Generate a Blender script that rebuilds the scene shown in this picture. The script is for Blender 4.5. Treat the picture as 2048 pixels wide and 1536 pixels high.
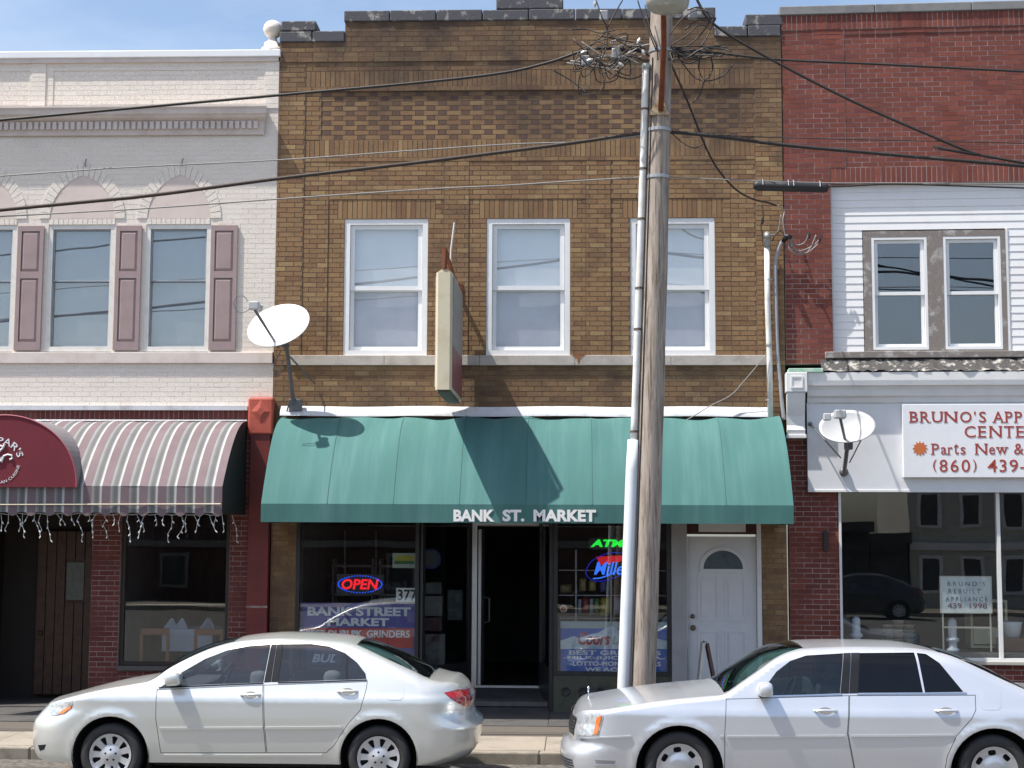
import bpy, bmesh, math, random
from mathutils import Vector, Matrix
from mathutils.geometry import delaunay_2d_cdt

for _o in list(bpy.data.objects):
    bpy.data.objects.remove(_o)
SC = bpy.context.scene
COL = SC.collection
RND = random.Random(7)
pi = math.pi

# ------------------------------------------------------------------ camera
FPX, VH, CAMH, CAMD, YAW, ROLL = 3100.0, 1085.0, 2.35, 20.8, 0.040, 0.0045
_p = math.atan((VH - 768.0) / FPX)
_F = Vector((-math.sin(YAW) * math.cos(_p), math.cos(YAW) * math.cos(_p), math.sin(_p)))
_R0 = Vector((math.cos(YAW), math.sin(YAW), 0))
_U0 = _R0.cross(_F)
_R = _R0 * math.cos(ROLL) + _U0 * math.sin(ROLL)
_U = _U0 * math.cos(ROLL) - _R0 * math.sin(ROLL)
_O = Vector((0, -CAMD, CAMH))
cam = bpy.data.cameras.new('camera')
cam.sensor_width = 36.0
cam.lens = 36.0 * FPX / 2048.0
cam.clip_end = 3000
camo = bpy.data.objects.new('camera', cam)
COL.objects.link(camo)
camo.matrix_world = Matrix(((_R.x, _U.x, -_F.x, _O.x), (_R.y, _U.y, -_F.y, _O.y), (_R.z, _U.z, -_F.z, _O.z), (0, 0, 0, 1)))
SC.camera = camo
SC.render.resolution_x, SC.render.resolution_y = 1024, 768

# ------------------------------------------------------------------ world and sun
SUN = Vector((0.49, 0.185, -1.0)).normalized()          # direction the light travels
_el = math.asin(-SUN.z)
_az = math.atan2(-SUN.x, -SUN.y)                       # compass angle of the sun from +Y towards +X
W = bpy.data.worlds.new('World')
SC.world = W
W.use_nodes = True
nt = W.node_tree
bg = nt.nodes['Background']
sky = nt.nodes.new('ShaderNodeTexSky')
sky.sky_type = 'NISHITA'
sky.sun_disc = False
sky.sun_elevation = _el
sky.sun_rotation = _az
sky.air_density, sky.dust_density, sky.ozone_density = 1.0, 2.0, 1.0
tc = nt.nodes.new('ShaderNodeTexCoord')
mp = nt.nodes.new('ShaderNodeMapping')
mp.inputs['Scale'].default_value = (1.0, 1.0, 3.5)
nz = nt.nodes.new('ShaderNodeTexNoise')
nz.inputs['Scale'].default_value = 2.6
nz.inputs['Detail'].default_value = 8
nz.inputs['Roughness'].default_value = 0.6
rp = nt.nodes.new('ShaderNodeValToRGB')
rp.color_ramp.elements[0].position = 0.42
rp.color_ramp.elements[0].color = (0.0, 0.0, 0.0, 1)
rp.color_ramp.elements[1].position = 0.85
rp.color_ramp.elements[1].color = (0.34, 0.34, 0.34, 1)
mx = nt.nodes.new('ShaderNodeMix')
mx.data_type = 'RGBA'
nt.links.new(tc.outputs['Generated'], mp.inputs[0])
nt.links.new(mp.outputs[0], nz.inputs['Vector'])
nt.links.new(nz.outputs['Fac'], rp.inputs[0])
nt.links.new(rp.outputs[0], mx.inputs[0])
nt.links.new(sky.outputs[0], mx.inputs[6])
mx.inputs[7].default_value = (6.6, 6.8, 7.0, 1)
nt.links.new(mx.outputs[2], bg.inputs[0])
bg.inputs[1].default_value = 0.118
sl = bpy.data.lights.new('sun', 'SUN')
sl.energy = 4.3
sl.angle = math.radians(0.53)
sl.color = (1.0, 0.955, 0.88)
slo = bpy.data.objects.new('sun', sl)
COL.objects.link(slo)
slo.rotation_euler = SUN.to_track_quat('-Z', 'Y').to_euler()
SC.view_settings.view_transform = 'Standard'
SC.view_settings.look = 'None'
SC.view_settings.exposure = 0.80
SC.view_settings.gamma = 1.0
SC.view_settings.use_curve_mapping = False
SC.render.engine = 'CYCLES'
SC.cycles.max_bounces = 8
SC.cycles.transparent_max_bounces = 12
SC.cycles.caustics_reflective = False
SC.cycles.caustics_refractive = False

# ------------------------------------------------------------------ pixel helpers
def ray(u, v):
    return _F + _R * ((u - 1024.0) / FPX) - _U * ((v - 768.0) / FPX)
def P(u, v, y=0.0):
    d = ray(u, v)
    return _O + d * ((y - _O.y) / d.y)
def PZ(u, v, z):
    d = ray(u, v)
    return _O + d * ((z - _O.z) / d.z)
def rect(u0, v0, u1, v1, y=0.0):
    um, vm = (u0 + u1) / 2, (v0 + v1) / 2
    return P(u0, vm, y).x, P(u1, vm, y).x, P(um, v1, y).z, P(um, v0, y).z   # x0,x1,z0,z1
# frame of the right-hand building, turned a little towards the street
RX0 = P(1570, 700, 0).x
RANG = -0.050
RF = Matrix.Translation((RX0, 0, 0)) @ Matrix.Rotation(RANG, 4, 'Z')
RFI = RF.inverted()
def PR(u, v, y=0.0):
    o, d = RFI @ _O, RFI.to_3x3() @ ray(u, v)
    return o + d * ((y - o.y) / d.y)
def rectR(u0, v0, u1, v1, y=0.0):
    um, vm = (u0 + u1) / 2, (v0 + v1) / 2
    return PR(u0, vm, y).x, PR(u1, vm, y).x, PR(um, v1, y).z, PR(um, v0, y).z

# ------------------------------------------------------------------ mesh helpers
class MB:
    def __init__(s, xf=None):
        s.v, s.f, s.xf = [], [], xf
    def add(s, vs, fs):
        n = len(s.v)
        s.v += [Vector(a) for a in vs]
        s.f += [tuple(i + n for i in f) for f in fs]
        return s
    def box(s, x0, x1, y0, y1, z0, z1, back=True):
        vs = [(x0, y0, z0), (x1, y0, z0), (x1, y1, z0), (x0, y1, z0), (x0, y0, z1), (x1, y0, z1), (x1, y1, z1), (x0, y1, z1)]
        fs = [(0, 1, 5, 4), (1, 2, 6, 5), (3, 0, 4, 7), (4, 5, 6, 7), (3, 2, 1, 0)]
        if back:
            fs.append((2, 3, 7, 6))
        return s.add(vs, fs)
    def bbox(s, x0, x1, y0, y1, z0, z1, b=0.006):
        """box with bevelled edges"""
        bm = bmesh.new()
        bmesh.ops.create_cube(bm, size=1.0)
        for q in bm.verts:
            q.co = Vector(((x0 + x1) / 2 + q.co.x * (x1 - x0), (y0 + y1) / 2 + q.co.y * (y1 - y0), (z0 + z1) / 2 + q.co.z * (z1 - z0)))
        bmesh.ops.bevel(bm, geom=list(bm.edges), offset=min(b, abs(x1 - x0) * .45, abs(y1 - y0) * .45, abs(z1 - z0) * .45), segments=2, profile=0.5, affect='EDGES')
        s.bm(bm)
        return s
    def bm(s, bm):
        bm.verts.index_update()
        s.add([q.co.copy() for q in bm.verts], [[q.index for q in f.verts] for f in bm.faces])
        bm.free()
        return s
    def quad(s, a, b, c, d):
        return s.add([a, b, c, d], [(0, 1, 2, 3)])
    def prism(s, poly, y0, y1):
        """poly in (x,z), extruded y0..y1"""
        n = len(poly)
        ar = sum(poly[i][0] * poly[(i + 1) % n][1] - poly[(i + 1) % n][0] * poly[i][1] for i in range(n))
        if ar < 0:
            poly = poly[::-1]
        vs = [(a, y0, b) for a, b in poly] + [(a, y1, b) for a, b in poly]
        fs = [tuple(range(n)), tuple(range(2 * n - 1, n - 1, -1))] + [(i, i + n, (i + 1) % n + n, (i + 1) % n) for i in range(n)]
        return s.add(vs, fs)
    def tube(s, pts, r, n=8, cap=True):
        pts = [Vector(p) for p in pts]
        rs = r if isinstance(r, (list, tuple)) else [r] * len(pts)
        t0 = (pts[1] - pts[0]).normalized()
        up = Vector((0, 0, 1)) if abs(t0.z) < .9 else Vector((1, 0, 0))
        a = t0.cross(up).normalized()
        vs = []
        for i, p in enumerate(pts):
            t = (pts[min(i + 1, len(pts) - 1)] - pts[max(i - 1, 0)]).normalized()
            a = (a - t * a.dot(t)).normalized()
            b = t.cross(a)
            for k in range(n):
                th = 2 * pi * k / n
                vs.append(p + (a * math.cos(th) + b * math.sin(th)) * rs[i])
        fs = [(i * n + k, i * n + (k + 1) % n, (i + 1) * n + (k + 1) % n, (i + 1) * n + k) for i in range(len(pts) - 1) for k in range(n)]
        if cap:
            fs += [tuple(range(n - 1, -1, -1)), tuple((len(pts) - 1) * n + k for k in range(n))]
        return s.add(vs, fs)
    def lathe(s, prof, o, ax, n=24, ref=None, a0=0, a1=2 * pi):
        """prof: (radius, along axis)"""
        o, ax = Vector(o), Vector(ax).normalized()
        a = (Vector(ref) if ref else (ax.cross(Vector((0, 0, 1))) if abs(ax.z) < .9 else Vector((1, 0, 0)))).normalized()
        a = (a - ax * a.dot(ax)).normalized()
        b = ax.cross(a)
        full = abs(a1 - a0 - 2 * pi) < 1e-6
        m = n if full else n + 1
        vs = []
        for r, h in prof:
            for k in range(m):
                th = a0 + (a1 - a0) * k / n
                vs.append(o + ax * h + (a * math.cos(th) + b * math.sin(th)) * r)
        fs = []
        for i in range(len(prof) - 1):
            for k in range(n):
                k2 = (k + 1) % m
                fs.append((i * m + k, i * m + k2, (i + 1) * m + k2, (i + 1) * m + k))
        return s.add(vs, fs)
    def grid(s, fn, nu, nv):
        vs = [fn(i / nu, j / nv) for j in range(nv + 1) for i in range(nu + 1)]
        fs = [(j * (nu + 1) + i, j * (nu + 1) + i + 1, (j + 1) * (nu + 1) + i + 1, (j + 1) * (nu + 1) + i) for j in range(nv) for i in range(nu)]
        return s.add(vs, fs)

WM = {}
def wm(o):
    return WM.get(o.name, Matrix.Identity(4))
def setp(o, parent, M=None):
    M = M or Matrix.Identity(4)
    o.matrix_basis = M
    if parent is not None:
        o.parent = parent
        o.matrix_parent_inverse = wm(parent).inverted()
    WM[o.name] = M
def obj(name, mb, mat, parent=None, smooth=False, merge=0.0, recalc=False, auto=None):
    vs = [mb.xf @ a for a in mb.v] if mb.xf else mb.v
    lo = [min(a[i] for a in vs) for i in range(3)]
    hi = [max(a[i] for a in vs) for i in range(3)]
    c = Vector(((lo[0] + hi[0]) / 2, (lo[1] + hi[1]) / 2, lo[2]))
    me = bpy.data.meshes.new(name)
    me.from_pydata([a - c for a in vs], [], mb.f)
    if merge or recalc:
        bm = bmesh.new()
        bm.from_mesh(me)
        if merge:
            bmesh.ops.remove_doubles(bm, verts=list(bm.verts), dist=merge)
        if recalc:
            bmesh.ops.recalc_face_normals(bm, faces=list(bm.faces))
        bm.to_mesh(me)
        bm.free()
    if smooth or auto:
        me.polygons.foreach_set('use_smooth', [True] * len(me.polygons))
    if auto:
        me.set_sharp_from_angle(angle=math.radians(auto))
    me.materials.append(mat)
    me.update()
    o = bpy.data.objects.new(name, me)
    COL.objects.link(o)
    setp(o, parent, Matrix.Translation(c))
    return o
def thing(name, label, cat, loc=(0, 0, 0), group=None):
    o = bpy.data.objects.new(name, None)
    o.empty_display_size = .2
    COL.objects.link(o)
    setp(o, None, Matrix.Translation(loc))
    return tag(o, label, cat, group)
def tag(o, label, cat, group=None):
    o['label'] = label
    o['category'] = cat
    if group:
        o['group'] = group
    return o
def struct(o):
    o['kind'] = 'structure'
    return o
def stuff(o):
    o['kind'] = 'stuff'
    return o
def text(body, x0, x1, z0, z1, y, mat, parent, name='lettering', bold=0.0, shear=0.0, depth=0.004, xf=None, fit=True, arc=None):
    cu = bpy.data.curves.new('t', 'FONT')
    cu.body = body
    cu.size = 1.0
    cu.offset = bold
    cu.shear = shear
    cu.extrude = 0.0
    cu.resolution_u = 3
    to = bpy.data.objects.new('t', cu)
    COL.objects.link(to)
    me = bpy.data.meshes.new_from_object(to.evaluated_get(bpy.context.evaluated_depsgraph_get()))
    bpy.data.objects.remove(to)
    bpy.data.curves.remove(cu)
    vs = [a.co.copy() for a in me.vertices]
    fs = [tuple(p.vertices) for p in me.polygons]
    bpy.data.meshes.remove(me)
    lx, hx = min(a.x for a in vs), max(a.x for a in vs)
    ly, hy = min(a.y for a in vs), max(a.y for a in vs)
    mb = MB(xf)
    def mapv(a, yy):
        tx, ty = (a.x - lx) / (hx - lx), (a.y - ly) / (hy - ly)
        if arc:
            cx, cz, r0, r1, t0, t1 = arc
            th, rr = t0 + (t1 - t0) * tx, r0 + (r1 - r0) * ty
            return (cx + rr * math.sin(th), yy, cz + rr * math.cos(th))
        return (x0 + (x1 - x0) * tx, yy, z0 + (z1 - z0) * ty)
    # flat face plus a thin skirt so that the letters have thickness
    cnt = {}
    for f in fs:
        for i in range(len(f)):
            e = (f[i], f[(i + 1) % len(f)])
            cnt[e] = 1
    n = len(vs)
    ff = list(fs)
    for (a, b) in cnt:
        if (b, a) not in cnt:
            ff.append((b, a, a + n, b + n))
    mb.add([mapv(a, y) for a in vs] + [mapv(a, y + depth) for a in vs], ff)
    return obj(name, mb, mat, parent)

# ------------------------------------------------------------------ materials
MATS = {}
def newmat(name):
    m = bpy.data.materials.new(name)
    m.use_nodes = True
    return m, m.node_tree, m.node_tree.nodes['Principled BSDF']
def N(t, kind, **kw):
    n = t.nodes.new('ShaderNode' + kind)
    for k, a in kw.items():
        if k.startswith('i_'):
            n.inputs[k[2:].replace('_', ' ')].default_value = a
        else:
            setattr(n, k, a)
    return n
def rgb(c):
    return (c[0], c[1], c[2], 1)
def hexc(r, g, b):
    f = lambda a: (a / 255 / 12.92) if a <= 10 else ((a / 255 + .055) / 1.055) ** 2.4
    return (f(r), f(g), f(b))
def M(name, col, rough=.6, metal=0., var=.12, vs=6., bump=.0, bs=80., col2=None, lo=.45, hi=.7, coat=0., spec=.5, fine=0.):
    """principled material with two scales of noise: blotches towards col2, fine relief"""
    if name in MATS:
        return MATS[name]
    m, t, b = newmat(name)
    b.inputs['Roughness'].default_value = rough
    b.inputs['Metallic'].default_value = metal
    b.inputs['Specular IOR Level'].default_value = spec
    b.inputs['Coat Weight'].default_value = coat
    b.inputs['Coat Roughness'].default_value = .06
    g = N(t, 'NewGeometry')
    nz = N(t, 'TexNoise', i_Scale=vs, i_Detail=6., i_Roughness=.62)
    t.links.new(g.outputs['Position'], nz.inputs['Vector'])
    rp = N(t, 'ValToRGB')
    c2 = col2 or tuple(a * (1 - var) for a in col)
    rp.color_ramp.elements[0].position, rp.color_ramp.elements[1].position = lo, hi
    rp.color_ramp.elements[0].color, rp.color_ramp.elements[1].color = rgb(col), rgb(c2)
    t.links.new(nz.outputs['Fac'], rp.inputs[0])
    out = rp.outputs[0]
    if fine:
        n3 = N(t, 'TexNoise', i_Scale=vs * 14, i_Detail=4.)
        t.links.new(g.outputs['Position'], n3.inputs['Vector'])
        hs = N(t, 'HueSaturation')
        mr = N(t, 'MapRange')
        mr.inputs['From Min'].default_value, mr.inputs['From Max'].default_value = .3, .7
        mr.inputs['To Min'].default_value, mr.inputs['To Max'].default_value = 1 - fine, 1 + fine
        t.links.new(n3.outputs['Fac'], mr.inputs[0])
        t.links.new(mr.outputs[0], hs.inputs['Value'])
        t.links.new(out, hs.inputs['Color'])
        out = hs.outputs[0]
    t.links.new(out, b.inputs['Base Color'])
    if bump:
        n2 = N(t, 'TexNoise', i_Scale=bs, i_Detail=4.)
        t.links.new(g.outputs['Position'], n2.inputs['Vector'])
        bp = N(t, 'Bump', i_Strength=bump, i_Distance=.01)
        t.links.new(n2.outputs['Fac'], bp.inputs['Height'])
        t.links.new(bp.outputs[0], b.inputs['Normal'])
    MATS[name] = m
    return m
def brickmat(name, cols, stain=(.05, .04, .035), slo=.52, shi=.75, smax=.8, sscale=1.1, rough=.85, grime=None):
    """per-brick colour from random-per-island plus object random; sooty blotches over it"""
    m, t, b = newmat(name)
    b.inputs['Roughness'].default_value = rough
    b.inputs['Specular IOR Level'].default_value = .25
    g = N(t, 'NewGeometry')
    oi = N(t, 'ObjectInfo')
    ad = N(t, 'Math', operation='ADD')
    fr = N(t, 'Math', operation='FRACT')
    t.links.new(g.outputs['Random Per Island'], ad.inputs[0])
    t.links.new(oi.outputs['Random'], ad.inputs[1])
    t.links.new(ad.outputs[0], fr.inputs[0])
    rp = N(t, 'ValToRGB')
    e = rp.color_ramp.elements
    e[0].position, e[0].color = 0, rgb(cols[0])
    e[1].position, e[1].color = 1, rgb(cols[-1])
    for i, c in enumerate(cols[1:-1]):
        q = e.new((i + 1) / (len(cols) - 1))
        q.color = rgb(c)
    t.links.new(fr.outputs[0], rp.inputs[0])
    col = rp.outputs[0]
    # grain
    n3 = N(t, 'TexNoise', i_Scale=70., i_Detail=5.)
    t.links.new(g.outputs['Position'], n3.inputs['Vector'])
    hs = N(t, 'HueSaturation')
    mr = N(t, 'MapRange')
    mr.inputs['From Min'].default_value, mr.inputs['From Max'].default_value = .3, .7
    mr.inputs['To Min'].default_value, mr.inputs['To Max'].default_value = .82, 1.18
    t.links.new(n3.outputs['Fac'], mr.inputs[0])
    t.links.new(mr.outputs[0], hs.inputs['Value'])
    t.links.new(col, hs.inputs['Color'])
    col = hs.outputs[0]
    # soot
    nz = N(t, 'TexNoise', i_Scale=sscale, i_Detail=9., i_Roughness=.68)
    t.links.new(g.outputs['Position'], nz.inputs['Vector'])
    r2 = N(t, 'ValToRGB')
    r2.color_ramp.elements[0].position, r2.color_ramp.elements[1].position = slo, shi
    r2.color_ramp.elements[1].color = (smax, smax, smax, 1)
    r2.color_ramp.elements[0].color = (0, 0, 0, 1)
    if grime:
        # old grime that sits thicker at some heights of the wall: (height, amount) pairs
        sz = N(t, 'SeparateXYZ')
        t.links.new(g.outputs['Position'], sz.inputs[0])
        mz = N(t, 'MapRange')
        mz.inputs['From Min'].default_value, mz.inputs['From Max'].default_value = 0., 10.
        t.links.new(sz.outputs[2], mz.inputs[0])
        rg = N(t, 'ValToRGB')
        ee = rg.color_ramp.elements
        ee[0].position, ee[1].position = grime[0][0] / 10, grime[-1][0] / 10
        ee[0].color = rgb((grime[0][1],) * 3)
        ee[1].color = rgb((grime[-1][1],) * 3)
        for hh, aa in grime[1:-1]:
            ee.new(hh / 10).color = rgb((aa,) * 3)
        t.links.new(mz.outputs[0], rg.inputs[0])
        ag = N(t, 'Math', operation='ADD')
        t.links.new(nz.outputs['Fac'], ag.inputs[0])
        t.links.new(rg.outputs[0], ag.inputs[1])
        t.links.new(ag.outputs[0], r2.inputs[0])
    else:
        t.links.new(nz.outputs['Fac'], r2.inputs[0])
    mx = N(t, 'Mix', data_type='RGBA')
    t.links.new(r2.outputs[0], mx.inputs[0])
    t.links.new(col, mx.inputs[6])
    mx.inputs[7].default_value = rgb(stain)
    t.links.new(mx.outputs[2], b.inputs['Base Color'])
    bp = N(t, 'Bump', i_Strength=.35, i_Distance=.006)
    t.links.new(n3.outputs['Fac'], bp.inputs['Height'])
    t.links.new(bp.outputs[0], b.inputs['Normal'])
    MATS[name] = m
    return m
def glassmat(name, tint=(.85, .9, .9), ior=1.62, rough=.0, wob=.0):
    m, t, b = newmat(name)
    t.nodes.remove(b)
    out = t.nodes['Material Output']
    tr = N(t, 'BsdfTransparent')
    tr.inputs[0].default_value = rgb(tint)
    gl = N(t, 'BsdfGlossy')
    gl.inputs['Roughness'].default_value = rough
    gl.inputs[0].default_value = (1, 1, 1, 1)
    # Schlick reflectance, the same from either side of the pane
    gg = N(t, 'NewGeometry')
    dt = N(t, 'VectorMath', operation='DOT_PRODUCT')
    ab = N(t, 'Math', operation='ABSOLUTE')
    sb_ = N(t, 'Math', operation='SUBTRACT')
    sb_.inputs[0].default_value = 1.0
    pw = N(t, 'Math', operation='POWER')
    pw.inputs[1].default_value = 5.0
    fr = N(t, 'MapRange')
    f0 = ((ior - 1) / (ior + 1)) ** 2
    fr.inputs['To Min'].default_value, fr.inputs['To Max'].default_value = f0, 1.0
    t.links.new(gg.outputs['Incoming'], dt.inputs[0])
    t.links.new(gg.outputs['Normal'], dt.inputs[1])
    t.links.new(dt.outputs['Value'], ab.inputs[0])
    t.links.new(ab.outputs[0], sb_.inputs[1])
    t.links.new(sb_.outputs[0], pw.inputs[0])
    t.links.new(pw.outputs[0], fr.inputs[0])
    ms = N(t, 'MixShader')
    if wob:
        g = N(t, 'NewGeometry')
        nz = N(t, 'TexNoise', i_Scale=1.3, i_Detail=1.)
        t.links.new(g.outputs['Position'], nz.inputs['Vector'])
        bp = N(t, 'Bump', i_Strength=wob, i_Distance=.05)
        t.links.new(nz.outputs['Fac'], bp.inputs['Height'])
        t.links.new(bp.outputs[0], gl.inputs['Normal'])
    t.links.new(fr.outputs[0], ms.inputs[0])
    t.links.new(tr.outputs[0], ms.inputs[1])
    t.links.new(gl.outputs[0], ms.inputs[2])
    t.links.new(ms.outputs[0], out.inputs[0])
    MATS[name] = m
    return m
def emit(name, col, s):
    m, t, b = newmat(name)
    b.inputs['Base Color'].default_value = rgb(tuple(.3 * a for a in col))
    b.inputs['Emission Color'].default_value = rgb(col)
    b.inputs['Emission Strength'].default_value = s
    MATS[name] = m
    return m
# palette
white_paint = M('white_paint', (.72, .72, .72), .55, var=.10, vs=3, bump=.05, bs=40)
cream_paint = M('cream_paint', (.75, .68, .605), .75, col2=(.64, .565, .50), vs=2.2, lo=.5, hi=.8, bump=.12, bs=90, fine=.03)
cream_trim = M('cream_trim', (.66, .58, .54), .7, col2=(.55, .47, .42), vs=3, bump=.08)
tympanum_m = M('tympanum_stucco', (.66, .56, .51), .85, col2=(.60, .50, .45), vs=4, bump=.1)
mauve = M('mauve_paint', (.34, .25, .245), .6, var=.12, vs=5, bump=.05)
vinyl = M('white_vinyl', (.78, .79, .80), .42, var=.05, vs=4)
dingy_vinyl = M('dingy_vinyl', (.74, .72, .68), .5, col2=(.58, .54, .47), vs=7, lo=.5, hi=.8)
limestone = M('limestone', (.47, .43, .39), .85, col2=(.33, .29, .26), vs=3.5, bump=.2, bs=60, fine=.08)
coping_m = M('slate_coping', (.075, .075, .085), .8, col2=(.36, .34, .31), vs=6.5, lo=.55, hi=.66, bump=.3, bs=40, fine=.2)
tin_m = M('grey_tin', (.30, .30, .31), .45, metal=.35, var=.15, vs=4)
flash_m = M('painted_flashing', (.60, .61, .64), .5, col2=(.42, .41, .40), vs=5, lo=.5, hi=.75, bump=.1, bs=20)
mortar_tan = M('tan_mortar', (.185, .122, .082), .95, col2=(.09, .066, .053), vs=1.2, lo=.45, hi=.75, fine=.2)
mortar_red = M('grey_mortar', (.38, .30, .28), .95, col2=(.20, .095, .08), vs=1.6, lo=.46, hi=.60, fine=.15)
dark_wood = M('dark_painted_wood', (.022, .022, .024), .45, var=.3, vs=8)
brown_wood = M('brown_wood', (.085, .036, .016), .5, col2=(.045, .018, .009), vs=9, bump=.1, bs=50)
old_wood = M('weathered_wood', (.21, .185, .17), .9, col2=(.50, .49, .48), vs=7, lo=.52, hi=.74, bump=.3, bs=50, fine=.2)
tar_m = M('gravel_ledge', (.060, .058, .056), .95, col2=(.42, .40, .37), vs=9, lo=.52, hi=.66, bump=.6, bs=50)
oxblood = M('oxblood_paint', (.18, .022, .018), .5, col2=(.12, .018, .015), vs=4, bump=.08)
terracotta = M('terracotta_paint', (.44, .085, .052), .55, col2=(.34, .06, .04), vs=5, bump=.15)
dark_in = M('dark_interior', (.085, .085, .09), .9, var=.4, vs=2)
floor_in = M('shop_floor', (.12, .11, .10), .6, var=.3, vs=3)
grey_paint = M('grey_paint', (.36, .36, .37), .6, var=.12, vs=4)
alum = M('aluminium', (.55, .56, .57), .38, metal=.8, var=.1)
rust_m = M('rusty_iron', (.16, .045, .016), .9, col2=(.06, .022, .012), vs=12, bump=.4, bs=90)
black_m = M('black_rubber', (.018, .018, .02), .55, var=.3, vs=10)
steel_grey = M('galvanised', (.42, .43, .44), .45, metal=.6, var=.2, vs=14)
conduit_white = M('conduit_paint', (.70, .70, .68), .5, col2=(.55, .53, .48), vs=6)
shop_glass = glassmat('shop_glass', (.93, .95, .95), 1.60, wob=.016)
win_glass = glassmat('window_glass', (.97, .98, .99), 2.15, wob=.04)
mesh_glass = glassmat('screened_glass', (.92, .93, .95), 1.75, wob=.04)
tan_brick = brickmat('tan_brick', [(.272, .164, .083), (.218, .126, .068), (.306, .196, .100), (.236, .144, .076), (.282, .170, .088), (.196, .110, .062), (.345, .236, .122)], stain=(.050, .039, .036), slo=.50, shi=.76, smax=.88, sscale=.70, grime=[(0, .0), (4.2, .11), (4.6, .09), (4.9, .0), (7.3, .0), (8.2, .09), (9.2, .16)])
header_brick = brickmat('dark_header_brick', [(.145, .088, .062), (.122, .076, .062), (.165, .098, .064)], slo=.50, shi=.76, sscale=.70, grime=[(0, .0), (7.3, .0), (8.2, .09), (9.2, .16)])
paint_brick = brickmat('cream_painted_brick', [(.755, .69, .615), (.74, .67, .595), (.77, .705, .635)], stain=(.60, .53, .48), slo=.55, shi=.85, smax=.6, rough=.75)
red_brick = brickmat('red_brick', [(.190, .058, .043), (.160, .048, .037), (.220, .068, .050), (.172, .056, .044), (.142, .045, .038)], stain=(.115, .048, .042), slo=.50, shi=.78, smax=.7, sscale=.9)
dusk_brick = brickmat('maroon_brick', [(.165, .050, .042), (.135, .040, .036), (.195, .060, .048), (.15, .05, .048)], stain=(.09, .03, .03), slo=.5, shi=.8, smax=.6)

# ------------------------------------------------------------------ ground
KERB_Y, SW = -4.0, .13
asphalt = M('asphalt', (.125, .119, .110), .9, col2=(.155, .147, .135), vs=1.5, bump=.5, bs=220, fine=.3)
gutter_m = M('gutter_grit', (.15, .13, .11), .95, col2=(.06, .055, .05), vs=14, lo=.4, hi=.6, bump=.5, bs=150, fine=.3)
concrete = M('pavement_concrete', (.285, .25, .20), .9, col2=(.205, .18, .145), vs=2.2, bump=.25, bs=150, fine=.10)
kerb_m = M('kerb_concrete', (.26, .23, .185), .9, col2=(.17, .15, .125), vs=6, bump=.3, bs=90, fine=.12)
shade_pave_m = M('shade_dark_paving', (.075, .072, .070), .85, col2=(.045, .043, .042), vs=3, bump=.25, bs=120, fine=.2)  # dark floor tone; on the pavement it stands in for awning shade
road = struct(obj('road', MB().grid(lambda a, b: ((a - .5) * 900, -700 + b * (KERB_Y - .02 + 700), 0), 4, 4), asphalt))
gut = struct(obj('gutter', MB().grid(lambda a, b: ((a - .5) * 120, KERB_Y - .62 + b * .60 - .05 * (1 - b) * math.sin(a * 290) , .004), 300, 2), gutter_m))
land = struct(obj('ground', MB().grid(lambda a, b: ((a - .5) * 900, 14 + b * 700, .1), 4, 4), M('bare_ground', (.12, .11, .08), .95, bump=.3)))
pave = struct(obj('pavement', MB().box(-60, 60, KERB_Y + .16, 14.2, -.3, SW - .012), M('pavement_joint', (.10, .085, .07), .95)))
kerb = struct(obj('kerb', MB().box(-60, 60, KERB_Y + .002, KERB_Y + .158, -.3, SW - .02), M('kerb_joint', (.10, .085, .07), .95)))
# slabs and kerb stones, pieces of the pavement
slab_me = {}
def piece(name, mb, mat, parent, loc):
    key = (name, mat.name, len(mb.v), round(mb.v[0].x, 3), round(mb.v[-1].z, 3))
    if key not in slab_me:
        me = bpy.data.meshes.new(name)
        me.from_pydata(mb.v, [], mb.f)
        me.materials.append(mat)
        slab_me[key] = me
    o = bpy.data.objects.new(name, slab_me[key])
    COL.objects.link(o)
    setp(o, parent, Matrix.Translation(loc))
    return o
SLAB = 1.22
rows_y = [KERB_Y + .16, KERB_Y + 1.38, KERB_Y + 2.60]
for j, (ya, yb, m) in enumerate([(KERB_Y + .165, KERB_Y + 1.36, concrete), (KERB_Y + 1.368, KERB_Y + 2.42, concrete), (KERB_Y + 2.428, -.01, shade_pave_m)]):  # row along the facades coloured dark to fill out the awning shadow
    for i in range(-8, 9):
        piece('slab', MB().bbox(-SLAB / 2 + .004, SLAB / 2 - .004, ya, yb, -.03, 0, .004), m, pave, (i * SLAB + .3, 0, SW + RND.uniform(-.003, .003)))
for i in range(-6, 7):
    piece('kerb_stone', MB().bbox(-.912, .912, KERB_Y, KERB_Y + .158, -.2, 0, .018), kerb_m, kerb, (i * 1.83 + .55, 0, SW + RND.uniform(-.002, .002)))

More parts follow.
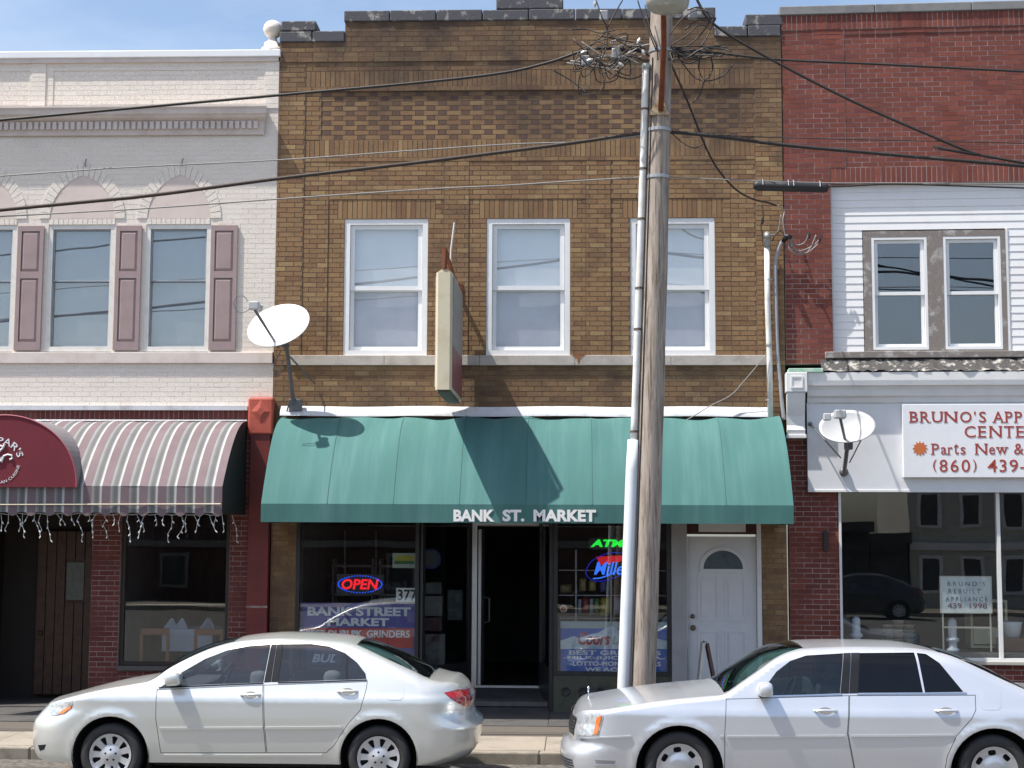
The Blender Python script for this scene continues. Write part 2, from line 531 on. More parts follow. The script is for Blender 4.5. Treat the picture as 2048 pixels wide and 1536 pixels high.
# ------------------------------------------------------------------ bricks
CO, SL = .0677, .2127
class Bricks:
    def __init__(s, xf=None, jt=.0095, seed=3, k=1.):
        s.k = k
        s.b, s.m, s.xf, s.jt, s.r = [], MB(xf), xf, jt, random.Random(seed)
    def panel(s, x0, x1, z0, z1, y, bond='run', mat='a', mat2='b', off=0, depth=.10, rec=.004):
        if x1 - x0 < .02 or z1 - z0 < .02:
            return
        y *= s.k
        s.m.box(x0, x1, y + rec, y + depth + .12, z0, z1)
        j = s.jt / 2
        if bond == 'soldier':
            n = max(1, round((x1 - x0) / CO))
            w = (x1 - x0) / n
            for i in range(n):
                s.b.append((x0 + i * w + j, x0 + (i + 1) * w - j, z0 + j, z1 - j, y + s.r.uniform(-.0008, .0010), mat))
            return
        n = max(1, round((z1 - z0) / CO))
        h = (z1 - z0) / n
        for k in range(n):
            za, zb = z0 + k * h + j, z0 + (k + 1) * h - j
            if bond == 'flemish':
                per, ph = SL * 1.5, ((k + off) % 2) * SL * .75
            else:
                per, ph = SL, ((k + off) % 2) * SL * .5
            x = math.floor((x0 + ph) / per) * per - ph - per
            while x < x1:
                segs = [(x, x + SL, mat), (x + SL, x + per, mat2)] if bond == 'flemish' else [(x, x + SL, mat)]
                for a, b, mm in segs:
                    a2, b2 = max(a, x0), min(b, x1)
                    if b2 - a2 > .03:
                        s.b.append((a2 + j, b2 - j, za + s.r.uniform(-.0008, .0008), zb, y + s.r.uniform(-.0008, .0010), mm))
                x += per
    def finish(s, wall, mats, nind=300, focus=(0, -20, 3)):
        foc = Vector(focus)
        xf = s.xf or Matrix.Identity(4)
        def sc(b):
            c = xf @ Vector(((b[0] + b[1]) / 2, b[4], (b[2] + b[3]) / 2))
            return (c - foc).length - 40 * min(b[1] - b[0], .19)
        s.b.sort(key=sc)
        for b in s.b[:nind]:
            w, h = round(b[1] - b[0], 3), round(b[3] - b[2], 3)
            mb = MB().box(-w / 2, w / 2, 0, .06, 0, h, back=False)
            key = ('brick', mats[b[5]].name, w, h)
            if key not in slab_me:
                me = bpy.data.meshes.new('brick')
                me.from_pydata(mb.v, [], mb.f)
                me.materials.append(mats[b[5]])
                slab_me[key] = me
            o = bpy.data.objects.new('brick', slab_me[key])
            COL.objects.link(o)
            setp(o, wall, xf @ Matrix.Translation(((b[0] + b[1]) / 2, b[4], b[2])))
        by = {}
        for b in s.b[nind:]:
            by.setdefault(b[5], MB(s.xf)).box(b[0], b[1], b[4], b[4] + .06, b[2], b[3], back=False)
        for k, mb in by.items():
            stuff(obj('brickwork', mb, mats[k], wall))

def ring(mb, x0, x1, z0, z1, w, y0, y1, wb=None, wt=None):
    wb, wt = wb or w, wt or w
    mb.box(x0, x0 + w, y0, y1, z0, z1)
    mb.box(x1 - w, x1, y0, y1, z0, z1)
    mb.box(x0 + w, x1 - w, y0 + .0004, y1, z1 - wt, z1)
    mb.box(x0 + w, x1 - w, y0 + .0004, y1, z0, z0 + wb)
    return mb
def pane(x0, x1, z0, z1, y, mat, parent, xf=None, name='pane'):
    return obj(name, MB(xf).box(x0, x1, y, y + .006, z0, z1), mat, parent)

def sash_window(par, x0, x1, z0, z1, zm, y, fm, gl_up, gl_lo, shade_up, shade_lo, fw=.06, sw=.05, xf=None, sm=None):
    sm = sm or fm
    """double-hung window: frame, two sashes, two panes, shades behind; y = face of the frame"""
    wroot = obj('window', ring(MB(xf), x0, x1, z0, z1, fw, y, y + .10, wb=fw * 1.15), fm, par)
    a0, a1, b0, b1 = x0 + fw, x1 - fw, z0 + fw * 1.15, z1 - fw
    obj('upper_sash', ring(MB(xf), a0 + .004, a1 - .004, zm - .015, b1 - .003, sw, y + .030, y + .062), sm, wroot)
    obj('lower_sash', ring(MB(xf), a0 + .004, a1 - .004, b0 + .003, zm + .022, sw * .9, y + .064, y + .094), sm, wroot)
    pane(a0 + sw, a1 - sw, zm + sw - .018, b1 - sw, y + .045, gl_up, wroot, xf)
    pane(a0 + sw * .9, a1 - sw * .9, b0 + sw * .9, zm + .02 - sw * .85, y + .078, gl_lo, wroot, xf)
    def shade(za, zb, m, yy):
        if m:
            obj('shade', MB(xf).grid(lambda s, t: (a0 + .01 + (a1 - a0 - .02) * s, yy + .006 * math.sin(t * 9 + s * 3), za + (zb - za) * t), 6, 10), m, wroot, smooth=True)
    shade(zm + .02, b1, shade_up, y + .115)
    shade(b0, zm + .02, shade_lo, y + .135)
    return wroot
# ================================================================== brown brick building (market)
bx = lambda u, v=560: P(u, v, 0).x
bz = lambda v, u=1050: P(u, v, 0).z
BL, BR = bx(551, 560), bx(1570, 700)
market = thing('market_building', 'two-storey brown brick shop building with stepped parapet and three white windows', 'building', (0, 0, SW))
B = Bricks(seed=5, k=.40)
zF = [bz(817), bz(731), bz(711), bz(437), bz(405), bz(398), bz(322), bz(314), bz(278), bz(190), bz(181), bz(172), bz(140), bz(122), bz(112)]
zflash, zsillb, zsill, zwt, zso, zln, zp0, zp1, zc0, zc1, zd0, zd1, zs1, ze0, ze1 = zF
X605, X655, X887, X937, X1172, X1222, X1463, X1513 = [bx(a) for a in (605, 655, 887, 937, 1172, 1222, 1463, 1513)]
WINS = [(bx(688), bx(855)), (bx(973), bx(1140)), (bx(1261), bx(1430))]
B.panel(BL, BR, zflash - .12, zsillb, 0)
# outer piers and strips
B.panel(BL, X605, zsillb, zc1, -.045)
B.panel(X605, X655, zsillb, zp0, -.022, off=1)
B.panel(X1513, BR, zsillb, zc1, -.045)
B.panel(X1463, X1513, zsillb, zp0, -.022, off=1)
for a, b in ((X887, X937), (X1172, X1222)):
    B.panel(a, b, zsillb, zp0, -.022)
for (a, b), (w0, w1) in zip(((X655, X887), (X937, X1172), (X1222, X1463)), WINS):
    B.panel(a, w0, zsillb, zwt, 0)
    B.panel(w1, b, zsillb, zwt, 0)
    B.panel(w0, w1, zsillb, zsill - .02, .02)
    B.panel(a, w0 - .10, zwt, zln, 0)
    B.panel(w1 + .10, b, zwt, zln, 0)
    B.panel(w0 - .10, w1 + .10, zwt, zln, 0, 'soldier')
    B.panel(a, b, zln, zp0, -.016)
# frieze
x643, x1478 = bx(643, 230), bx(1480, 230)
B.panel(X605, X1513, zp0, zp1, -.03)
B.panel(X605, X1513, zp1, zc0, -.012, 'soldier')
B.panel(X605, x643, zc0, zd0, -.022, off=1)
B.panel(x1478, X1513, zc0, zd0, -.022, off=1)
B.panel(x643, x1478, zc0, zd0, .0, 'flemish', 'a', 'h')
B.panel(BL, X605, zc1, zd0, -.045)
B.panel(X1513, BR, zc1, zd0, -.045)
B.panel(BL, BR, zd0, zd1, -.058)
B.panel(BL, X605, zd1, ze0, -.040)
B.panel(X1513, BR, zd1, ze0, -.040)
B.panel(X605, X1513, zd1, zs1, -.03, 'soldier')
B.panel(X605, X1513, zs1, ze0, -.032)
B.panel(BL, BR, ze0, ze1, -.060)
xm0, xm1 = bx(691, 40), bx(1428, 30)
zL, zM, zR = bz(85, 620), bz(42, 1000), bz(74, 1500)
B.panel(BL, xm0, ze1, zL, -.04)
B.panel(xm0, xm1, ze1, zM, -.04)
B.panel(xm1, BR, ze1, zR, -.04)
# ground-floor piers
p0, p1 = bx(541, 1150), bx(592, 1150)
q0, q1 = bx(1524, 1200), bx(1578, 1200)
zlint = P(1000, 1010, 0).z
B.panel(p0, p1, SW, zflash - .10, -.02)
B.panel(q0, q1 - .02, SW, zflash - .10, -.02)
wall_b = obj('wall', B.m, mortar_tan, market)
B.finish(wall_b, {'a': tan_brick, 'h': header_brick}, 300, (0, -20, 6))
# parapet coping stones
def copestones(x0, x1, z0, z1, n, y0=-.036):
    w = (x1 - x0) / n
    for i in range(n):
        obj('coping_stone', MB().bbox(x0 + i * w + .004, x0 + (i + 1) * w - .004, y0 + RND.uniform(-.006, .006), .34, z0, z1 + RND.uniform(-.006, .006), .014), coping_m, market)
copestones(BL - .01, xm0, zL, bz(64, 620), 2)
copestones(xm0 - .02, xm1 + .02, zM, bz(20, 1050), 8)
copestones(xm1, BR + .0, zR, bz(53, 1500), 2)
copestones(bx(563, 60), bx(633, 60), bz(64, 620) + .008, bz(43, 600), 1, -.03)
copestones(bx(992, 20), bx(1127, 20), bz(20, 1050) + .008, bz(-4, 1060), 1, -.03)
copestones(bx(1490, 50), bx(1566, 50), bz(53, 1500) + .008, bz(30, 1530), 1, -.03)
# upper windows
sh_up = M('white_blind', (.88, .90, .91), .8, var=.06, vs=3)
sh_lo = M('grey_blind', (.70, .70, .74), .8, var=.12, vs=2)
for w0, w1 in WINS:
    sash_window(market, w0, w1, zsill - .012, zwt, bz(577), .012, vinyl, win_glass, mesh_glass, sh_up, sh_lo, fw=.075, sw=.06)
# stone sill band and metal flashing over the awning
sx0, sx1 = bx(580, 720), bx(1535, 720)
nst = 5
for i in range(nst):
    a, b = sx0 + (sx1 - sx0) * i / nst, sx0 + (sx1 - sx0) * (i + 1) / nst
    obj('sill_stone', MB().bbox(a + .002, b - .002, -.036, .10, zsillb, zsill, .006), limestone, market)
obj('rust_stain', MB().prism([(bx(1141, 720), zsill + .02), (bx(1172, 720), zsill + .02), (bx(1160, 720), zsill - .06), (bx(1158, 720), zsillb + .004), (bx(1153, 720), zsill - .05)], -.0382, -.0365), M('rust_streak', (.22, .085, .035), .9, col2=(.36, .22, .14), vs=16), market)
fx0, fx1 = bx(563, 825), bx(1535, 825)
zfl0, zfl1 = bz(834), bz(818)
obj('flashing', MB().grid(lambda s, t: (fx0 + (fx1 - fx0) * s, [-.028, -.05, -.115, -.125][round(t * 3)] + .006 * math.sin(s * 37) + .004 * math.sin(s * 91), [zfl1 + .03, zfl1, zfl0 + .05, zfl0][round(t * 3)] + .006 * math.sin(s * 23 + 1)), 80, 3), flash_m, market, smooth=True)
# storefront head wall behind the awning, side walls, roof and back
gl0, gl1, gl2, gl3 = bx(592, 1150), bx(838, 1150), bx(1107, 1150), bx(1342, 1150)
zhead = P(900, 1046, 0).z + .05
obj('head_board', MB().box(p1, q0, -.01, .10, zhead, zflash - .11), dark_wood, market)
obj('upper_floor', MB().box(BL + .02, BR - .03, .24, 11, zflash - .3, bz(130)), dark_in, market)
obj('roof', MB().box(BL + .02, BR - .03, .35, 11.2, bz(130) + .01, bz(118)), tar_m, market)
def room(par, x0, x1, y0, y1, z0, z1, mat, fl, xf=None):
    t = .06
    mb = MB(xf)
    mb.box(x0 - t, x0, y0, y1, z0, z1)
    mb.box(x1, x1 + t, y0, y1, z0, z1)
    mb.box(x0 - t, x1 + t, y1 + .001, y1 + t, z0, z1)
    mb.box(x0 - t, x1 + t, y0, y1 + t, z1 + .001, z1 + t)
    obj('room_walls', mb, mat, par)
    obj('room_floor', MB(xf).box(x0, x1, y0, y1 - .001, z0 - .05, z0 + .01), fl, par)
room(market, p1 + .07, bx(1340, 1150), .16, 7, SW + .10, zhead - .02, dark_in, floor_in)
# ---- storefront
win_bot = P(900, 1335, 0).z
bulk_m = M('mossy_bulkhead', (.085, .088, .06), .8, col2=(.05, .05, .045), vs=6, bump=.2)
sf = obj('storefront', ring(MB(), gl0, gl1, win_bot, zhead, .05, -.01, .07), dark_wood, market)
pane(gl0 + .05, gl1 - .05, win_bot + .05, zhead - .05, .02, shop_glass, sf)
obj('bulkhead', MB().box(gl0, gl1, -.005, .10, SW - .02, win_bot), bulk_m, market)
zrb = P(1220, 1352, 0).z
obj('bulkhead', MB().box(gl2, gl3, -.005, .12, SW - .02, zrb), bulk_m, market)
for k, u in enumerate((1131, 1166, 1201)):
    c = P(u, 1383, 0)
    obj('vent', MB().lathe([(.0, -.012), (.045, -.012), (.055, -.02), (.062, -.012), (.062, .02)], (c.x, 0, c.z), (0, 1, 0), 18), M('vent_iron', (.03, .03, .03), .6), market, smooth=True)
sf2 = obj('storefront', ring(MB(), gl2, gl3, zrb + .002, zhead, .055, -.012, .07), dark_wood, market)
pane(gl2 + .05, gl3 - .05, zrb + .055, zhead - .05, .02, shop_glass, sf2)
# recessed entry: splayed side windows, door frame, open door leaf
RY = 1.05
eb0, eb1 = P(945, 1200, RY).x, P(1077, 1200, RY).x
def splay(xa, xb, mb, w0, w1, z0, z1, t=.05):
    d = Vector((xb - xa, RY, 0)).normalized()
    nrm = Vector((-d.y, d.x, 0)) * t / 2
    a, b = Vector((xa, .0, 0)) + d * w0, Vector((xa, .0, 0)) + d * w1
    vs = []
    for z in (z0, z1):
        vs += [a + nrm + Vector((0, 0, z)), b + nrm + Vector((0, 0, z)), b - nrm + Vector((0, 0, z)), a - nrm + Vector((0, 0, z))]
    return mb.add(vs, [(0, 1, 2, 3), (7, 6, 5, 4), (0, 4, 5, 1), (1, 5, 6, 2), (2, 6, 7, 3), (3, 7, 4, 0)])
zst = .34
for xa, xb in ((gl1 + .03, eb0 - .03), (gl2 - .03, eb1 + .03)):
    L = math.hypot(xb - xa, RY)
    mb = MB()
    splay(xa, xb, mb, 0, .06, SW, zhead)
    splay(xa, xb, mb, L - .06, L, SW, zhead)
    splay(xa, xb, mb, .06, L - .06, SW, win_bot)
    splay(xa, xb, mb, .06, L - .06, zhead - .06, zhead)
    sr = obj('return_frame', mb, dark_wood, market, recalc=True)
    obj('pane', splay(xa, xb, MB(), .06, L - .06, win_bot, zhead - .06, .006), shop_glass, sr, recalc=True)
obj('entry_ramp', MB().add([(gl1 - .02, -.02, SW - .004), (gl2 + .02, -.02, SW - .004), (eb1, RY, zst), (eb0, RY, zst), (gl1 - .02, -.02, 0), (gl2 + .02, -.02, 0), (eb1, RY, 0), (eb0, RY, 0)], [(0, 1, 2, 3), (0, 4, 5, 1), (1, 5, 6, 2), (3, 2, 6, 7), (0, 3, 7, 4)]), shade_pave_m, market)
obj('door_frame', ring(MB(), eb0 - .01, eb1 + .09, zst, zhead, .07, RY, RY + .09, wb=.03), alum, market)
dl = obj('door', MB().bbox(eb0 + .065, eb0 + .115, RY + .12, RY + .95, zst + .02, zhead - .12, .006), alum, market)
dl.name = 'door'
for k, (za, w) in enumerate(((.95, .02),)):
    obj('handle', MB().tube([(eb0 + .12, RY + .85, zst + .85), (eb0 + .19, RY + .85, zst + .87), (eb0 + .19, RY + .85, zst + 1.2), (eb0 + .12, RY + .85, zst + 1.22)], .012, 8), alum, dl)
# stair door on the right with trim, transom and fanlight
dx0, dx1 = bx(1376, 1200), bx(1513, 1200)
zd_top, zd_bot = P(1440, 1073, 0).z, SW + .05
obj('door_post', MB().bbox(gl3 + .004, dx0 - .012, -.05, .12, SW, zhead + .02, .008), grey_paint, market)
obj('door_post', MB().bbox(dx1 + .008, q0 - .004, -.03, .12, SW, zhead + .02, .008), white_paint, market)
obj('transom', MB().box(dx0 - .012, dx1 + .008, .0, .10, zd_top + .03, zhead + .02), M('maroon_board', (.06, .018, .015), .7), market)
obj('transom_sign', MB().bbox(bx(1397, 1060), bx(1491, 1060), -.02, -.002, P(1440, 1064, 0).z, zhead - .01, .003), white_paint, market)
door = obj('door', MB().box(dx0, dx1, .05, .09, zd_bot, zd_top), M('white_door', (.66, .66, .68), .45, var=.06), market)
dw = dx1 - dx0
fcx, fz0 = (dx0 + dx1) / 2 + .02, P(1445, 1138, 0).z
arc = lambda r, n=20: [(fcx + r * math.cos(pi * k / n), fz0 + r * .93 * math.sin(pi * k / n)) for k in range(n + 1)]
fan = MB()
A_, B_ = arc(.315), arc(.262)
for k in range(20):
    fan.add([(A_[k][0], .03, A_[k][1]), (A_[k + 1][0], .03, A_[k + 1][1]), (B_[k + 1][0], .03, B_[k + 1][1]), (B_[k][0], .03, B_[k][1]), (A_[k][0], .05, A_[k][1]), (A_[k + 1][0], .05, A_[k + 1][1]), (B_[k + 1][0], .05, B_[k + 1][1]), (B_[k][0], .05, B_[k][1])], [(0, 3, 2, 1), (0, 1, 5, 4), (2, 3, 7, 6)])
fan.box(fcx - .315, fcx + .315, .03, .05, fz0 - .05, fz0 - .001)
fo = obj('fanlight', fan, MATS['white_door'], door)
obj('pane', MB().prism(arc(.262) , .044, .049), M('fan_glass', (.10, .13, .15), .12, var=.3, vs=9), door)
def mold(x0, x1, z0, z1):
    mb = ring(MB(), x0, x1, z0, z1, .028, .038, .05)
    mb.box(x0 + .055, x1 - .055, .041, .05, z0 + .055, z1 - .055)
    obj('door_panel', mb, MATS['white_door'], door)
zA, zB, zC, zD_ = P(1445, 1155, 0).z, P(1445, 1242, 0).z, P(1445, 1262, 0).z, zd_bot + .14
for a, b in ((dx0 + .13, dx0 + dw / 2 - .035), (dx0 + dw / 2 + .035, dx1 - .13)):
    mold(a, b, zB, zA)
    mold(a, b, zD_, zC)
brass = M('dull_brass', (.20, .15, .09), .4, metal=.7)
for u, v, r in ((1386, 1233, .028), (1387, 1256, .033)):
    c = P(u, v, 0)
    obj('knob', MB().lathe([(0, -.05), (r * .7, -.048), (r, -.03), (r * .7, -.012), (r * .45, -.008), (r * 1.1, .0), (r * 1.1, .012)], (c.x, .05, c.z), (0, 1, 0), 14), brass, door, smooth=True)
# ================================================================== cream painted building (restaurant) on the left
lx = lambda u, v=560: P(u, v, 0).x
lz = lambda v, u=280: P(u, v, 0).z
rest = thing('restaurant_building', 'cream painted brick building with mauve shutters, pointed arches and dentil cornice', 'building', (lx(260), 0, SW))
LX0 = lx(-160)
LX1 = BL - .004
LB = Bricks(jt=.007, seed=11, k=.5)
ZL = dict(cap0=lz(117), cap1=lz(103), corn1=lz(219), corn0=lz(237), bed0=lz(272), wt=lz(449), wb=lz(703), sill1=lz(705), sill0=lz(727), bot=lz(812), spring=lz(437), band0=lz(842))
rc = .0022
S0, S1 = lx(60, 170), lx(92, 170)
# parapet: piers and sunk panels with a rowlock border
LB.panel(S0, S1, ZL['corn1'], ZL['cap0'] - .06, -.028, rec=rc)
LB.panel(lx(530, 170), LX1, ZL['corn1'], ZL['cap0'] - .06, -.028, rec=rc)
zi = lz(141)
LB.panel(LX0, S0, ZL['corn1'], zi, .012, rec=rc)
LB.panel(LX0, S0, zi, ZL['cap0'] - .06, -.004, rec=rc)
LB.panel(S1, lx(107, 170), ZL['corn1'], zi, -.004, rec=rc)
LB.panel(lx(107, 170), lx(515, 170), ZL['corn1'], zi, .012, rec=rc)
LB.panel(lx(515, 170), lx(530, 170), ZL['corn1'], zi, -.004, rec=rc)
LB.panel(S1, lx(530, 170), zi, ZL['cap0'] - .06, -.004, rec=rc)
# wall bays
wins = [(lx(-92), lx(30)), (lx(94), lx(227)), (lx(290), lx(420))]
cen = [(a + b) / 2 for a, b in wins]
tops = ZL['spring'] + .62
LB.panel(LX0, LX1, tops, ZL['corn1'], 0, rec=rc)
edges = [LX0]
for a, b in wins:
    edges += [a, b]
edges.append(LX1)
for i in range(0, len(edges), 2):
    LB.panel(edges[i], edges[i + 1], ZL['sill1'], ZL['wt'], 0, rec=rc)
# zone of the pointed arches: build whole wall, tympana sit proud in it as framed recesses
hw = [(b - a) / 2 for a, b in wins]
def arch(cx, hw, z0, rise, n=14, grow=0.):
    R = (hw * hw + rise * rise) / (2 * hw)
    ptsl = []
    for k in range(n + 1):
        t = k / n
        z = rise * t
        x = -hw + (R - math.sqrt(max(R * R - z * z, 0)))
        ptsl.append((x, z))
    pl = [(cx + x * (1 + grow / hw), z0 + z * (1 + grow / rise)) for x, z in ptsl]
    pr = [(2 * cx - x, z) for x, z in pl[::-1]][1:]
    return pl + pr
rise = lz(350, 280) - ZL['spring']
inner = [arch(c, h * .985, ZL['spring'], rise) for c, h in zip(cen, hw)]
def in_arch(x, z, m=0.):
    for c, h in zip(cen, hw):
        if abs(x - c) < h + m:
            pts = arch(c, h * .985 + m, ZL['spring'], rise + m * 1.3)
            for i in range(len(pts) - 1):
                if pts[i][0] <= x <= pts[i + 1][0]:
                    t = (x - pts[i][0]) / max(1e-6, pts[i + 1][0] - pts[i][0])
                    if z < pts[i][1] + t * (pts[i + 1][1] - pts[i][1]):
                        return True
    return False
nb = len(LB.b)
LB.panel(LX0, LX1, ZL['wt'], tops, 0, rec=rc)
LB.b = LB.b[:nb] + [b for b in LB.b[nb:] if not in_arch((b[0] + b[1]) / 2, b[2] + .02, .07)]
LB.panel(LX0, LX1, ZL['bot'], ZL['sill0'], 0, rec=rc)
wall_l = obj('wall', LB.m, cream_paint, rest)
LB.finish(wall_l, {'a': paint_brick}, 300, (-4, -20, 5))
for c, h, pts in zip(cen, hw, inner):
    ty = obj('tympanum', MB().prism(pts + [], -.004, .02), tympanum_m, rest)
    outer = arch(c, h * .985 + .14, ZL['spring'], rise + .19)
    m = 22
    def at(pts, t):
        L = [0]
        for i in range(1, len(pts)):
            L.append(L[-1] + math.dist(pts[i], pts[i - 1]))
        d = t * L[-1]
        for i in range(1, len(pts)):
            if d <= L[i] + 1e-9:
                f = (d - L[i - 1]) / max(1e-9, L[i] - L[i - 1])
                return (pts[i - 1][0] + f * (pts[i][0] - pts[i - 1][0]), pts[i - 1][1] + f * (pts[i][1] - pts[i - 1][1]))
        return pts[-1]
    for k in range(m):
        t0, t1 = (k + .05) / m, (k + .95) / m
        obj('arch_brick', MB().prism([at(pts, t0), at(pts, t1), at(outer, t1), at(outer, t0)], -.010 + RND.uniform(-.001, .001), .015), paint_brick, rest)
    zz = ZL['spring'] + rise + .17
    obj('hook', MB().tube([(c + .02, 0, zz - .05), (c + .03, -.05, zz - .02), (c + .05, -.06, zz + .05)], .01, 6), tin_m, rest)
    # course of painted rowlocks under the tympanum
    x = c - h
    while x < c + h - .03:
        obj('arch_brick', MB().box(x + .004, min(x + CO, c + h) - .004, -.006 + RND.uniform(-.001, .001), .02, ZL['wt'] + .002, ZL['spring'] - .004), paint_brick, rest)
        x += CO
# cap, cornice, dentils
obj('parapet_cap', MB().bbox(LX0, LX1 + .02, -.055, .35, ZL['cap0'], ZL['cap1'], .01), M('white_cap', (.80, .81, .83), .35, var=.04), rest)
obj('cap_moulding', MB().prism([(0, 0)] * 0 + [(LX0, ZL['cap0'] - .06), (LX1 - .01, ZL['cap0'] - .06), (LX1 - .01, ZL['cap0'] - .002), (LX0, ZL['cap0'] - .002)], -.035, .1), cream_trim, rest)
cx1 = lx(545, 240)
prof = [(-.015, ZL['bed0']), (-.04, ZL['bed0'] + .005), (-.05, lz(262)), (-.055, lz(246)), (-.13, lz(240)), (-.14, ZL['corn0']), (-.17, lz(234)), (-.175, lz(226)), (-.20, lz(222)), (-.20, ZL['corn1']), (-.02, ZL['corn1'] + .05)]
cm = MB()
n = len(prof)
cm.add([(LX0, y, z) for y, z in prof] + [(cx1 - .12 + min(.12, -y * .4), y, z) for y, z in prof], [(i + 1, i, i + n, i + 1 + n) for i in range(n - 1)] + [tuple(range(n, 2 * n))])
obj('cornice', cm, cream_trim, rest, recalc=True)
x = LX0 + .05
dme = None
while x < cx1 - .16:
    piece('dentil', MB().box(-.027, .027, -.09, -.04, 0, lz(246) - lz(261)), cream_trim, rest, (x, 0, lz(261)))
    x += .085
# sill band, base flashing
obj('sill_band', MB().bbox(LX0, LX1 - .01, -.035, .05, ZL['sill0'], ZL['sill1'], .006), cream_trim, rest)
obj('base_flashing', MB().box(LX0, lx(497, 815), -.07, .05, lz(821), ZL['bot']), flash_m, rest)
# ball finial
fc = P(543, 56, 0)
zb = ZL['cap1']
fi = obj('finial', MB().lathe([(.155, .0), (.155, .05), (.12, .06), (.115, .13), (.075, .15), (.06, .19), (.055, .215), (.09, .235), (.118, .27), (.132, .32), (.132, .345), (.118, .395), (.09, .43), (.05, .452), (0, .46)], (fc.x - .0, .10, zb), (0, 0, 1), 24), cream_paint, rest, smooth=True)
# windows with shades and shutters
sh_l = M('slate_blind', (.29, .325, .345), .8, var=.10, vs=2)
for a, b in wins:
    sash_window(rest, a, b, ZL['wb'], ZL['wt'] - .002, lz(560), .008, dingy_vinyl, win_glass, win_glass, sh_l, sh_l, fw=.06, sw=.018, sm=M('screen_grey', (.30, .34, .37), .5))
for u0, u1 in ((34, 86), (231, 282), (421, 474)):
    x0, x1, z0, z1 = lx(u0), lx(u1), lz(701), lz(452)
    sh = obj('shutter', ring(MB(), x0, x1, z0, z1, .055, -.034, -.006, wb=.12, wt=.075), mauve, rest)
    obj('mid_rail', MB().box(x0 + .055, x1 - .055, -.0335, -.006, lz(557), lz(543)), mauve, sh)
    for za, zb_ in ((lz(543) + .002, z1 - .077), (z0 + .122, lz(557) - .002)):
        mb = MB()
        a0, a1 = x0 + .06, x1 - .06
        mb.add([(a0, -.016, za + .004), (a1, -.016, za + .004), (a1, -.016, zb_ - .004), (a0, -.016, zb_ - .004), (a0 + .03, -.030, za + .035), (a1 - .03, -.030, za + .035), (a1 - .03, -.030, zb_ - .035), (a0 + .03, -.030, zb_ - .035)], [(0, 1, 5, 4), (1, 2, 6, 5), (2, 3, 7, 6), (3, 0, 4, 7), (4, 5, 6, 7)])
        obj('raised_panel', mb, mauve, sh)
# ---- ground floor: red brick band, piers, shop window, recessed door
G = Bricks(seed=21)
xs = lx(497, 830)
G.panel(LX0, xs, lz(842), lz(821) - .0, -.03, 'soldier')
gx = lambda u: lx(u, 1180)
zg = SW
wb_ = P(350, 1332, 0).z
wtop = zhead + .1
G.panel(gx(183), gx(240), zg, lz(842), -.02)
G.panel(gx(458), gx(496), zg, lz(842), -.02)
G.panel(gx(240), gx(458), zg, wb_, -.015)
G.panel(LX0, gx(-60), zg, lz(842), -.02)
wall_g = obj('shopfront_wall', G.m, mortar_red, rest)
G.finish(wall_g, {'a': dusk_brick}, 260, (-5, -20, 1.6))
obj('head_board', MB().box(gx(-60), gx(458), .0, .12, wtop, lz(842)), M('maroon_board2', (.07, .02, .016), .7), rest)
swf = obj('shop_window', ring(MB(), gx(240) + .004, gx(458) - .004, wb_ + .002, wtop, .05, .03, .10), M('brown_trim', (.04, .028, .022), .6), rest)
pane(gx(240) + .05, gx(458) - .05, wb_ + .05, wtop - .05, .06, shop_glass, swf)
obj('sill', MB().bbox(gx(240) + .004, gx(458) - .004, -.07, .03, wb_ - .06, wb_ + .0, .005), M('dark_sill', (.12, .11, .10), .8), rest)
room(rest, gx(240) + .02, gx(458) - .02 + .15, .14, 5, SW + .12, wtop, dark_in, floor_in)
obj('curtain_rail', MB().tube([(gx(243), .25, P(350, 1210, .25).z), (gx(456), .25, P(350, 1208, .25).z)], .011, 8), M('pale_rail', (.62, .58, .40), .5), rest)
# entry recess with plank door
ER = 1.1
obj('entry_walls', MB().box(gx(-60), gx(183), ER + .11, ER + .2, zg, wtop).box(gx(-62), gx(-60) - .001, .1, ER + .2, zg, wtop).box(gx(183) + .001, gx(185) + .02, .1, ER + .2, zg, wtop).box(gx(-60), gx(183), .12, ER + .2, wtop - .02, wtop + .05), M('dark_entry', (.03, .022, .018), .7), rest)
obj('entry_floor', MB().box(gx(-60), gx(183), .0, ER + .1, SW - .05, SW + .012), shade_pave_m, rest)
ddx0, ddx1 = P(72, 1200, ER).x, P(186, 1200, ER).x
ddz1, ddz0 = P(130, 1062, ER).z, SW + .06
pd = obj('door', MB().box(ddx0, ddx1, ER + .03, ER + .08, ddz0, ddz1), brown_wood, rest)
npl = 6
for i in range(npl):
    a, b = ddx0 + (ddx1 - ddx0) * i / npl, ddx0 + (ddx1 - ddx0) * (i + 1) / npl
    if i in (3, 4):
        z2 = P(150, 1200, ER).z - .03
        obj('plank', MB().bbox(a + .003, b - .003, ER, ER + .03, ddz0, z2, .006), brown_wood, pd)
        z3 = P(150, 1124, ER).z + .03
        obj('plank', MB().bbox(a + .003, b - .003, ER, ER + .03, z3, ddz1, .006), brown_wood, pd)
    else:
        obj('plank', MB().bbox(a + .003, b - .003, ER, ER + .03, ddz0, ddz1, .006), brown_wood, pd)
a0, a1 = P(133, 1160, ER).x, P(168, 1160, ER).x
obj('pane', MB().box(a0, a1, ER - .004, ER + .028, P(150, 1200, ER).z, P(150, 1125, ER).z), M('frosted_pane', (.16, .17, .15), .25, var=.3, vs=12), pd)
obj('knob', MB().lathe([(0, -.06), (.03, -.05), (.03, -.03), (.012, -.02), (.012, .0)], (ddx0 + .09, ER, 1.05), (0, 1, 0), 12), brass, pd, smooth=True)
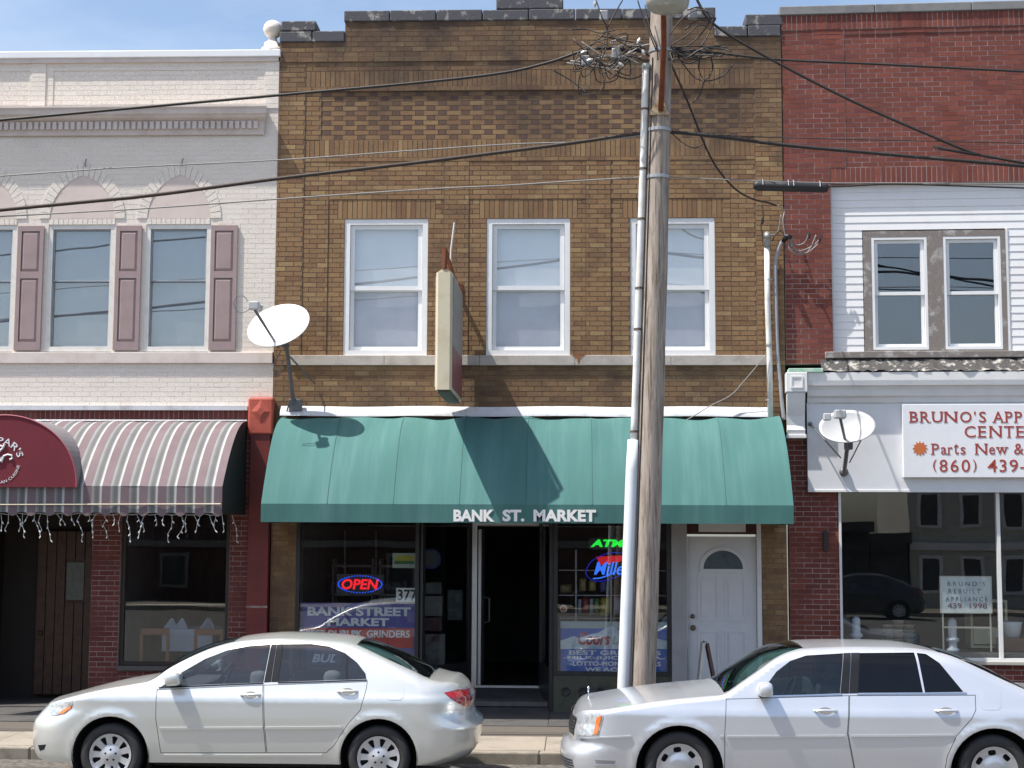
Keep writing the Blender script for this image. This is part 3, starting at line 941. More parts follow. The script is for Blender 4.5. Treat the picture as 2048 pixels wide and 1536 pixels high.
# painted pilaster with terracotta head between the two shops
pa, pb = lx(499, 1050), lx(541, 1050) - .003
obj('pilaster', MB().bbox(pa, pb, -.10, .05, SW, lz(868, 520), .01), oxblood, rest)
ca, cb = lx(499, 830), lx(551, 830)
cz0, cz1 = lz(871, 520), lz(796, 520)
cap = obj('pilaster_head', MB().bbox(ca, cb - .004, -.12, .0, cz0, cz1, .03), terracotta, rest)
mx_, mz_ = (ca + cb) / 2, cz0 + (cz1 - cz0) * .62
mb = MB()
r0, r1 = .13, .05
dia = lambda r, y: [(mx_ + r, y, mz_), (mx_, y, mz_ + r * 1.25), (mx_ - r, y, mz_), (mx_, y, mz_ - r * 1.25)]
mb.add(dia(r0, -.1205) + dia(r1, -.138), [(0, 4, 5, 1), (1, 5, 6, 2), (2, 6, 7, 3), (3, 7, 4, 0), (7, 6, 5, 4)])
obj('rosette', mb, terracotta, cap, recalc=True)
obj('pilaster_band', MB().box(pa - .004, pb + .001, -.104, -.095, P(520, 1215, 0).z, P(520, 1211, 0).z), mortar_red, rest)
# body of the building
obj('upper_floor', MB().box(LX0, LX1 - .03, .24, 11, lz(842) + .05, lz(150)), dark_in, rest)
obj('roof', MB().box(LX0, LX1 - .03, .36, 11.2, lz(150) + .01, lz(140)), tar_m, rest)
# ================================================================== red brick building (appliance shop) on the right, in its own frame
rz = lambda v, u=1800, y=0: PR(u, v, y).z
rx = lambda u, v=560, y=0: PR(u, v, y).x
shop = thing('appliance_shop_building', 'red brick building with white clapboard bay and white shop fascia', 'building', tuple(RF @ Vector((2, 0, SW))))
RXE = rx(2560)
D_ = Bricks(RF, seed=31, k=.35)
zt = rz(29, 1700)
X1661, X1690 = rx(1664), rx(1690, 200)
zsid1, zsid0, zled = rz(366, 1800), rz(703, 1800), rz(728, 1620)
zsold = zt - .21
RR = dict(rec=.0025)
D_.panel(.012, RXE, zsold, zt, -.055, 'soldier', **RR)
D_.panel(.012, RXE, zsold - CO, zsold, -.030, **RR)
zq = rz(333, 1800)
D_.panel(.012, X1690, zq, zsold - CO, -.022, **RR)
D_.panel(X1690, RXE, zq, zsold - CO, .0, **RR)
D_.panel(.012, X1661, zsid1, zq, -.022, **RR)
D_.panel(X1661, RXE, zsid1, zq, -.004, 'soldier', **RR)
D_.panel(.012, X1661, zled, zsid1, -.022, **RR)
gxR = lambda u: rx(u, 1150)
zfb = rz(984, 1800, -.1)
D_.panel(gxR(1579) , gxR(1681), SW, rz(860, 1600), -.015, **RR)
zbs = rz(1322, 2010)
D_.panel(gxR(1684), RXE, SW, zbs - .05, .01, **RR)
wall_r = obj('wall', D_.m, mortar_red, shop)
D_.finish(wall_r, {'a': red_brick}, 300, (5, -20, 2.5))
# coping
nco = 5
for i in range(nco):
    a, b = -.02 + (RXE + .02) * i / nco, -.02 + (RXE + .02) * (i + 1) / nco
    obj('coping_stone', MB(RF).bbox(a + .002, b - .002, -.045, .32, zt, zt + .125, .012), M('grey_coping', (.20, .20, .20), .7, col2=(.14, .14, .145), vs=4), shop)
# clapboard bay
xw0, xw1 = rx(1729), rx(2015)
zw1, zw0 = rz(459, 1870), zsid0
SY = .080
obj('bay_backing', MB(RF).box(X1661, RXE, SY + .76, SY + .80, zsid0, zsid1), dark_in, shop)
nbd = 22
hb = (zsid1 - zsid0) / nbd
clap = M('clapboard', (.78, .78, .79), .5, col2=(.70, .69, .67), vs=3, lo=.5, hi=.85)
def board(x0, x1, z):
    mb = MB(RF).add([(x0, SY - .003, z), (x1, SY - .003, z), (x1, SY + .004, z + hb), (x0, SY + .004, z + hb), (x0, SY + .022, z), (x1, SY + .022, z)], [(0, 1, 2, 3), (0, 4, 5, 1)])
    obj('clapboard', mb, clap, shop)
for i in range(nbd):
    z = zsid0 + i * hb
    if z < zw1 - hb * .4:
        board(X1661, xw0 - .01, z)
        board(xw1 + .035, RXE, z)
    else:
        board(X1661, RXE, z)
obj('corner_trim', MB(RF).box(X1661 - .0, X1661 + .03, SY - .010, SY + .0295, zsid0, zsid1), white_paint, shop)
obj('corner_trim', MB(RF).box(xw1 + .002, xw1 + .034, SY - .012, SY + .03, zsid0, zw1 + .02), white_paint, shop)
# weathered frame with two sash windows
wf = MB(RF)
xa0, xa1, xb0, xb1 = rx(1745), rx(1857), rx(1889), rx(2005)
zz1, zz0 = rz(471, 1870), rz(698, 1870)
wf.box(xw0, xa0, SY - .014, SY + .124, zw0, zw1)
wf.box(xa1, xb0, SY - .016, SY + .124, zw0, zw1)
wf.box(xb1, xw1, SY - .014, SY + .124, zw0, zw1)
wf.box(xa0, xa1, SY - .0145, SY + .124, zz1, zw1)
wf.box(xb0, xb1, SY - .0145, SY + .124, zz1, zw1)
wf.box(xa0, xa1, SY - .0145, SY + .124, zw0, zz0)
wf.box(xb0, xb1, SY - .0145, SY + .124, zw0, zz0)
obj('window_casing', wf, old_wood, shop)
sh_r = M('charcoal_blind', (.075, .078, .095), .8, var=.12, vs=2)
refl_glass = glassmat('reflecting_glass', (.80, .84, .88), 2.1, wob=.06)
for a, b in ((xa0, xa1), (xb0, xb1)):
    sash_window(shop, a + .002, b - .002, zz0 + .002, zz1 - .002, rz(585, 1870), SY - .012, vinyl, refl_glass, refl_glass, None, None, fw=.035, sw=.045, xf=RF)
# ledge
lb0 = rx(1650, 712)
obj('window_ledge', MB(RF).bbox(lb0, RXE, -.05, SY + .02, rz(716, 1850), zsid0 - .002, .008), old_wood, shop)
zc1 = rz(744, 1800, -.25)
lg = MB(RF)
rr = random.Random(4)
ng = 90
for j, (yy, zz) in enumerate(((-.02, rz(718, 1850) - .002), (-.07, rz(726, 1850)), (-.20, zc1 + .045), (-.25, zc1 + .02))):
    for i in range(ng + 1):
        x = rx(1640, 735) + (RXE - rx(1640, 735)) * i / ng
        lg.v.append(Vector((x, yy + rr.uniform(-.02, .02), zz + rr.uniform(-.014, .014) * (j > 0))))
for j in range(3):
    for i in range(ng):
        a = j * (ng + 1) + i
        lg.f.append((a, a + ng + 1, a + ng + 2, a + 1))
obj('ledge_roof', lg, tar_m, shop, recalc=True)
obj('copper_flashing', MB(RF).bbox(.02, rx(1642, 735), -.27, .0, zc1 + .002, zc1 + .055, .006), M('verdigris', (.30, .52, .40), .7, col2=(.55, .62, .55), vs=9), shop)
# cornice over the fascia
CY = -.40
cprof = [(-.10, rz(806, 1800, -.2)), (-.125, rz(803, 1800, -.2)), (-.135, rz(794, 1800, -.25)), (-.175, rz(790, 1800, -.25)), (-.185, rz(778, 1800, -.25)), (-.20, rz(772, 1800, -.25)), (-.235, rz(770, 1800, -.25)), (-.245, rz(760, 1800, -.25)), (-.245, zc1), (-.02, zc1)]
cm = MB(RF)
n = len(cprof)
xc0 = rx(1612, 770)
cm.add([(xc0, y, z) for y, z in cprof] + [(RXE, y, z) for y, z in cprof], [(i, i + 1, i + 1 + n, i + n) for i in range(n - 1)] + [tuple(range(n)), tuple(range(2 * n - 1, n - 1, -1))])
obj('fascia_cornice', cm, white_paint, shop, recalc=True)
# console bracket at the left end
k0, k1 = rx(1573, 800, -.3), rx(1616, 800, -.3)
kz0, kz1, kz2 = rz(868, 1590, -.25), zc1 + .001, rz(782, 1590, -.4)
br = obj('console', MB(RF).bbox(k0, k1, -.28, -.0, kz2, kz1, .008), white_paint, shop)
bp_ = [(-.02, kz0), (-.17, kz0), (-.18, kz0 + .06), (-.155, kz0 + .12), (-.165, kz0 + .25), (-.21, kz0 + .38), (-.26, kz2 - .004), (-.02, kz2 - .004)]
mb = MB(RF)
n = len(bp_)
mb.add([(k0 + .015, y, z) for y, z in bp_] + [(k1 - .03, y, z) for y, z in bp_], [(i, i + 1, i + 1 + n, i + n) for i in range(n - 1)] + [tuple(range(n)), tuple(range(2 * n - 1, n - 1, -1))])
obj('scroll', mb, white_paint, br, recalc=True)
rc_ = Vector(((k0 + k1) / 2, -.43, (kz1 + kz2) / 2))
obj('rosette', ring(MB(RF), k0 + .06, k1 - .06, kz2 + .05, kz1 - .05, .02, -.290, -.2795), white_paint, br)
obj('bracket_foot', MB(RF).bbox(k0, k1 - .012, -.19, 0, kz0 - .05, kz0 - .002, .006), white_paint, br)
# fascia board
fb0 = rx(1615, 900, -.10)
FY = -.10
obj('fascia', MB(RF).box(fb0, RXE, FY, .02, zfb, rz(804, 1800, -.1)), M('fascia_white', (.70, .71, .74), .5, var=.05), shop)
obj('fascia_edge', MB(RF).bbox(fb0 - .002, RXE, FY - .014, FY - .001, zfb - .004, zfb + .03, .004), white_paint, shop)
# shop window
ga, gb = gxR(1682), gxR(1995)
gtop = zfb + .0
swn = MB(RF)
swn.box(ga - .02, ga + .012, -.03, .06, zbs, gtop + .05)
swn.box(gb, gb + .045, -.03, .06, zbs, gtop + .05)
swn.box(ga + .012, RXE, -.029, .06, zbs, zbs + .035)
sw_ = obj('shop_window', swn, white_paint, shop)
pane(ga + .012, gb, zbs + .035, gtop + .05, .01, shop_glass, sw_, RF)
pane(gb + .045, RXE, zbs + .035, gtop + .05, .01, shop_glass, sw_, RF)
obj('shop_sill', MB(RF).bbox(ga - .02, RXE, -.09, .06, zbs - .05, zbs - .001, .008), M('stone_sill', (.42, .40, .36), .8), shop)
room(shop, ga - .0, RXE, .09, 5, SW + .10, gtop + .3, M('shop_wall', (.085, .085, .085), .9, var=.3, vs=2), floor_in, RF)
obj('upper_floor', MB(RF).box(.03, RXE, .9, 11, gtop + .4, zt - .4), dark_in, shop)
obj('roof', MB(RF).box(.03, RXE, .33, 11.2, zt - .39, zt - .32), tar_m, shop)
obj('wall_hook', MB(RF).box(gxR(1648), gxR(1656), -.06, -.016, rz(1102, 1652), rz(1062, 1652)), black_m, shop)
# ---- sign board
sb = thing('sign_board', 'white shop sign with red serif lettering and an orange sunburst', 'sign', tuple(RF @ Vector((rx(2000, 880), -.25, rz(955)))))
sx0_, sx1_ = rx(1806, 880, -.19), rx(2300, 880, -.19)
SYF = -.19
sz0, sz1 = rz(955, 1900, SYF), rz(808, 1900, SYF)
obj('panel', MB(RF).bbox(sx0_, sx1_, SYF, FY - .001, sz0, sz1, .006), M('sign_white', (.76, .77, .80), .4, var=.04), sb)
red_l = M('red_lettering', (.33, .05, .035), .5)
def rtext(body, u0, u1, v0, v1, mat, parent, **kw):
    uv = (u0 + u1) / 2
    return text(body, rx(u0, (v0 + v1) / 2, SYF), rx(u1, (v0 + v1) / 2, SYF), rz(v1, min(uv, 2048), SYF), rz(v0, min(uv, 2048), SYF), SYF - .004, mat, parent, xf=RF, **kw)
SERIF = {'B': 'lL', 'R': 'lLQ', 'U': 'lr', 'N': 'lrL', 'A': 'LR', 'P': 'lL', 'L': 'lL', 'I': 'mM', 'E': 'lL', 'T': 'M', 'r': 'L', 'w': 'lmr', 'd': 'R'}
def sign_line(chars, v0, v1, bold):
    """letters set one by one with small serif bars at the stem ends; chars: (letter, u0, u1)"""
    sf_ = MB(RF)
    for ch, u0, u1 in chars:
        low = ch in 'arsew'
        va = v0 + (v1 - v0) * .32 if low else v0
        um = min((u0 + u1) / 2, 2200)
        if ch == "'":
            rtext(ch, u0, u1, v0, v0 + 7, red_l, sb, bold=bold)
        elif ch == '-':
            rtext(ch, u0, u1, v0 + 15, v0 + 18, red_l, sb, bold=bold)
        else:
            rtext(ch, u0, u1, va, v1, red_l, sb, bold=bold)
        w = (u1 - u0)
        for k in SERIF.get(ch, ''):
            uu = {'l': u0 + w * .10, 'r': u1 - w * .10, 'm': um, 'L': u0 + w * .10, 'R': u1 - w * .10, 'M': um, 'Q': u1 - w * .06}[k]
            vv = va + .8 if k.islower() else v1 - .8
            a_, b_ = rx(uu - 3.6, vv, SYF), rx(uu + 3.6, vv, SYF)
            z_ = rz(vv, min(um, 2048), SYF)
            sf_.box(a_, b_, SYF - .0046, SYF - .001, z_ - .0055, z_ + .0055)
    if sf_.v:
        obj('serif', sf_, red_l, sb)
sign_line([('B', 1820, 1836), ('R', 1841, 1859), ('U', 1864, 1885), ('N', 1889, 1914), ('O', 1920, 1943), ("'", 1948, 1951), ('S', 1958, 1972), ('A', 1986, 2007), ('P', 2011, 2025), ('P', 2030, 2044), ('L', 2050, 2064), ('I', 2070, 2075), ('A', 2080, 2101), ('N', 2105, 2129), ('C', 2134, 2154), ('E', 2159, 2173)], 823, 845, .008)
sign_line([('C', 1929, 1951), ('E', 1957, 1972), ('N', 1979, 2003), ('T', 2008, 2028), ('E', 2033, 2048), ('R', 2054, 2072)], 852, 875, .004)
sign_line([('P', 1864, 1878), ('a', 1882, 1893), ('r', 1896, 1905), ('t', 1908, 1917), ('s', 1921, 1931), ('N', 1951, 1974), ('e', 1978, 1990), ('w', 1993, 2015), ('&', 2028, 2047), ('U', 2062, 2082), ('s', 2086, 2096), ('e', 2099, 2111), ('d', 2114, 2126)], 887, 909, .004)
sign_line([('(', 1866, 1873), ('8', 1879, 1895), ('6', 1901, 1917), ('0', 1923, 1940), (')', 1946, 1953), ('4', 1975, 1994), ('3', 1999, 2013), ('9', 2019, 2036), ('-', 2040, 2050), ('1', 2056, 2064), ('9', 2070, 2087), ('9', 2093, 2110), ('8', 2116, 2132)], 919, 944, .004)
sc_ = Vector((rx(1840, 897, SYF), SYF, rz(897, 1840, SYF)))
poly = []
for k in range(24):
    r = .10 if k % 2 == 0 else .068
    poly.append((sc_.x + r * math.cos(k * pi / 12), sc_.z + r * math.sin(k * pi / 12)))
sun_o = obj('sunburst', MB(RF).prism(poly, SYF - .004, SYF - .0005), M('orange_print', (.55, .15, .04), .5), sb)
# ================================================================== awnings
def canopy_mat(name, col, rough=.75):
    return M(name, col, rough, var=.10, vs=2.5, bump=.12, bs=300, spec=.3, fine=.04)
AW = 1.36
green, tt, bb = newmat('green_canvas')
bb.inputs['Roughness'].default_value = .8
bb.inputs['Specular IOR Level'].default_value = .25
g_ = N(tt, 'NewGeometry')
mpg = N(tt, 'Mapping')
mpg.inputs['Scale'].default_value = (5.5, .45, .45)
tt.links.new(g_.outputs['Position'], mpg.inputs[0])
ng_ = N(tt, 'TexNoise', i_Scale=1.0, i_Detail=7., i_Roughness=.66)
tt.links.new(mpg.outputs[0], ng_.inputs['Vector'])
rg_ = N(tt, 'ValToRGB')
rg_.color_ramp.elements[0].position, rg_.color_ramp.elements[0].color = .30, rgb((.052, .142, .130))
rg_.color_ramp.elements[1].position, rg_.color_ramp.elements[1].color = .72, rgb((.086, .192, .184))
rg_.color_ramp.elements.new(.5).color = rgb((.060, .158, .150))
tt.links.new(ng_.outputs['Fac'], rg_.inputs[0])
tt.links.new(rg_.outputs[0], bb.inputs['Base Color'])
ng2 = N(tt, 'TexNoise', i_Scale=260., i_Detail=3.)
tt.links.new(g_.outputs['Position'], ng2.inputs['Vector'])
bpg = N(tt, 'Bump', i_Strength=.12, i_Distance=.01)
tt.links.new(ng2.outputs['Fac'], bpg.inputs['Height'])
tt.links.new(bpg.outputs[0], bb.inputs['Normal'])
ga0, ga1 = P(566, 840, 0).x, P(1556, 840, 0).x
gz1 = P(1000, 834, 0).z
gz_v, gz_b = P(1050, 1009, -AW).z, P(1050, 1046, -AW).z
gaw = thing('green_awning', 'green canvas dome awning with white lettering over the market', 'awning', ((ga0 + ga1) / 2, 0, gz_b))
NR = 8
def gfn(s, t):
    y = -AW * t
    z = gz1 - (gz1 - gz_v) * t * t
    q = abs((s * NR) % 1 - .5) * 2                     # 1 on a rib, 0 between
    sag = (1 - t ** 5) * (.040 * (1 - q ** 3) * math.sin(pi * min(1, t * 1.2)) + .018 * math.sin(s * 61 + t * 5) * math.exp(-t * 5) + .010 * math.sin(s * 23 + t * 9))
    pk = .02 * (1 - q) * math.exp(-((t - .05) / .07) ** 2)
    return (ga0 + (ga1 - ga0) * s, y + sag * .6 * t, z - sag * (1 - .45 * t) - pk)
can = obj('canopy', MB().grid(gfn, 144, 26), green, gaw, smooth=True)
obj('valance', MB().grid(lambda s, t: (ga0 + (ga1 - ga0) * s, -AW - .003 + .006 * math.sin(s * 50) * t, gz_v + (gz_b - gz_v) * t), 90, 3), green, gaw, smooth=True)
for x in (ga0, ga1):
    mb = MB()
    n = 20
    pts = [gfn(0 if x == ga0 else 1, k / n) for k in range(n + 1)]
    pts = [(x, p[1], p[2]) for p in pts]
    mb.add(pts + [(x, -AW + .004, gz_b), (x, -.02, gz_b)], [tuple(range(n + 3))])
    obj('end_panel', mb, green, gaw)
fr_m = M('awning_tube', (.30, .31, .31), .5, metal=.5)
for k in range(NR + 1):
    s = k / NR
    s = min(max(s, .004), .996)
    def rib_pt(i, d):
        t_i = i / 12
        nv = Vector((0, -2 * t_i * (gz1 - gz_v), AW)).normalized()
        return Vector(gfn(s, t_i)) + nv * d
    pts = [rib_pt(i, -.03) for i in range(13)]
    obj('rib', MB().tube(pts + [(pts[-1][0], -AW + .03, gz_b + .02)], .012, 6), fr_m, gaw)
    if 0 < k < NR:
        obj('seam', MB().tube([rib_pt(i, .001) for i in range(13)], .0065, 6), M('green_seam', (.048, .138, .126), .8), gaw)
obj('front_bar', MB().tube([(ga0 + .01, -AW + .03, gz_b + .02), (ga1 - .01, -AW + .03, gz_b + .02)], .014, 6), fr_m, gaw)
let_w = M('white_lettering', (.78, .78, .76), .5, var=.04)
for w, u0, u1 in (('BANK', 907, 989), ('ST.', 1005, 1049), ('MARKET', 1067, 1192)):
    text(w, P(u0, 1030, -AW).x, P(u1, 1030, -AW).x, P(u0, 1043 if w != 'x' else 0, -AW).z, P(u0, 1019, -AW).z, -AW - .012, let_w, gaw, bold=.045)

# striped awning
stripe, tt, bb = newmat('striped_canvas')
bb.inputs['Roughness'].default_value = .8
g_ = N(tt, 'NewGeometry')
sx_ = N(tt, 'SeparateXYZ')
tt.links.new(g_.outputs['Position'], sx_.inputs[0])
md = N(tt, 'Math', operation='MULTIPLY')
md.inputs[1].default_value = 1 / .238
frc = N(tt, 'Math', operation='FRACT')
tt.links.new(sx_.outputs[0], md.inputs[0])
tt.links.new(md.outputs[0], frc.inputs[0])
rr_ = N(tt, 'ValToRGB')
rr_.color_ramp.interpolation = 'CONSTANT'
el = rr_.color_ramp.elements
el[0].position, el[0].color = 0, rgb((.165, .118, .128))
el[1].position, el[1].color = .46, rgb((.235, .238, .242))
for p_, c_ in ((.56, (.165, .165, .165)), (.64, (.115, .115, .117)), (.82, (.165, .165, .165)), (.88, (.42, .42, .42))):
    q = el.new(p_)
    q.color = rgb(c_)
tt.links.new(frc.outputs[0], rr_.inputs[0])
hs = N(tt, 'HueSaturation')
nn = N(tt, 'TexNoise', i_Scale=5., i_Detail=6.)
tt.links.new(g_.outputs['Position'], nn.inputs['Vector'])
mr = N(tt, 'MapRange')
mr.inputs['To Min'].default_value, mr.inputs['To Max'].default_value = .72, 1.15
tt.links.new(nn.outputs['Fac'], mr.inputs[0])
tt.links.new(mr.outputs[0], hs.inputs['Value'])
tt.links.new(rr_.outputs[0], hs.inputs['Color'])
tt.links.new(hs.outputs[0], bb.inputs['Base Color'])
SWY = 1.42
sa1 = P(495, 850, 0).x
sa0 = P(-120, 850, 0).x
sz1_, szv, szb = P(250, 843, 0).z, P(250, 972, -SWY).z, P(250, 1030, -SWY).z
saw = thing('striped_awning', 'pink, white and grey striped canvas awning with scalloped edge', 'awning', ((sa0 + sa1) / 2, 0, szb))
def sfn(s, t):
    q = abs((s * 5) % 1 - .5) * 2
    sag = .02 * (1 - q ** 3) * math.sin(pi * t) * (1 - t ** 4) + .006 * math.sin(s * 40 + t * 7)
    return (sa0 + (sa1 - sa0) * s, -SWY * t + sag * .6 * t, sz1_ - (sz1_ - szv) * t * t - sag * (1 - .45 * t) * (1 - t ** 5))
obj('canopy', MB().grid(sfn, 110, 24), stripe, saw, smooth=True)
def scal(s, t):
    x = sa0 + (sa1 - sa0) * s
    ph = ((x / .238) % 1)
    dip = .045 * max(0, math.cos((ph - .23) * 2 * pi)) ** .6 if math.cos((ph - .23) * 2 * pi) > 0 else 0
    return (x, -SWY + .006 * math.sin(s * 70) * t, szv + (szb + .03 - dip - szv) * t)
obj('valance', MB().grid(scal, 400, 4), stripe, saw, smooth=True)
mb = MB()
n = 20
pts = [(sa1, sfn(1, k / n)[1], sfn(1, k / n)[2]) for k in range(n + 1)]
mb.add(pts + [(sa1, -SWY + .004, szb + .03), (sa1, -.02, szb + .03)], [tuple(range(n + 3))])
obj('end_panel', mb, M('black_canvas', (.016, .014, .017), .8), saw)
obj('edge_cord', MB().tube([(sa0, -SWY - .015, P(100, 1011, -SWY).z), (sa1 - .01, -SWY - .015, P(430, 1008, -SWY).z)], .009, 6), M('cream_cord', (.62, .55, .42), .7), saw)
obj('head_rail', MB().tube([(sa0, -.03, sz1_ + .012), (sa1, -.03, sz1_ + .012)], .016, 6), alum, saw)
# burgundy dome in front of the striped awning
burg = canopy_mat('burgundy_canvas', (.155, .020, .032), .65)
DY = -SWY - .06
bc = P(4, 974, DY)
rxx, rzz = P(153, 970, DY).x - bc.x, P(4, 830, DY).z - bc.z
dome = thing('burgundy_awning', 'burgundy half-round canopy with white circular lettering in front of striped awning', 'awning', (bc.x, DY, bc.z))
n = 36
ell = [(bc.x + rxx * math.cos(pi * k / n), bc.z + rzz * math.sin(pi * k / n) ** .95) for k in range(n + 1)]
obj('front', MB().prism(ell, DY, DY + .012), burg, dome)
mb = MB()
for k in range(n):
    (xa, za), (xb, zb_) = ell[k], ell[k + 1]
    def yb(z):
        c = min(1, max(0, (z - szv) / (sz1_ - szv)))
        return -SWY * math.sqrt(max(0, 1 - c)) + .02
    mb.quad((xa, DY + .013, za), (xb, DY + .013, zb_), (xb, max(yb(zb_), DY + .05), zb_), (xa, max(yb(za), DY + .05), za))
obj('hood', mb, M('grey_canvas', (.22, .20, .21), .8), dome, recalc=True)
obj('piping', MB().tube([(a, DY - .004, b) for a, b in ell], .008, 6), M('pink_piping', (.42, .10, .13), .6), dome)
lw = M('white_print', (.72, .72, .74), .5)
px_m = 1 / (FPX / (CAMD + DY))
c0 = P(2, 922, DY)
text("PAR'S", 0, 0, 0, 0, DY - .005, lw, dome, bold=.01, arc=(c0.x - .02, c0.z - .02, .235, .325, -.12, 1.30))
obj('dot', MB().lathe([(0, -.005), (.016, -.005), (.016, .0)], (P(42, 905, DY).x, DY, P(42, 905, DY).z), (0, 1, 0), 14), lw, dome)
text("AN CUISINE", 0, 0, 0, 0, DY - .005, lw, dome, arc=(c0.x - .02, c0.z - .02, .268, .232, 3.05, 1.70))
def stroke(pts, r):
    pts2 = [(P(u, v, DY).x, DY - .006, P(u, v, DY).z) for u, v in pts]
    obj('swirl', MB().tube(pts2, r, 6), lw, dome)
stroke([(-14, 895), (-4, 890), (6, 893), (10, 889), (5, 897), (-2, 904), (-10, 906)], .014)
stroke([(-16, 923), (-4, 924), (5, 920), (8, 912), (16, 909), (24, 911), (25, 917), (20, 919)], .013)
stroke([(4, 914), (2, 922), (6, 924), (-2, 920)], .012)

# icicle light strings under the striped awning
ic = thing('icicle_lights', 'white icicle light string hanging from the striped awning edge', 'string lights', (P(230, 1040, -SWY).x, -SWY + .03, P(230, 1080, -SWY).z))
wire_m = M('white_wire', (.55, .55, .52), .5)
bulb_m = M('bulb', (.75, .75, .72), .25)
ir = random.Random(12)
zt_ = szb + .01
obj('main_wire', MB().tube([(sa0 + (sa1 - sa0) * k / 60, -SWY + .04, zt_ + .01 * math.sin(k * 1.7)) for k in range(61)], .004, 5), wire_m, ic)
x = sa0 + .1
while x < sa1 + .15:
    L = ir.choice([.12, .2, .28, .33])
    yy = -SWY + .04 if x < sa1 else -SWY + .04 + (x - sa1) * 6
    p = Vector((min(x, sa1), yy, zt_))
    pts = [p.copy()]
    seg = max(2, int(L / .07))
    for k in range(seg):
        p = p + Vector((ir.uniform(-.05, .05), ir.uniform(-.02, .02), -L / seg))
        pts.append(p.copy())
    mb = MB().tube(pts, .0035, 5)
    ob = obj('strand', mb, wire_m, ic)
    bm_ = MB()
    for q in pts[1:]:
        d = Vector((ir.uniform(-.03, .03), ir.uniform(-.01, .01), -.028))
        bm_.tube([q, q + d * .6, q + d], [.007, .008, .003], 6)
    stuff(obj('bulbs', bm_, bulb_m, ob))
    x += ir.uniform(.065, .13)

# ================================================================== projecting sign
PS = 1.82
sgn = thing('projecting_sign', 'tall cream box sign projecting from brick wall on a rusty bracket', 'sign', (P(890, 700, 0).x, -1, P(890, 800, 0).z))
nx0, nx1 = P(871, 660, -PS).x, P(904, 660, -PS).x
nz0, nz1 = P(888, 779, -PS).z, P(888, 544, -PS).z
xm_ = (nx0 + nx1) / 2
ivory = M('ivory_plastic', (.60, .54, .40), .5, col2=(.50, .42, .28), vs=4, lo=.5, hi=.75)
pale_face = M('faded_sign_face', (.66, .64, .60), .4, col2=(.55, .50, .46), vs=2)
hx = (nx1 - nx0) / 2
body = [(-hx, -PS + .05), (-.075, -PS), (.075, -PS), (hx, -PS + .05), (hx, -.14), (-hx, -.14)]
mb = MB()
n = len(body)
mb.add([(xm_ + a, b, nz0) for a, b in body] + [(xm_ + a, b, nz1) for a, b in body], [(i, (i + 1) % n, (i + 1) % n + n, i + n) for i in range(n)] + [tuple(range(n - 1, -1, -1)), tuple(range(n, 2 * n))])
bo = obj('box', mb, ivory, sgn)
obj('bottom_pan', MB().box(xm_ - .075, xm_ + .075, -PS + .06, -.2, nz0 - .03, nz0 - .001), M('dark_pan', (.07, .075, .06), .7), sgn)
zr = P(905, 690, -PS).z
obj('face_panel', MB().box(xm_ + hx + .001, xm_ + hx + .012, -PS + .10, -.2, nz0 + .04, zr), M('red_sign_face', (.26, .085, .095), .45, var=.2), sgn)
obj('face_panel', MB().box(xm_ + hx + .001, xm_ + hx + .012, -PS + .10, -.2, zr + .002, nz1 - .04), M('grey_sign_face', (.30, .30, .29), .5, var=.25, vs=6), sgn)
obj('face_panel', MB().box(xm_ - hx - .012, xm_ - hx - .001, -PS + .10, -.2, nz0 + .04, nz1 - .04), pale_face, sgn)
obj('cap_peak', MB().prism([(xm_ - .09, nz1 + .001), (xm_ + .09, nz1 + .001), (xm_ + .02, nz1 + .05), (xm_ - .02, nz1 + .05)], -PS + .03, -.15), ivory, sgn)
top = P(884, 497, -PS)
obj('bracket_arm', MB().tube([(xm_, -PS + .02, nz1 + .04), (xm_, -PS + .03, top.z), (xm_ + .01, -PS * .5, top.z - .09), (xm_ + .02, .0, top.z - .24)], .030, 8), rust_m, sgn)
obj('wall_plate', MB().box(xm_ - .06, xm_ + .10, -.025, .0, top.z - .34, top.z - .14), rust_m, sgn)
obj('conduit', MB().tube([(P(909, 445, -.6).x, -.6, P(909, 445, -.6).z), (P(902, 500, -.6).x, -.6, P(902, 500, -.6).z), (P(900, 545, -.6).x, -.6, nz1 + .01)], .014, 6), M('pale_pipe', (.60, .56, .54), .5), sgn)
obj('hanger', MB().tube([(xm_, -.35, nz1), (xm_, -.35, top.z - .16)], .014, 6), rust_m, sgn)

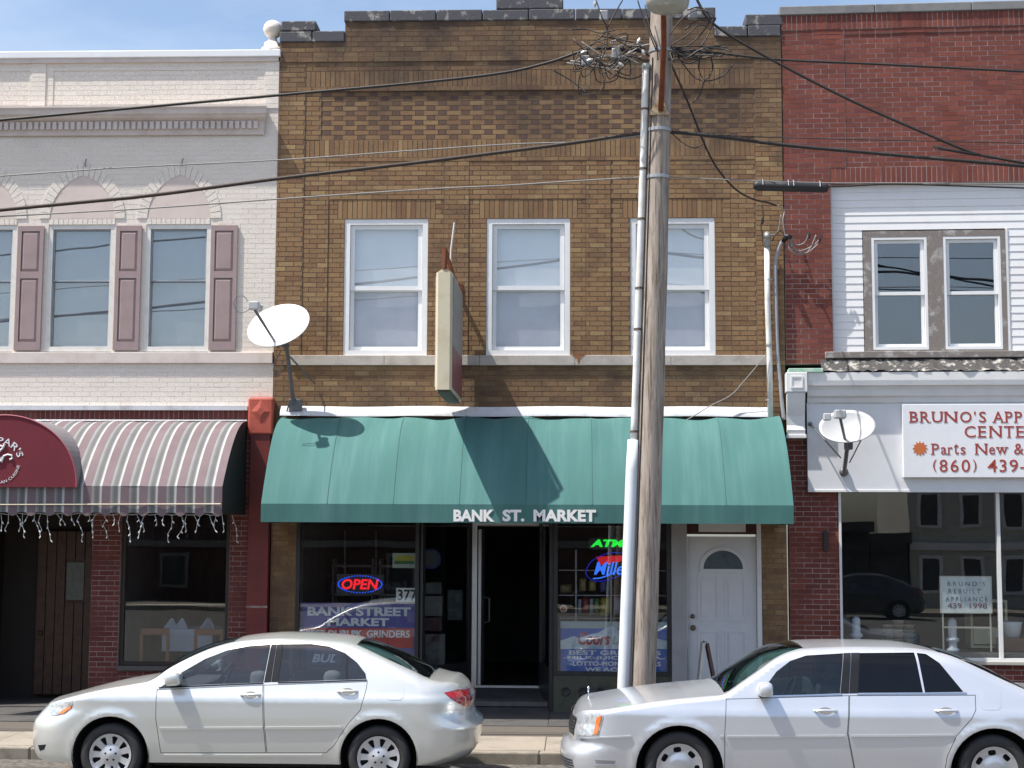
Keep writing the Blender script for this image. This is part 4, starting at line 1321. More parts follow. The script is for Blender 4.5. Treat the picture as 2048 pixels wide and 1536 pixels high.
# ================================================================== satellite dishes
def dish(name, label, cx, cy, cz, nrm, rw, rh, roll, foot, lnb, arm0, paint, extra, group=None, xf=None):
    t = thing(name, label, 'satellite dish', foot, group)
    n_ = Vector(nrm).normalized()
    up = Vector((0, 0, 1))
    a = up.cross(n_).normalized()
    a = Matrix.Rotation(roll, 3, n_) @ a
    b = n_.cross(a)
    c = Vector((cx, cy, cz))
    mb = MB()
    nr, na = 8, 40
    def pt(i, k, off):
        r = i / nr
        th = 2 * pi * k / na
        return c + a * (rw * r * math.cos(th)) + b * (rh * r * math.sin(th)) + n_ * (.10 * (r * r - 1) + off)
    for i in range(nr + 1):
        for k in range(na):
            mb.v.append(pt(i, k, 0))
    for i in range(nr + 1):
        for k in range(na):
            mb.v.append(pt(i, k, -.012))
    o2 = (nr + 1) * na
    for i in range(nr):
        for k in range(na):
            k2 = (k + 1) % na
            mb.f.append((i * na + k, i * na + k2, (i + 1) * na + k2, (i + 1) * na + k))
            mb.f.append((o2 + i * na + k, o2 + (i + 1) * na + k, o2 + (i + 1) * na + k2, o2 + i * na + k2))
    for k in range(na):
        k2 = (k + 1) % na
        mb.f.append((nr * na + k, nr * na + k2, o2 + nr * na + k2, o2 + nr * na + k))
    obj('reflector', mb, paint, t, smooth=True, merge=.0005, recalc=True)
    gm = M('dish_steel', (.14, .14, .15), .5, metal=.3, var=.15)
    l, a0 = Vector(lnb), Vector(arm0)
    obj('feed_arm', MB().tube([a0, a0 + (l - a0) * .5, l], .019, 8), gm, t)
    hd = obj('feed_head', MB().bbox(l.x - .07, l.x + .07, l.y - .05, l.y + .06, l.z - .02, l.z + .09, .015), M('lnb_grey', (.45, .46, .47), .5), t)
    d = (c - l).normalized()
    obj('feed_horn', MB().lathe([(.0, .0), (.035, .0), (.045, .10), (.05, .12), (0, .125)], l + Vector((.01, 0, .05)), d, 14), MATS['lnb_grey'], hd, smooth=True)
    mc = c - n_ * .20 + Vector((0, 0, -.05))
    obj('mount_bracket', MB().bbox(mc.x - .05, mc.x + .05, mc.y - .05, mc.y + .06, mc.z - .12, mc.z + .08, .01), gm, t)
    f = Vector(foot)
    obj('mast', MB().tube([mc, mc.lerp(f, .35) + Vector((0, .01, 0)), mc.lerp(f, .7), f], [.028] * 4, 10), gm, t)
    for nm, pts, r in extra:
        obj(nm, MB().tube([Vector(q) for q in pts], r, 7), gm, t)
    return t, hd, gm
dw_ = M('dish_white', (.80, .81, .82), .4, var=.03)
q = lambda u, v, y: tuple(P(u, v, y))
dc = P(556, 650, -.62)
d1, hd1, gm = dish('satellite_dish', 'white satellite dish tilted up above the green awning corner', dc.x, dc.y, dc.z, (-.36, -.76, .52), 0.49, .36, -.10, q(588, 812, -.10), q(508, 617, -1.10), q(557, 695, -.60), dw_,
    [('strut', [P(572, 705, -.5), P(600, 735, -.3), P(630, 768, -.03)], .012), ('strut', [P(580, 800, -.15), P(572, 828, -.08)], .010),
     ('cable', [P(500, 607, -1.1), P(488, 592, -1.1), P(474, 592, -1.1), P(467, 606, -1.1), P(472, 622, -1.1), P(484, 626, -1.1), P(498, 620, -1.1)], .005),
     ('cable', [P(562, 700, -.55), P(552, 720, -.55), P(547, 740, -.52), P(552, 755, -.5), P(560, 748, -.5), P(566, 720, -.5)], .009)])
obj('foot_plate', MB().bbox(P(578, 810, -.1).x, P(604, 810, -.1).x, -.128, -.06, P(588, 822, -.1).z, P(588, 798, -.1).z, .008), gm, d1)
qr = lambda u, v, y: tuple(RF @ PR(u, v, y))
d2c = RF @ PR(1694, 852, -.62)
d2, hd2, gm = dish('satellite_dish', 'small grey-white satellite dish bolted to the white shop fascia', d2c.x, d2c.y, d2c.z, (-.20, -.72, .62), .36, .29, -.03, qr(1688, 946, -.13), qr(1680, 834, -1.0), qr(1693, 893, -.55), M('dish_grey', (.40, .41, .42), .45, var=.05),
    [('strut', [qr(1620, 848, -.12), qr(1650, 880, -.3), qr(1682, 916, -.28)], .010), ('strut', [qr(1722, 880, -.5), qr(1706, 912, -.4), qr(1699, 925, -.3)], .009)])
obj('foot_plate', MB().lathe([(.0, -.03), (.03, -.03), (.05, -.01), (.06, .0), (.06, .028)], qr(1688, 944, -.13), (0, 1, 0), 12), gm, d2, smooth=True)
obj('feed_head', MB().bbox(hd2.matrix_basis.translation.x - .20, hd2.matrix_basis.translation.x - .11, -1.02, -.92, hd2.matrix_basis.translation.z - .02, hd2.matrix_basis.translation.z + .07, .012), MATS['lnb_grey'], d2)
obj('strut_knob', MB().lathe([(0, -.03), (.026, -.02), (.03, 0), (.026, .02), (0, .03)], qr(1620, 848, -.13), (0, 1, 0), 12), gm, d2, smooth=True)
# ================================================================== utility pole
PY = -3.55
pole_m, t_, b_ = newmat('weathered_pole')
b_.inputs['Roughness'].default_value = .9
g_ = N(t_, 'NewGeometry')
mp_ = N(t_, 'Mapping')
mp_.inputs['Scale'].default_value = (9, 9, .9)
t_.links.new(g_.outputs['Position'], mp_.inputs[0])
n1 = N(t_, 'TexNoise', i_Scale=2.2, i_Detail=8., i_Roughness=.7, i_Distortion=.6)
t_.links.new(mp_.outputs[0], n1.inputs['Vector'])
r1 = N(t_, 'ValToRGB')
r1.color_ramp.elements[0].position, r1.color_ramp.elements[0].color = .28, rgb((.115, .092, .075))
r1.color_ramp.elements[1].position, r1.color_ramp.elements[1].color = .72, rgb((.47, .40, .34))
for p_, c_ in ((.40, (.255, .21, .17)), (.52, (.37, .31, .262))):
    r1.color_ramp.elements.new(p_).color = rgb(c_)
t_.links.new(n1.outputs['Fac'], r1.inputs[0])
mp2 = N(t_, 'Mapping')
mp2.inputs['Scale'].default_value = (46, 46, 1.3)
t_.links.new(g_.outputs['Position'], mp2.inputs[0])
n5 = N(t_, 'TexNoise', i_Scale=1.0, i_Detail=5., i_Roughness=.6, i_Distortion=.4)
t_.links.new(mp2.outputs[0], n5.inputs['Vector'])
r5 = N(t_, 'ValToRGB')
r5.color_ramp.elements[0].position, r5.color_ramp.elements[0].color = .34, rgb((.42, .38, .34))
r5.color_ramp.elements[1].position, r5.color_ramp.elements[1].color = .46, rgb((1, 1, 1))
t_.links.new(n5.outputs['Fac'], r5.inputs[0])
mx5 = N(t_, 'Mix', data_type='RGBA', blend_type='MULTIPLY')
mx5.inputs[0].default_value = 1.0
t_.links.new(r1.outputs[0], mx5.inputs[6])
t_.links.new(r5.outputs[0], mx5.inputs[7])
t_.links.new(mx5.outputs[2], b_.inputs['Base Color'])
bp = N(t_, 'Bump', i_Strength=.9, i_Distance=.012)
t_.links.new(n1.outputs['Fac'], bp.inputs['Height'])
t_.links.new(bp.outputs[0], b_.inputs['Normal'])
zbase = SW
pb_ = P(1279, 1480, PY)
def pole_c(z):
    k = (z - zbase) / 8.6
    a, b = P(1279, 1480, PY).x, P(1325, 0, PY).x
    return a + (b - a) * k + .015 * math.sin(k * 3.1)
def pole_r(z):
    return .158 - .0036 * (z - zbase)
up = thing('utility_pole', 'weathered wooden utility pole with white riser pipe and lamp bracket', 'utility pole', (pb_.x, PY, SW))
HT = 9.6
mb = MB()
nk, nr = 18, 60
pr = random.Random(8)
lump = [pr.uniform(-.006, .006) for _ in range(nk)]
for j in range(nr + 1):
    z = zbase + HT * j / nr
    for k in range(nk):
        th = 2 * pi * k / nk
        r = pole_r(z) * (1 + lump[k] * 3) + .003 * math.sin(z * 5 + k * 2.1)
        mb.v.append(Vector((pole_c(z) + r * math.cos(th), PY + r * math.sin(th), z - (.1 if j == 0 else 0))))
for j in range(nr):
    for k in range(nk):
        mb.f.append((j * nk + k, j * nk + (k + 1) % nk, (j + 1) * nk + (k + 1) % nk, (j + 1) * nk + k))
mb.f.append(tuple(nr * nk + k for k in range(nk)))
obj('shaft', mb, pole_m, up, smooth=True)
def on_pole(z, ang, out=0.):
    r = pole_r(z) + out
    return Vector((pole_c(z) + r * math.cos(ang), PY + r * math.sin(ang), z))
zz = lambda v: P(1285, v, PY).z
LA = math.radians(197)
pts = [on_pole(zz(890 - i * 46), LA, .045) for i in range(20)]
obj('riser_pipe', MB().tube([p for p in pts if p.z < zz(135)] + [on_pole(zz(133), LA, .045)], .040, 10), conduit_white, up, smooth=True)
zg = [zbase + .02 + (zz(884) - zbase) * i / 10 for i in range(11)]
obj('riser_guard', MB().tube([on_pole(z, LA, .052) for z in zg], [.070] * 10 + [.06], 12), M('guard_paint', (.66, .70, .74), .5, var=.08, vs=5), up, smooth=True)
obj('riser_cap', MB().tube([on_pole(zz(140), LA, .045), on_pole(zz(131), LA, .045)], .05, 10), M('cap_green', (.45, .52, .47), .5), up)
obj('ground_wire', MB().tube([on_pole(zz(1380 - i * 60), math.radians(225), .006) for i in range(22)], .006, 5), black_m, up)
strap = M('strap_steel', (.15, .11, .085), .6, metal=.4)
for v in (221, 440, 578, 660, 864, 340):
    z = zz(v)
    mb = MB()
    c = Vector((pole_c(z), PY, z))
    prof = [(pole_r(z) + .004, -.012), (pole_r(z) + .006, -.012), (pole_r(z) + .006, .012), (pole_r(z) + .004, .012)]
    p = on_pole(z, LA, .045)
    obj('clip', MB().lathe([(.040, -.012), (.045, -.012), (.045, .012), (.040, .012)], p, (0, 0, 1), 14), strap, up)
# band under the lamp bracket and the cable attachments
for v in (262, 356, 104):
    z = zz(v)
    obj('band', MB().lathe([(pole_r(z) + .004, -.02), (pole_r(z) + .009, -.018), (pole_r(z) + .009, .018), (pole_r(z) + .004, .02)], (pole_c(z), PY, z), (0, 0, 1), 22), steel_grey, up)
# lamp arm and lamp
zA_ = zz(233)
a0 = Vector((pole_c(zA_) + .0, PY - pole_r(zA_) - .01, zA_))
lamp_c = P(1335, 6, PY - 1.15)
am = M('rust_streaked_arm', (.20, .055, .020), .85, col2=(.11, .035, .016), vs=10, bump=.3)
obj('arm_plate', MB().prism([(a0.x - .12, zA_ - .02), (a0.x + .11, zA_ - .02), (a0.x + .075, zA_ + .05), (a0.x + .035, zA_ + .16), (a0.x - .03, zA_ + .16), (a0.x - .09, zA_ + .05)], PY - pole_r(zA_) - .012, PY - pole_r(zA_) + .03), M('cream_plate', (.46, .36, .22), .7, col2=(.18, .07, .03), vs=14), up)
arm = obj('lamp_arm', MB().tube([a0 + Vector((.01, 0, .02)), a0 + Vector((.02, -.12, .35)), a0 + (lamp_c - a0) * .55 + Vector((0, 0, .1)), lamp_c + Vector((-.03, .25, .0)), lamp_c + Vector((-.01, .1, .05))], .032, 10), am, up, smooth=True)
lm = M('lamp_shell', (.36, .36, .33), .5, var=.1)
lo_ = obj('lamp_head', MB().lathe([(0, .40), (.07, .39), (.10, .34), (.12, .22), (.225, .12), (.235, .02), (.23, .0)], lamp_c, (0, 0, 1), 28), lm, up, smooth=True)
obj('lens', MB().lathe([(.23, .004), (.225, -.03), (.18, -.075), (.10, -.10), (0, -.105)], lamp_c, (0, 0, 1), 28), M('lamp_lens', (.40, .40, .36), .3, var=.1), lo_, smooth=True)

# ================================================================== overhead cables
cab = M('cable_black', (.022, .018, .017), .6, var=.3, vs=20)
cab_b = M('cable_brown', (.05, .035, .028), .7, var=.3, vs=20)
cab_g = M('cable_grey', (.26, .25, .24), .6, var=.2, vs=20)
def spline(pts, n=6):
    pts = [Vector(p) for p in pts]
    out = []
    for i in range(len(pts) - 1):
        p0, p1, p2, p3 = pts[max(i - 1, 0)], pts[i], pts[i + 1], pts[min(i + 2, len(pts) - 1)]
        for k in range(n):
            t = k / n
            out.append(.5 * ((2 * p1) + (p2 - p0) * t + (2 * p0 - 5 * p1 + 4 * p2 - p3) * t * t + (3 * p1 - p0 - 3 * p2 + p3) * t ** 3))
    out.append(pts[-1])
    return out
def cable(label, uv, r, mat, y0=PY, y1=None, extl=0., extr=0., group=None, name='cable', lash=None):
    n = len(uv)
    y1 = y0 if y1 is None else y1
    pts = [P(u, v, y0 + (y1 - y0) * i / (n - 1)) for i, (u, v) in enumerate(uv)]
    if extl:
        d = pts[0] - pts[1]
        pts.insert(0, pts[0] + d.normalized() * extl)
    if extr:
        d = pts[-1] - pts[-2]
        pts.append(pts[-1] + d.normalized() * extr)
    o = tag(obj(name, MB().tube(spline(pts), r, 7), mat, None, smooth=True), label, 'cable', group)
    if lash:
        sp = spline(pts)
        mb = MB()
        for k in range(0, len(sp) - 1, 2):
            p = sp[k].lerp(sp[k + 1], .4)
            d = (sp[k + 1] - sp[k]).normalized() * .05
            mb.tube([p - d, p + d], r * 1.35, 6)
        obj('lashing', mb, steel_grey, o)
    return o
off = lambda s: PY + s
cable('lashed telephone cable rising to the wire tangle at pole top', [(0, 240), (300, 213), (560, 190), (850, 164), (1010, 145), (1100, 124), (1190, 97), (1290, 104)], .017, cab, extl=12)
cable('thin cable just above the thickest cable, crossing the arches', [(0, 352), (230, 336), (557, 320), (800, 303), (1010, 289), (1170, 283), (1290, 270)], .008, cab_g, extl=12)
cable('thickest black cable crossing the cream and brown facades', [(0, 420), (290, 392), (557, 357), (860, 322), (1150, 285), (1290, 264)], .022, cab_b, extl=12)
cable('thin grey cable lowest of those left of the pole', [(0, 433), (290, 417), (557, 398), (860, 378), (1010, 371), (1150, 362), (1290, 354)], .009, cab_g, extl=12)
cable('thick black cable sloping down right of the pole across red brick', [(1335, 264), (1400, 269), (1570, 290), (1700, 302), (1860, 316), (2048, 332)], .021, cab, extr=12)
cable('black cable near the parapet running right from the pole', [(1335, 96), (1450, 108), (1570, 120), (1750, 128), (2048, 143)], .014, cab, extr=12)
cable('black diagonal cable falling steeply across the red brick wall', [(1380, -40), (1397, 5), (1430, 50), (1530, 112), (1700, 200), (1870, 275), (1960, 310), (2048, 326)], .016, cab, extr=12)
cable('thin cable above the thick one on red brick wall', [(1345, 264), (1475, 272), (1600, 276), (1860, 282), (2048, 286)], .007, cab_b, extr=12)
cable('grey messenger wire holding the black splice case', [(1335, 354), (1500, 361), (1660, 366), (1780, 366), (1900, 367), (2048, 368)], .007, cab_g, extr=12)
cable('cable leaving the splice case along the clapboard top', [(1655, 373), (1700, 372), (1780, 368), (1900, 371), (2048, 376)], .010, cab, extr=12)
cable('black service drop from pole to the wall weatherhead', [(1338, 118), (1352, 150), (1376, 205), (1420, 312), (1462, 370), (1500, 396), (1535, 405), (1552, 411)], .013, cab, y0=PY - .1, y1=-.25)
sp = thing('splice_case', 'long black cable splice case hung on the messenger wire', 'splice case', tuple(P(1583, 383, PY)))
s0, s1 = P(1507, 371, PY), P(1657, 376, PY)
dirv = (s1 - s0).normalized()
obj('case', MB().lathe([(0, 0), (.035, .0), (.05, .02), (.055, .05), (.055, .30), (.058, .31), (.058, .48), (.055, .49), (.055, (s1 - s0).length - .05), (.05, (s1 - s0).length - .02), (.03, (s1 - s0).length), (0, (s1 - s0).length)], s0, dirv, 18), black_m, sp, smooth=True)
for f in (.12, .46, .53, .88):
    p = s0.lerp(s1, f)
    obj('hanger', MB().tube([p + Vector((0, -.05, .03)), p + Vector((0, -.062, .0)), p + Vector((0, -.05, .055)), p + Vector((0, 0, .075))], .006, 5), steel_grey, sp)
# tangle of drop wires at the pole top
tg = thing('wire_tangle', 'tangle of looped drop wires and clamps around the pole top', 'wires', tuple(P(1240, 175, PY)))
tr = random.Random(5)
def loop(pts, r, m, y=None):
    yy = PY - .12 + tr.uniform(-.15, .12) if y is None else y
    obj('wire', MB().tube(spline([P(u, v, yy + tr.uniform(-.05, .05)) for u, v in pts], 5), r, 5), m, tg, smooth=True)
for i in range(17):
    u0, v0 = tr.uniform(1120, 1240), tr.uniform(60, 140)
    u1, v1 = tr.uniform(1262, 1300), tr.uniform(84, 128)
    loop([(u0, v0), ((u0 + u1) / 2 + tr.uniform(-30, 30), (v0 + v1) / 2 + tr.uniform(-28, 34)), ((u0 + 2 * u1) / 3, (v0 + 2 * v1) / 3 + tr.uniform(-16, 22)), (u1, v1)], tr.choice([.005, .007, .012]), tr.choice([cab, cab_g, cab_b]))
for i in range(10):
    u0, v0 = tr.uniform(1130, 1230), tr.uniform(100, 150)
    loop([(u0, v0), (u0 + tr.uniform(-12, 22), v0 + tr.uniform(18, 40)), (u0 + tr.uniform(20, 50), v0 + tr.uniform(10, 40)), (u0 + tr.uniform(30, 70), v0 - tr.uniform(0, 20))], .007, tr.choice([cab, cab_b]))
for a in ([(1195, 118), (1212, 140), (1235, 152), (1262, 158), (1285, 150)], [(1105, 140), (1140, 160), (1175, 187)], [(1192, 0), (1204, 35), (1215, 60), (1212, 100)], [(1245, 0), (1228, 30), (1205, 70), (1170, 100)], [(1275, 0), (1288, 40), (1300, 70), (1312, 100)], [(1290, 10), (1300, 60), (1312, 90), (1316, 120)], [(1210, 60), (1235, 80), (1260, 95)], [(1140, 60), (1170, 58), (1200, 66), (1230, 60)]):
    loop(a, .008, cab)
for a in ([(1350, 100), (1368, 130), (1390, 155), (1415, 162), (1445, 152), (1468, 128)], [(1400, 112), (1398, 140), (1410, 160), (1425, 140), (1422, 112)], [(1408, 160), (1400, 190), (1385, 205)], [(1340, 70), (1362, 40), (1395, 20), (1425, 30), (1420, 60)], [(1345, 98), (1385, 85), (1420, 40), (1400, 15), (1375, 20)], [(1370, 60), (1395, 40), (1425, 45), (1432, 35)], [(1345, 268), (1365, 285), (1388, 296), (1405, 288)], [(1340, 92), (1375, 70), (1398, 50), (1420, 60), (1400, 95)]):
    loop(a, .008, tr.choice([cab, cab_b]))
for i in range(12):
    u0, v0 = tr.uniform(1350, 1460), tr.uniform(92, 116)
    loop([(1340, 98 + tr.uniform(-6, 10)), ((1340 + u0) / 2, v0 + tr.uniform(-5, 22)), (u0, v0), (u0 + tr.uniform(10, 40), v0 + tr.uniform(-2, 10))], .009, cab)
for u, v, a in ((1226, 84, .5), (1242, 129, -.6), (1277, 82, 1.1), (1168, 104, .3), (1190, 8, 1.5), (1232, 94, -.3), (1180, 120, .2), (1287, 105, 1.9)):
    c = P(u, v, PY - .2)
    d = Vector((math.cos(a), 0, math.sin(a))) * .035
    obj('clamp', MB().tube([c - d, c, c + d], [.012, .02, .012], 7), M('bright_clamp', (.50, .49, .47), .4, metal=.3), tg)
for u, v in ((1208, 32), (1385, 28), (1232, 108), (1172, 122)):
    c = P(u, v, PY - .1)
    obj('terminal', MB().bbox(c.x - .05, c.x + .05, c.y - .04, c.y + .04, c.z - .06, c.z + .06, .015), tin_m, tg)

# ================================================================== conduits and wires on the brown wall
cd = thing('service_conduit', 'white painted service conduit with weatherhead on the brown brick wall', 'conduit', tuple(P(1543, 838, -.10)))
obj('pipe', MB().tube([P(1541, 840, -.11), P(1539, 720, -.11), P(1535, 600, -.11), P(1534, 492, -.11)], .038, 12), conduit_white, cd, smooth=True)
wh = P(1534, 480, -.12)
obj('weatherhead', MB().tube([wh + Vector((0, 0, -.09)), wh + Vector((0, -.01, .02)), wh + Vector((-.005, -.06, .06)), wh + Vector((-.01, -.12, .02))], [.045, .05, .045, .03], 10), steel_grey, cd, smooth=True)
for v in (690, 560, 800):
    p = P(1538, v, -.11)
    obj('clamp', MB().lathe([(.04, -.012), (.046, -.012), (.046, .012), (.04, .012)], p, (0, 0, 1), 14), steel_grey, cd)
c2 = thing('grey_cable_riser', 'grey service cable bent down the wall joint beside the white conduit', 'cable', tuple(P(1568, 838, -.06)))
obj('sheath', MB().tube(spline([P(1568, 840, -.09), P(1562, 790, -.09), P(1555, 700, -.09), P(1552, 600, -.09), P(1551, 530, -.09), P(1558, 495, -.10), P(1566, 482, -.12)]), .026, 10), M('grey_sheath', (.34, .34, .37), .5, var=.1), c2, smooth=True)
obj('head', MB().tube([P(1566, 484, -.12), P(1573, 472, -.16), P(1582, 474, -.2)], [.03, .042, .03], 10), black_m, c2, smooth=True)
hr = random.Random(3)
for a in ([(1580, 474), (1588, 495), (1600, 502), (1625, 492), (1640, 478)], [(1578, 474), (1586, 498), (1612, 506), (1636, 488)], [(1575, 476), (1580, 500), (1600, 510), (1618, 500), (1632, 470)], [(1570, 474), (1566, 440), (1568, 422), (1556, 410)], [(1545, 482), (1550, 470), (1560, 462), (1570, 470)], [(1526, 478), (1522, 450), (1527, 432), (1524, 408)], [(1540, 470), (1555, 465), (1562, 430)], [(1583, 476), (1592, 490), (1608, 486), (1616, 472)]):
    obj('lead', MB().tube(spline([P(u, v, -.16 + hr.uniform(-.03, .03)) for u, v in a]), .008, 6), hr.choice([cab_g, cab, cab_g]), c2, smooth=True)
for u, v in ((1640, 478), (1618, 470), (1525, 440)):
    p = P(u, v, -.16)
    obj('connector', MB().tube([p + Vector((0, 0, -.05)), p, p + Vector((0, 0, .04))], [.012, .02, .012], 7), black_m, c2)
# loose cable draped over the awning
dp = []
for u, v in ((1533, 709), (1490, 760), (1462, 790), (1420, 812), (1380, 836), (1330, 860), (1265, 882), (1150, 902), (1060, 906), (960, 900), (860, 882), (760, 858), (690, 838)):
    y = -.14
    for k in range(121):                               # where the sight line meets the canopy
        g3 = gfn(.5, k / 120)
        if P(u, v, g3[1]).z <= g3[2] + .012:
            y = g3[1]
            break
    q3 = P(u, v, min(y - .03, -.14))
    dp.append(q3)
tag(obj('loose_cable', MB().tube(spline(dp), .007, 6), cab_g, None, smooth=True), 'thin loose cable draped along the top of the green awning', 'cable')
# ================================================================== things in the shop windows
def flat(name, label, cat, u0, v0, u1, v1, y, mat, th=.008, f=rect, xf=None, group=None):
    x0, x1, z0, z1 = f(u0, v0, u1, v1, y)
    t = thing(name, label, cat, tuple((xf or Matrix.Identity(4)) @ Vector(((x0 + x1) / 2, y, z0))), group)
    obj('board', MB(xf).bbox(x0, x1, y, y + th, z0, z1, .002), mat, t)
    return t
def ftext(t, body, u0, u1, v0, v1, y, mat, bold=.01, shear=0., **kw):
    x0, x1, z0, z1 = rect(u0, v0, u1, v1, y)
    return text(body, x0, x1, z0, z1, y - .003, mat, t, bold=bold, shear=shear, depth=.0028, **kw)
# lit OPEN sign
op = flat('open_sign', 'lit oval sign reading OPEN in red with blue border', 'neon sign', 673, 1148, 768, 1190, .13, M('sign_black', (.02, .02, .025), .5))
neon_r, neon_b = emit('neon_red', (1, .015, .03), .62), emit('neon_blue', (.02, .10, 1), .75)
neon_g, neon_db = emit('neon_green', (.01, 1, .06), .55), emit('neon_deep_blue', (.02, .04, .9), .16)
neon_lb, neon_dr = emit('neon_light_blue', (.04, .20, 1), .62), emit('neon_dull_red', (1, .015, .03), .28)
ftext(op, 'OPEN', 683, 757, 1158, 1179, .127, neon_r, bold=.03, shear=.15)
oc = P(720, 1168.5, .12)
ell_ = [(oc.x + .295 * math.cos(2 * pi * k / 48), .118, oc.z + .112 * math.sin(2 * pi * k / 48)) for k in range(48)]
for k in range(0, 48):
    e = ell_[k]
    piece('bulb', MB().lathe([(0, -.006), (.0085, -.004), (.0085, .006)], (0, 0, 0), (0, 1, 0), 8), neon_b, op, e)
obj('chain', MB().tube([P(690, 1148, .13), P(690, 1060, .13)], .003, 4).tube([P(752, 1148, .13), P(752, 1060, .13)], .003, 4), steel_grey, op)
nb_ = flat('number_sign', 'white sign with black house number 377 in window', 'sign', 792, 1176, 836, 1204, .075, M('sign_white2', (.80, .80, .80), .5))
ftext(nb_, '377', 795, 834, 1179, 1201, .075, black_m, bold=.02)
rs = flat('small_sign', 'small yellow and green sign in the market window', 'sign', 785, 1106, 834, 1136, .08, M('sign_pale_green', (.36, .42, .36), .5))
x0, x1, z0, z1 = rect(791, 1111, 828, 1127, .08)
obj('print', MB().box(x0, x1, .074, .0795, z0, z1), M('yellow_print', (.42, .40, .02), .5), rs)
x0, x1, z0, z1 = rect(789, 1122, 828, 1128, .08)
obj('print', MB().box(x0, x1, .071, .0735, z0, z1), M('green_print', (.03, .12, .03), .5), rs)
bn = flat('window_banner', 'purple and red banner with white shop name in market window', 'banner', 601, 1206, 835, 1340, .075, M('purple_print', (.11, .10, .36), .5, var=.15))
x0, x1, z0, z1 = rect(609, 1256, 826, 1295, .075)
obj('red_band', MB().box(x0, x1, .069, .0745, z0, z1), M('red_print', (.55, .05, .04), .5), bn)
wp = M('grey_white_print', (.78, .78, .82), .5)
ftext(bn, 'BANK STREET', 615, 822, 1214, 1232, .075, wp, bold=.04)
ftext(bn, 'MARKET', 655, 778, 1236, 1252, .075, wp, bold=.04)
ftext(bn, 'BEST DUBLPK. GRINDERS', 612, 820, 1260, 1275, .068, wp, bold=.03)
bd = flat('bud_banner', 'narrow dark banner with white letters BUD low in the window', 'banner', 612, 1302, 700, 1330, -.012, M('navy_print', (.04, .05, .09), .5))
ftext(bd, 'BUD', 624, 681, 1308, 1325, -.012, wp, bold=.03, shear=.25)
at_ = thing('atm_sign', 'lit green neon sign reading ATM', 'neon sign', tuple(P(1220, 1100, .15)))
ftext(at_, 'ATM', 1181, 1249, 1079, 1094, .15, neon_g, bold=.05, shear=.2)
obj('backer', MB().box(P(1178, 1090, .16).x, P(1262, 1090, .16).x, .16, .175, P(1200, 1099, .16).z, P(1200, 1075, .16).z), MATS['sign_black'], at_)
ml = thing('beer_neon', 'red and blue beer neon sign with slanted script', 'neon sign', tuple(P(1215, 1160, .15)))
def ntube(pts, r, m, y=.15, par=ml, name='neon_tube'):
    obj(name, MB().tube(spline([P(u, v, y) for u, v in pts], 4), r, 6), m, par)
x0, x1, z0, z1 = rect(1192, 1112, 1250, 1126, .16)
obj('red_block', MB().prism([(x0, z1 - .01), (x1, z1 + .01), (x1 - .05, z0 + .02), (x0 + .06, z0 - .03)], .165, .175), neon_dr, ml)
ntube([(1172, 1140), (1182, 1124), (1205, 1110), (1228, 1105), (1250, 1108), (1270, 1118)], .008, neon_db)
ntube([(1172, 1142), (1174, 1152), (1190, 1162), (1215, 1160), (1245, 1148), (1272, 1132)], .008, neon_db)
ftext(ml, 'Miller', 1188, 1262, 1124, 1150, .15, neon_lb, bold=.015, shear=.3)
ntube([(1186, 1157), (1200, 1156), (1218, 1150), (1232, 1142)], .010, neon_lb)
# beer banner
bb_ = flat('beer_banner', 'blue and white beer banner with snowy mountains and grocery list', 'banner', 1121, 1243, 1336, 1348, .06, M('blue_print', (.035, .13, .52), .5, var=.2, vs=5))
x0, x1, z0, z1 = rect(1121, 1243, 1336, 1257, .06)
obj('grey_strip', MB().box(x0, x1, .055, .0595, z0, z1), M('grey_print', (.38, .46, .49), .5), bb_)
snow = [(1121, 1298), (1121, 1281), (1136, 1276), (1148, 1272), (1158, 1277), (1182, 1268), (1196, 1266), (1212, 1256), (1224, 1252), (1236, 1259), (1252, 1266), (1268, 1260), (1284, 1270), (1310, 1276), (1336, 1282), (1336, 1298)]
obj('mountain_print', MB().prism([(P(u, v, .06).x, P(u, v, .06).z) for u, v in snow], .054, .0585), M('snow_print', (.62, .70, .76), .5, col2=(.34, .46, .58), vs=9), bb_)
ftext(bb_, 'Coors', 1156, 1220, 1264, 1290, .052, M('script_red', (.45, .04, .05), .5), bold=.03, shear=.25)
ftext(bb_, 'LIGHT', 1224, 1290, 1272, 1289, .052, M('silver_print', (.36, .40, .44), .5), bold=.03, shear=.25)
for s_, a, b, v0, v1 in (('BEST GRINDERS', 1138, 1322, 1301, 1310), ('-MILK-JUICE-PIZZA-', 1126, 1330, 1312, 1321), ('-LOTTO-MONEY ORDERS', 1140, 1322, 1323, 1332), ('WE ACCEPT', 1170, 1280, 1335, 1343)):
    ftext(bb_, s_, a, b, v0, v1, .058, wp, bold=.03)
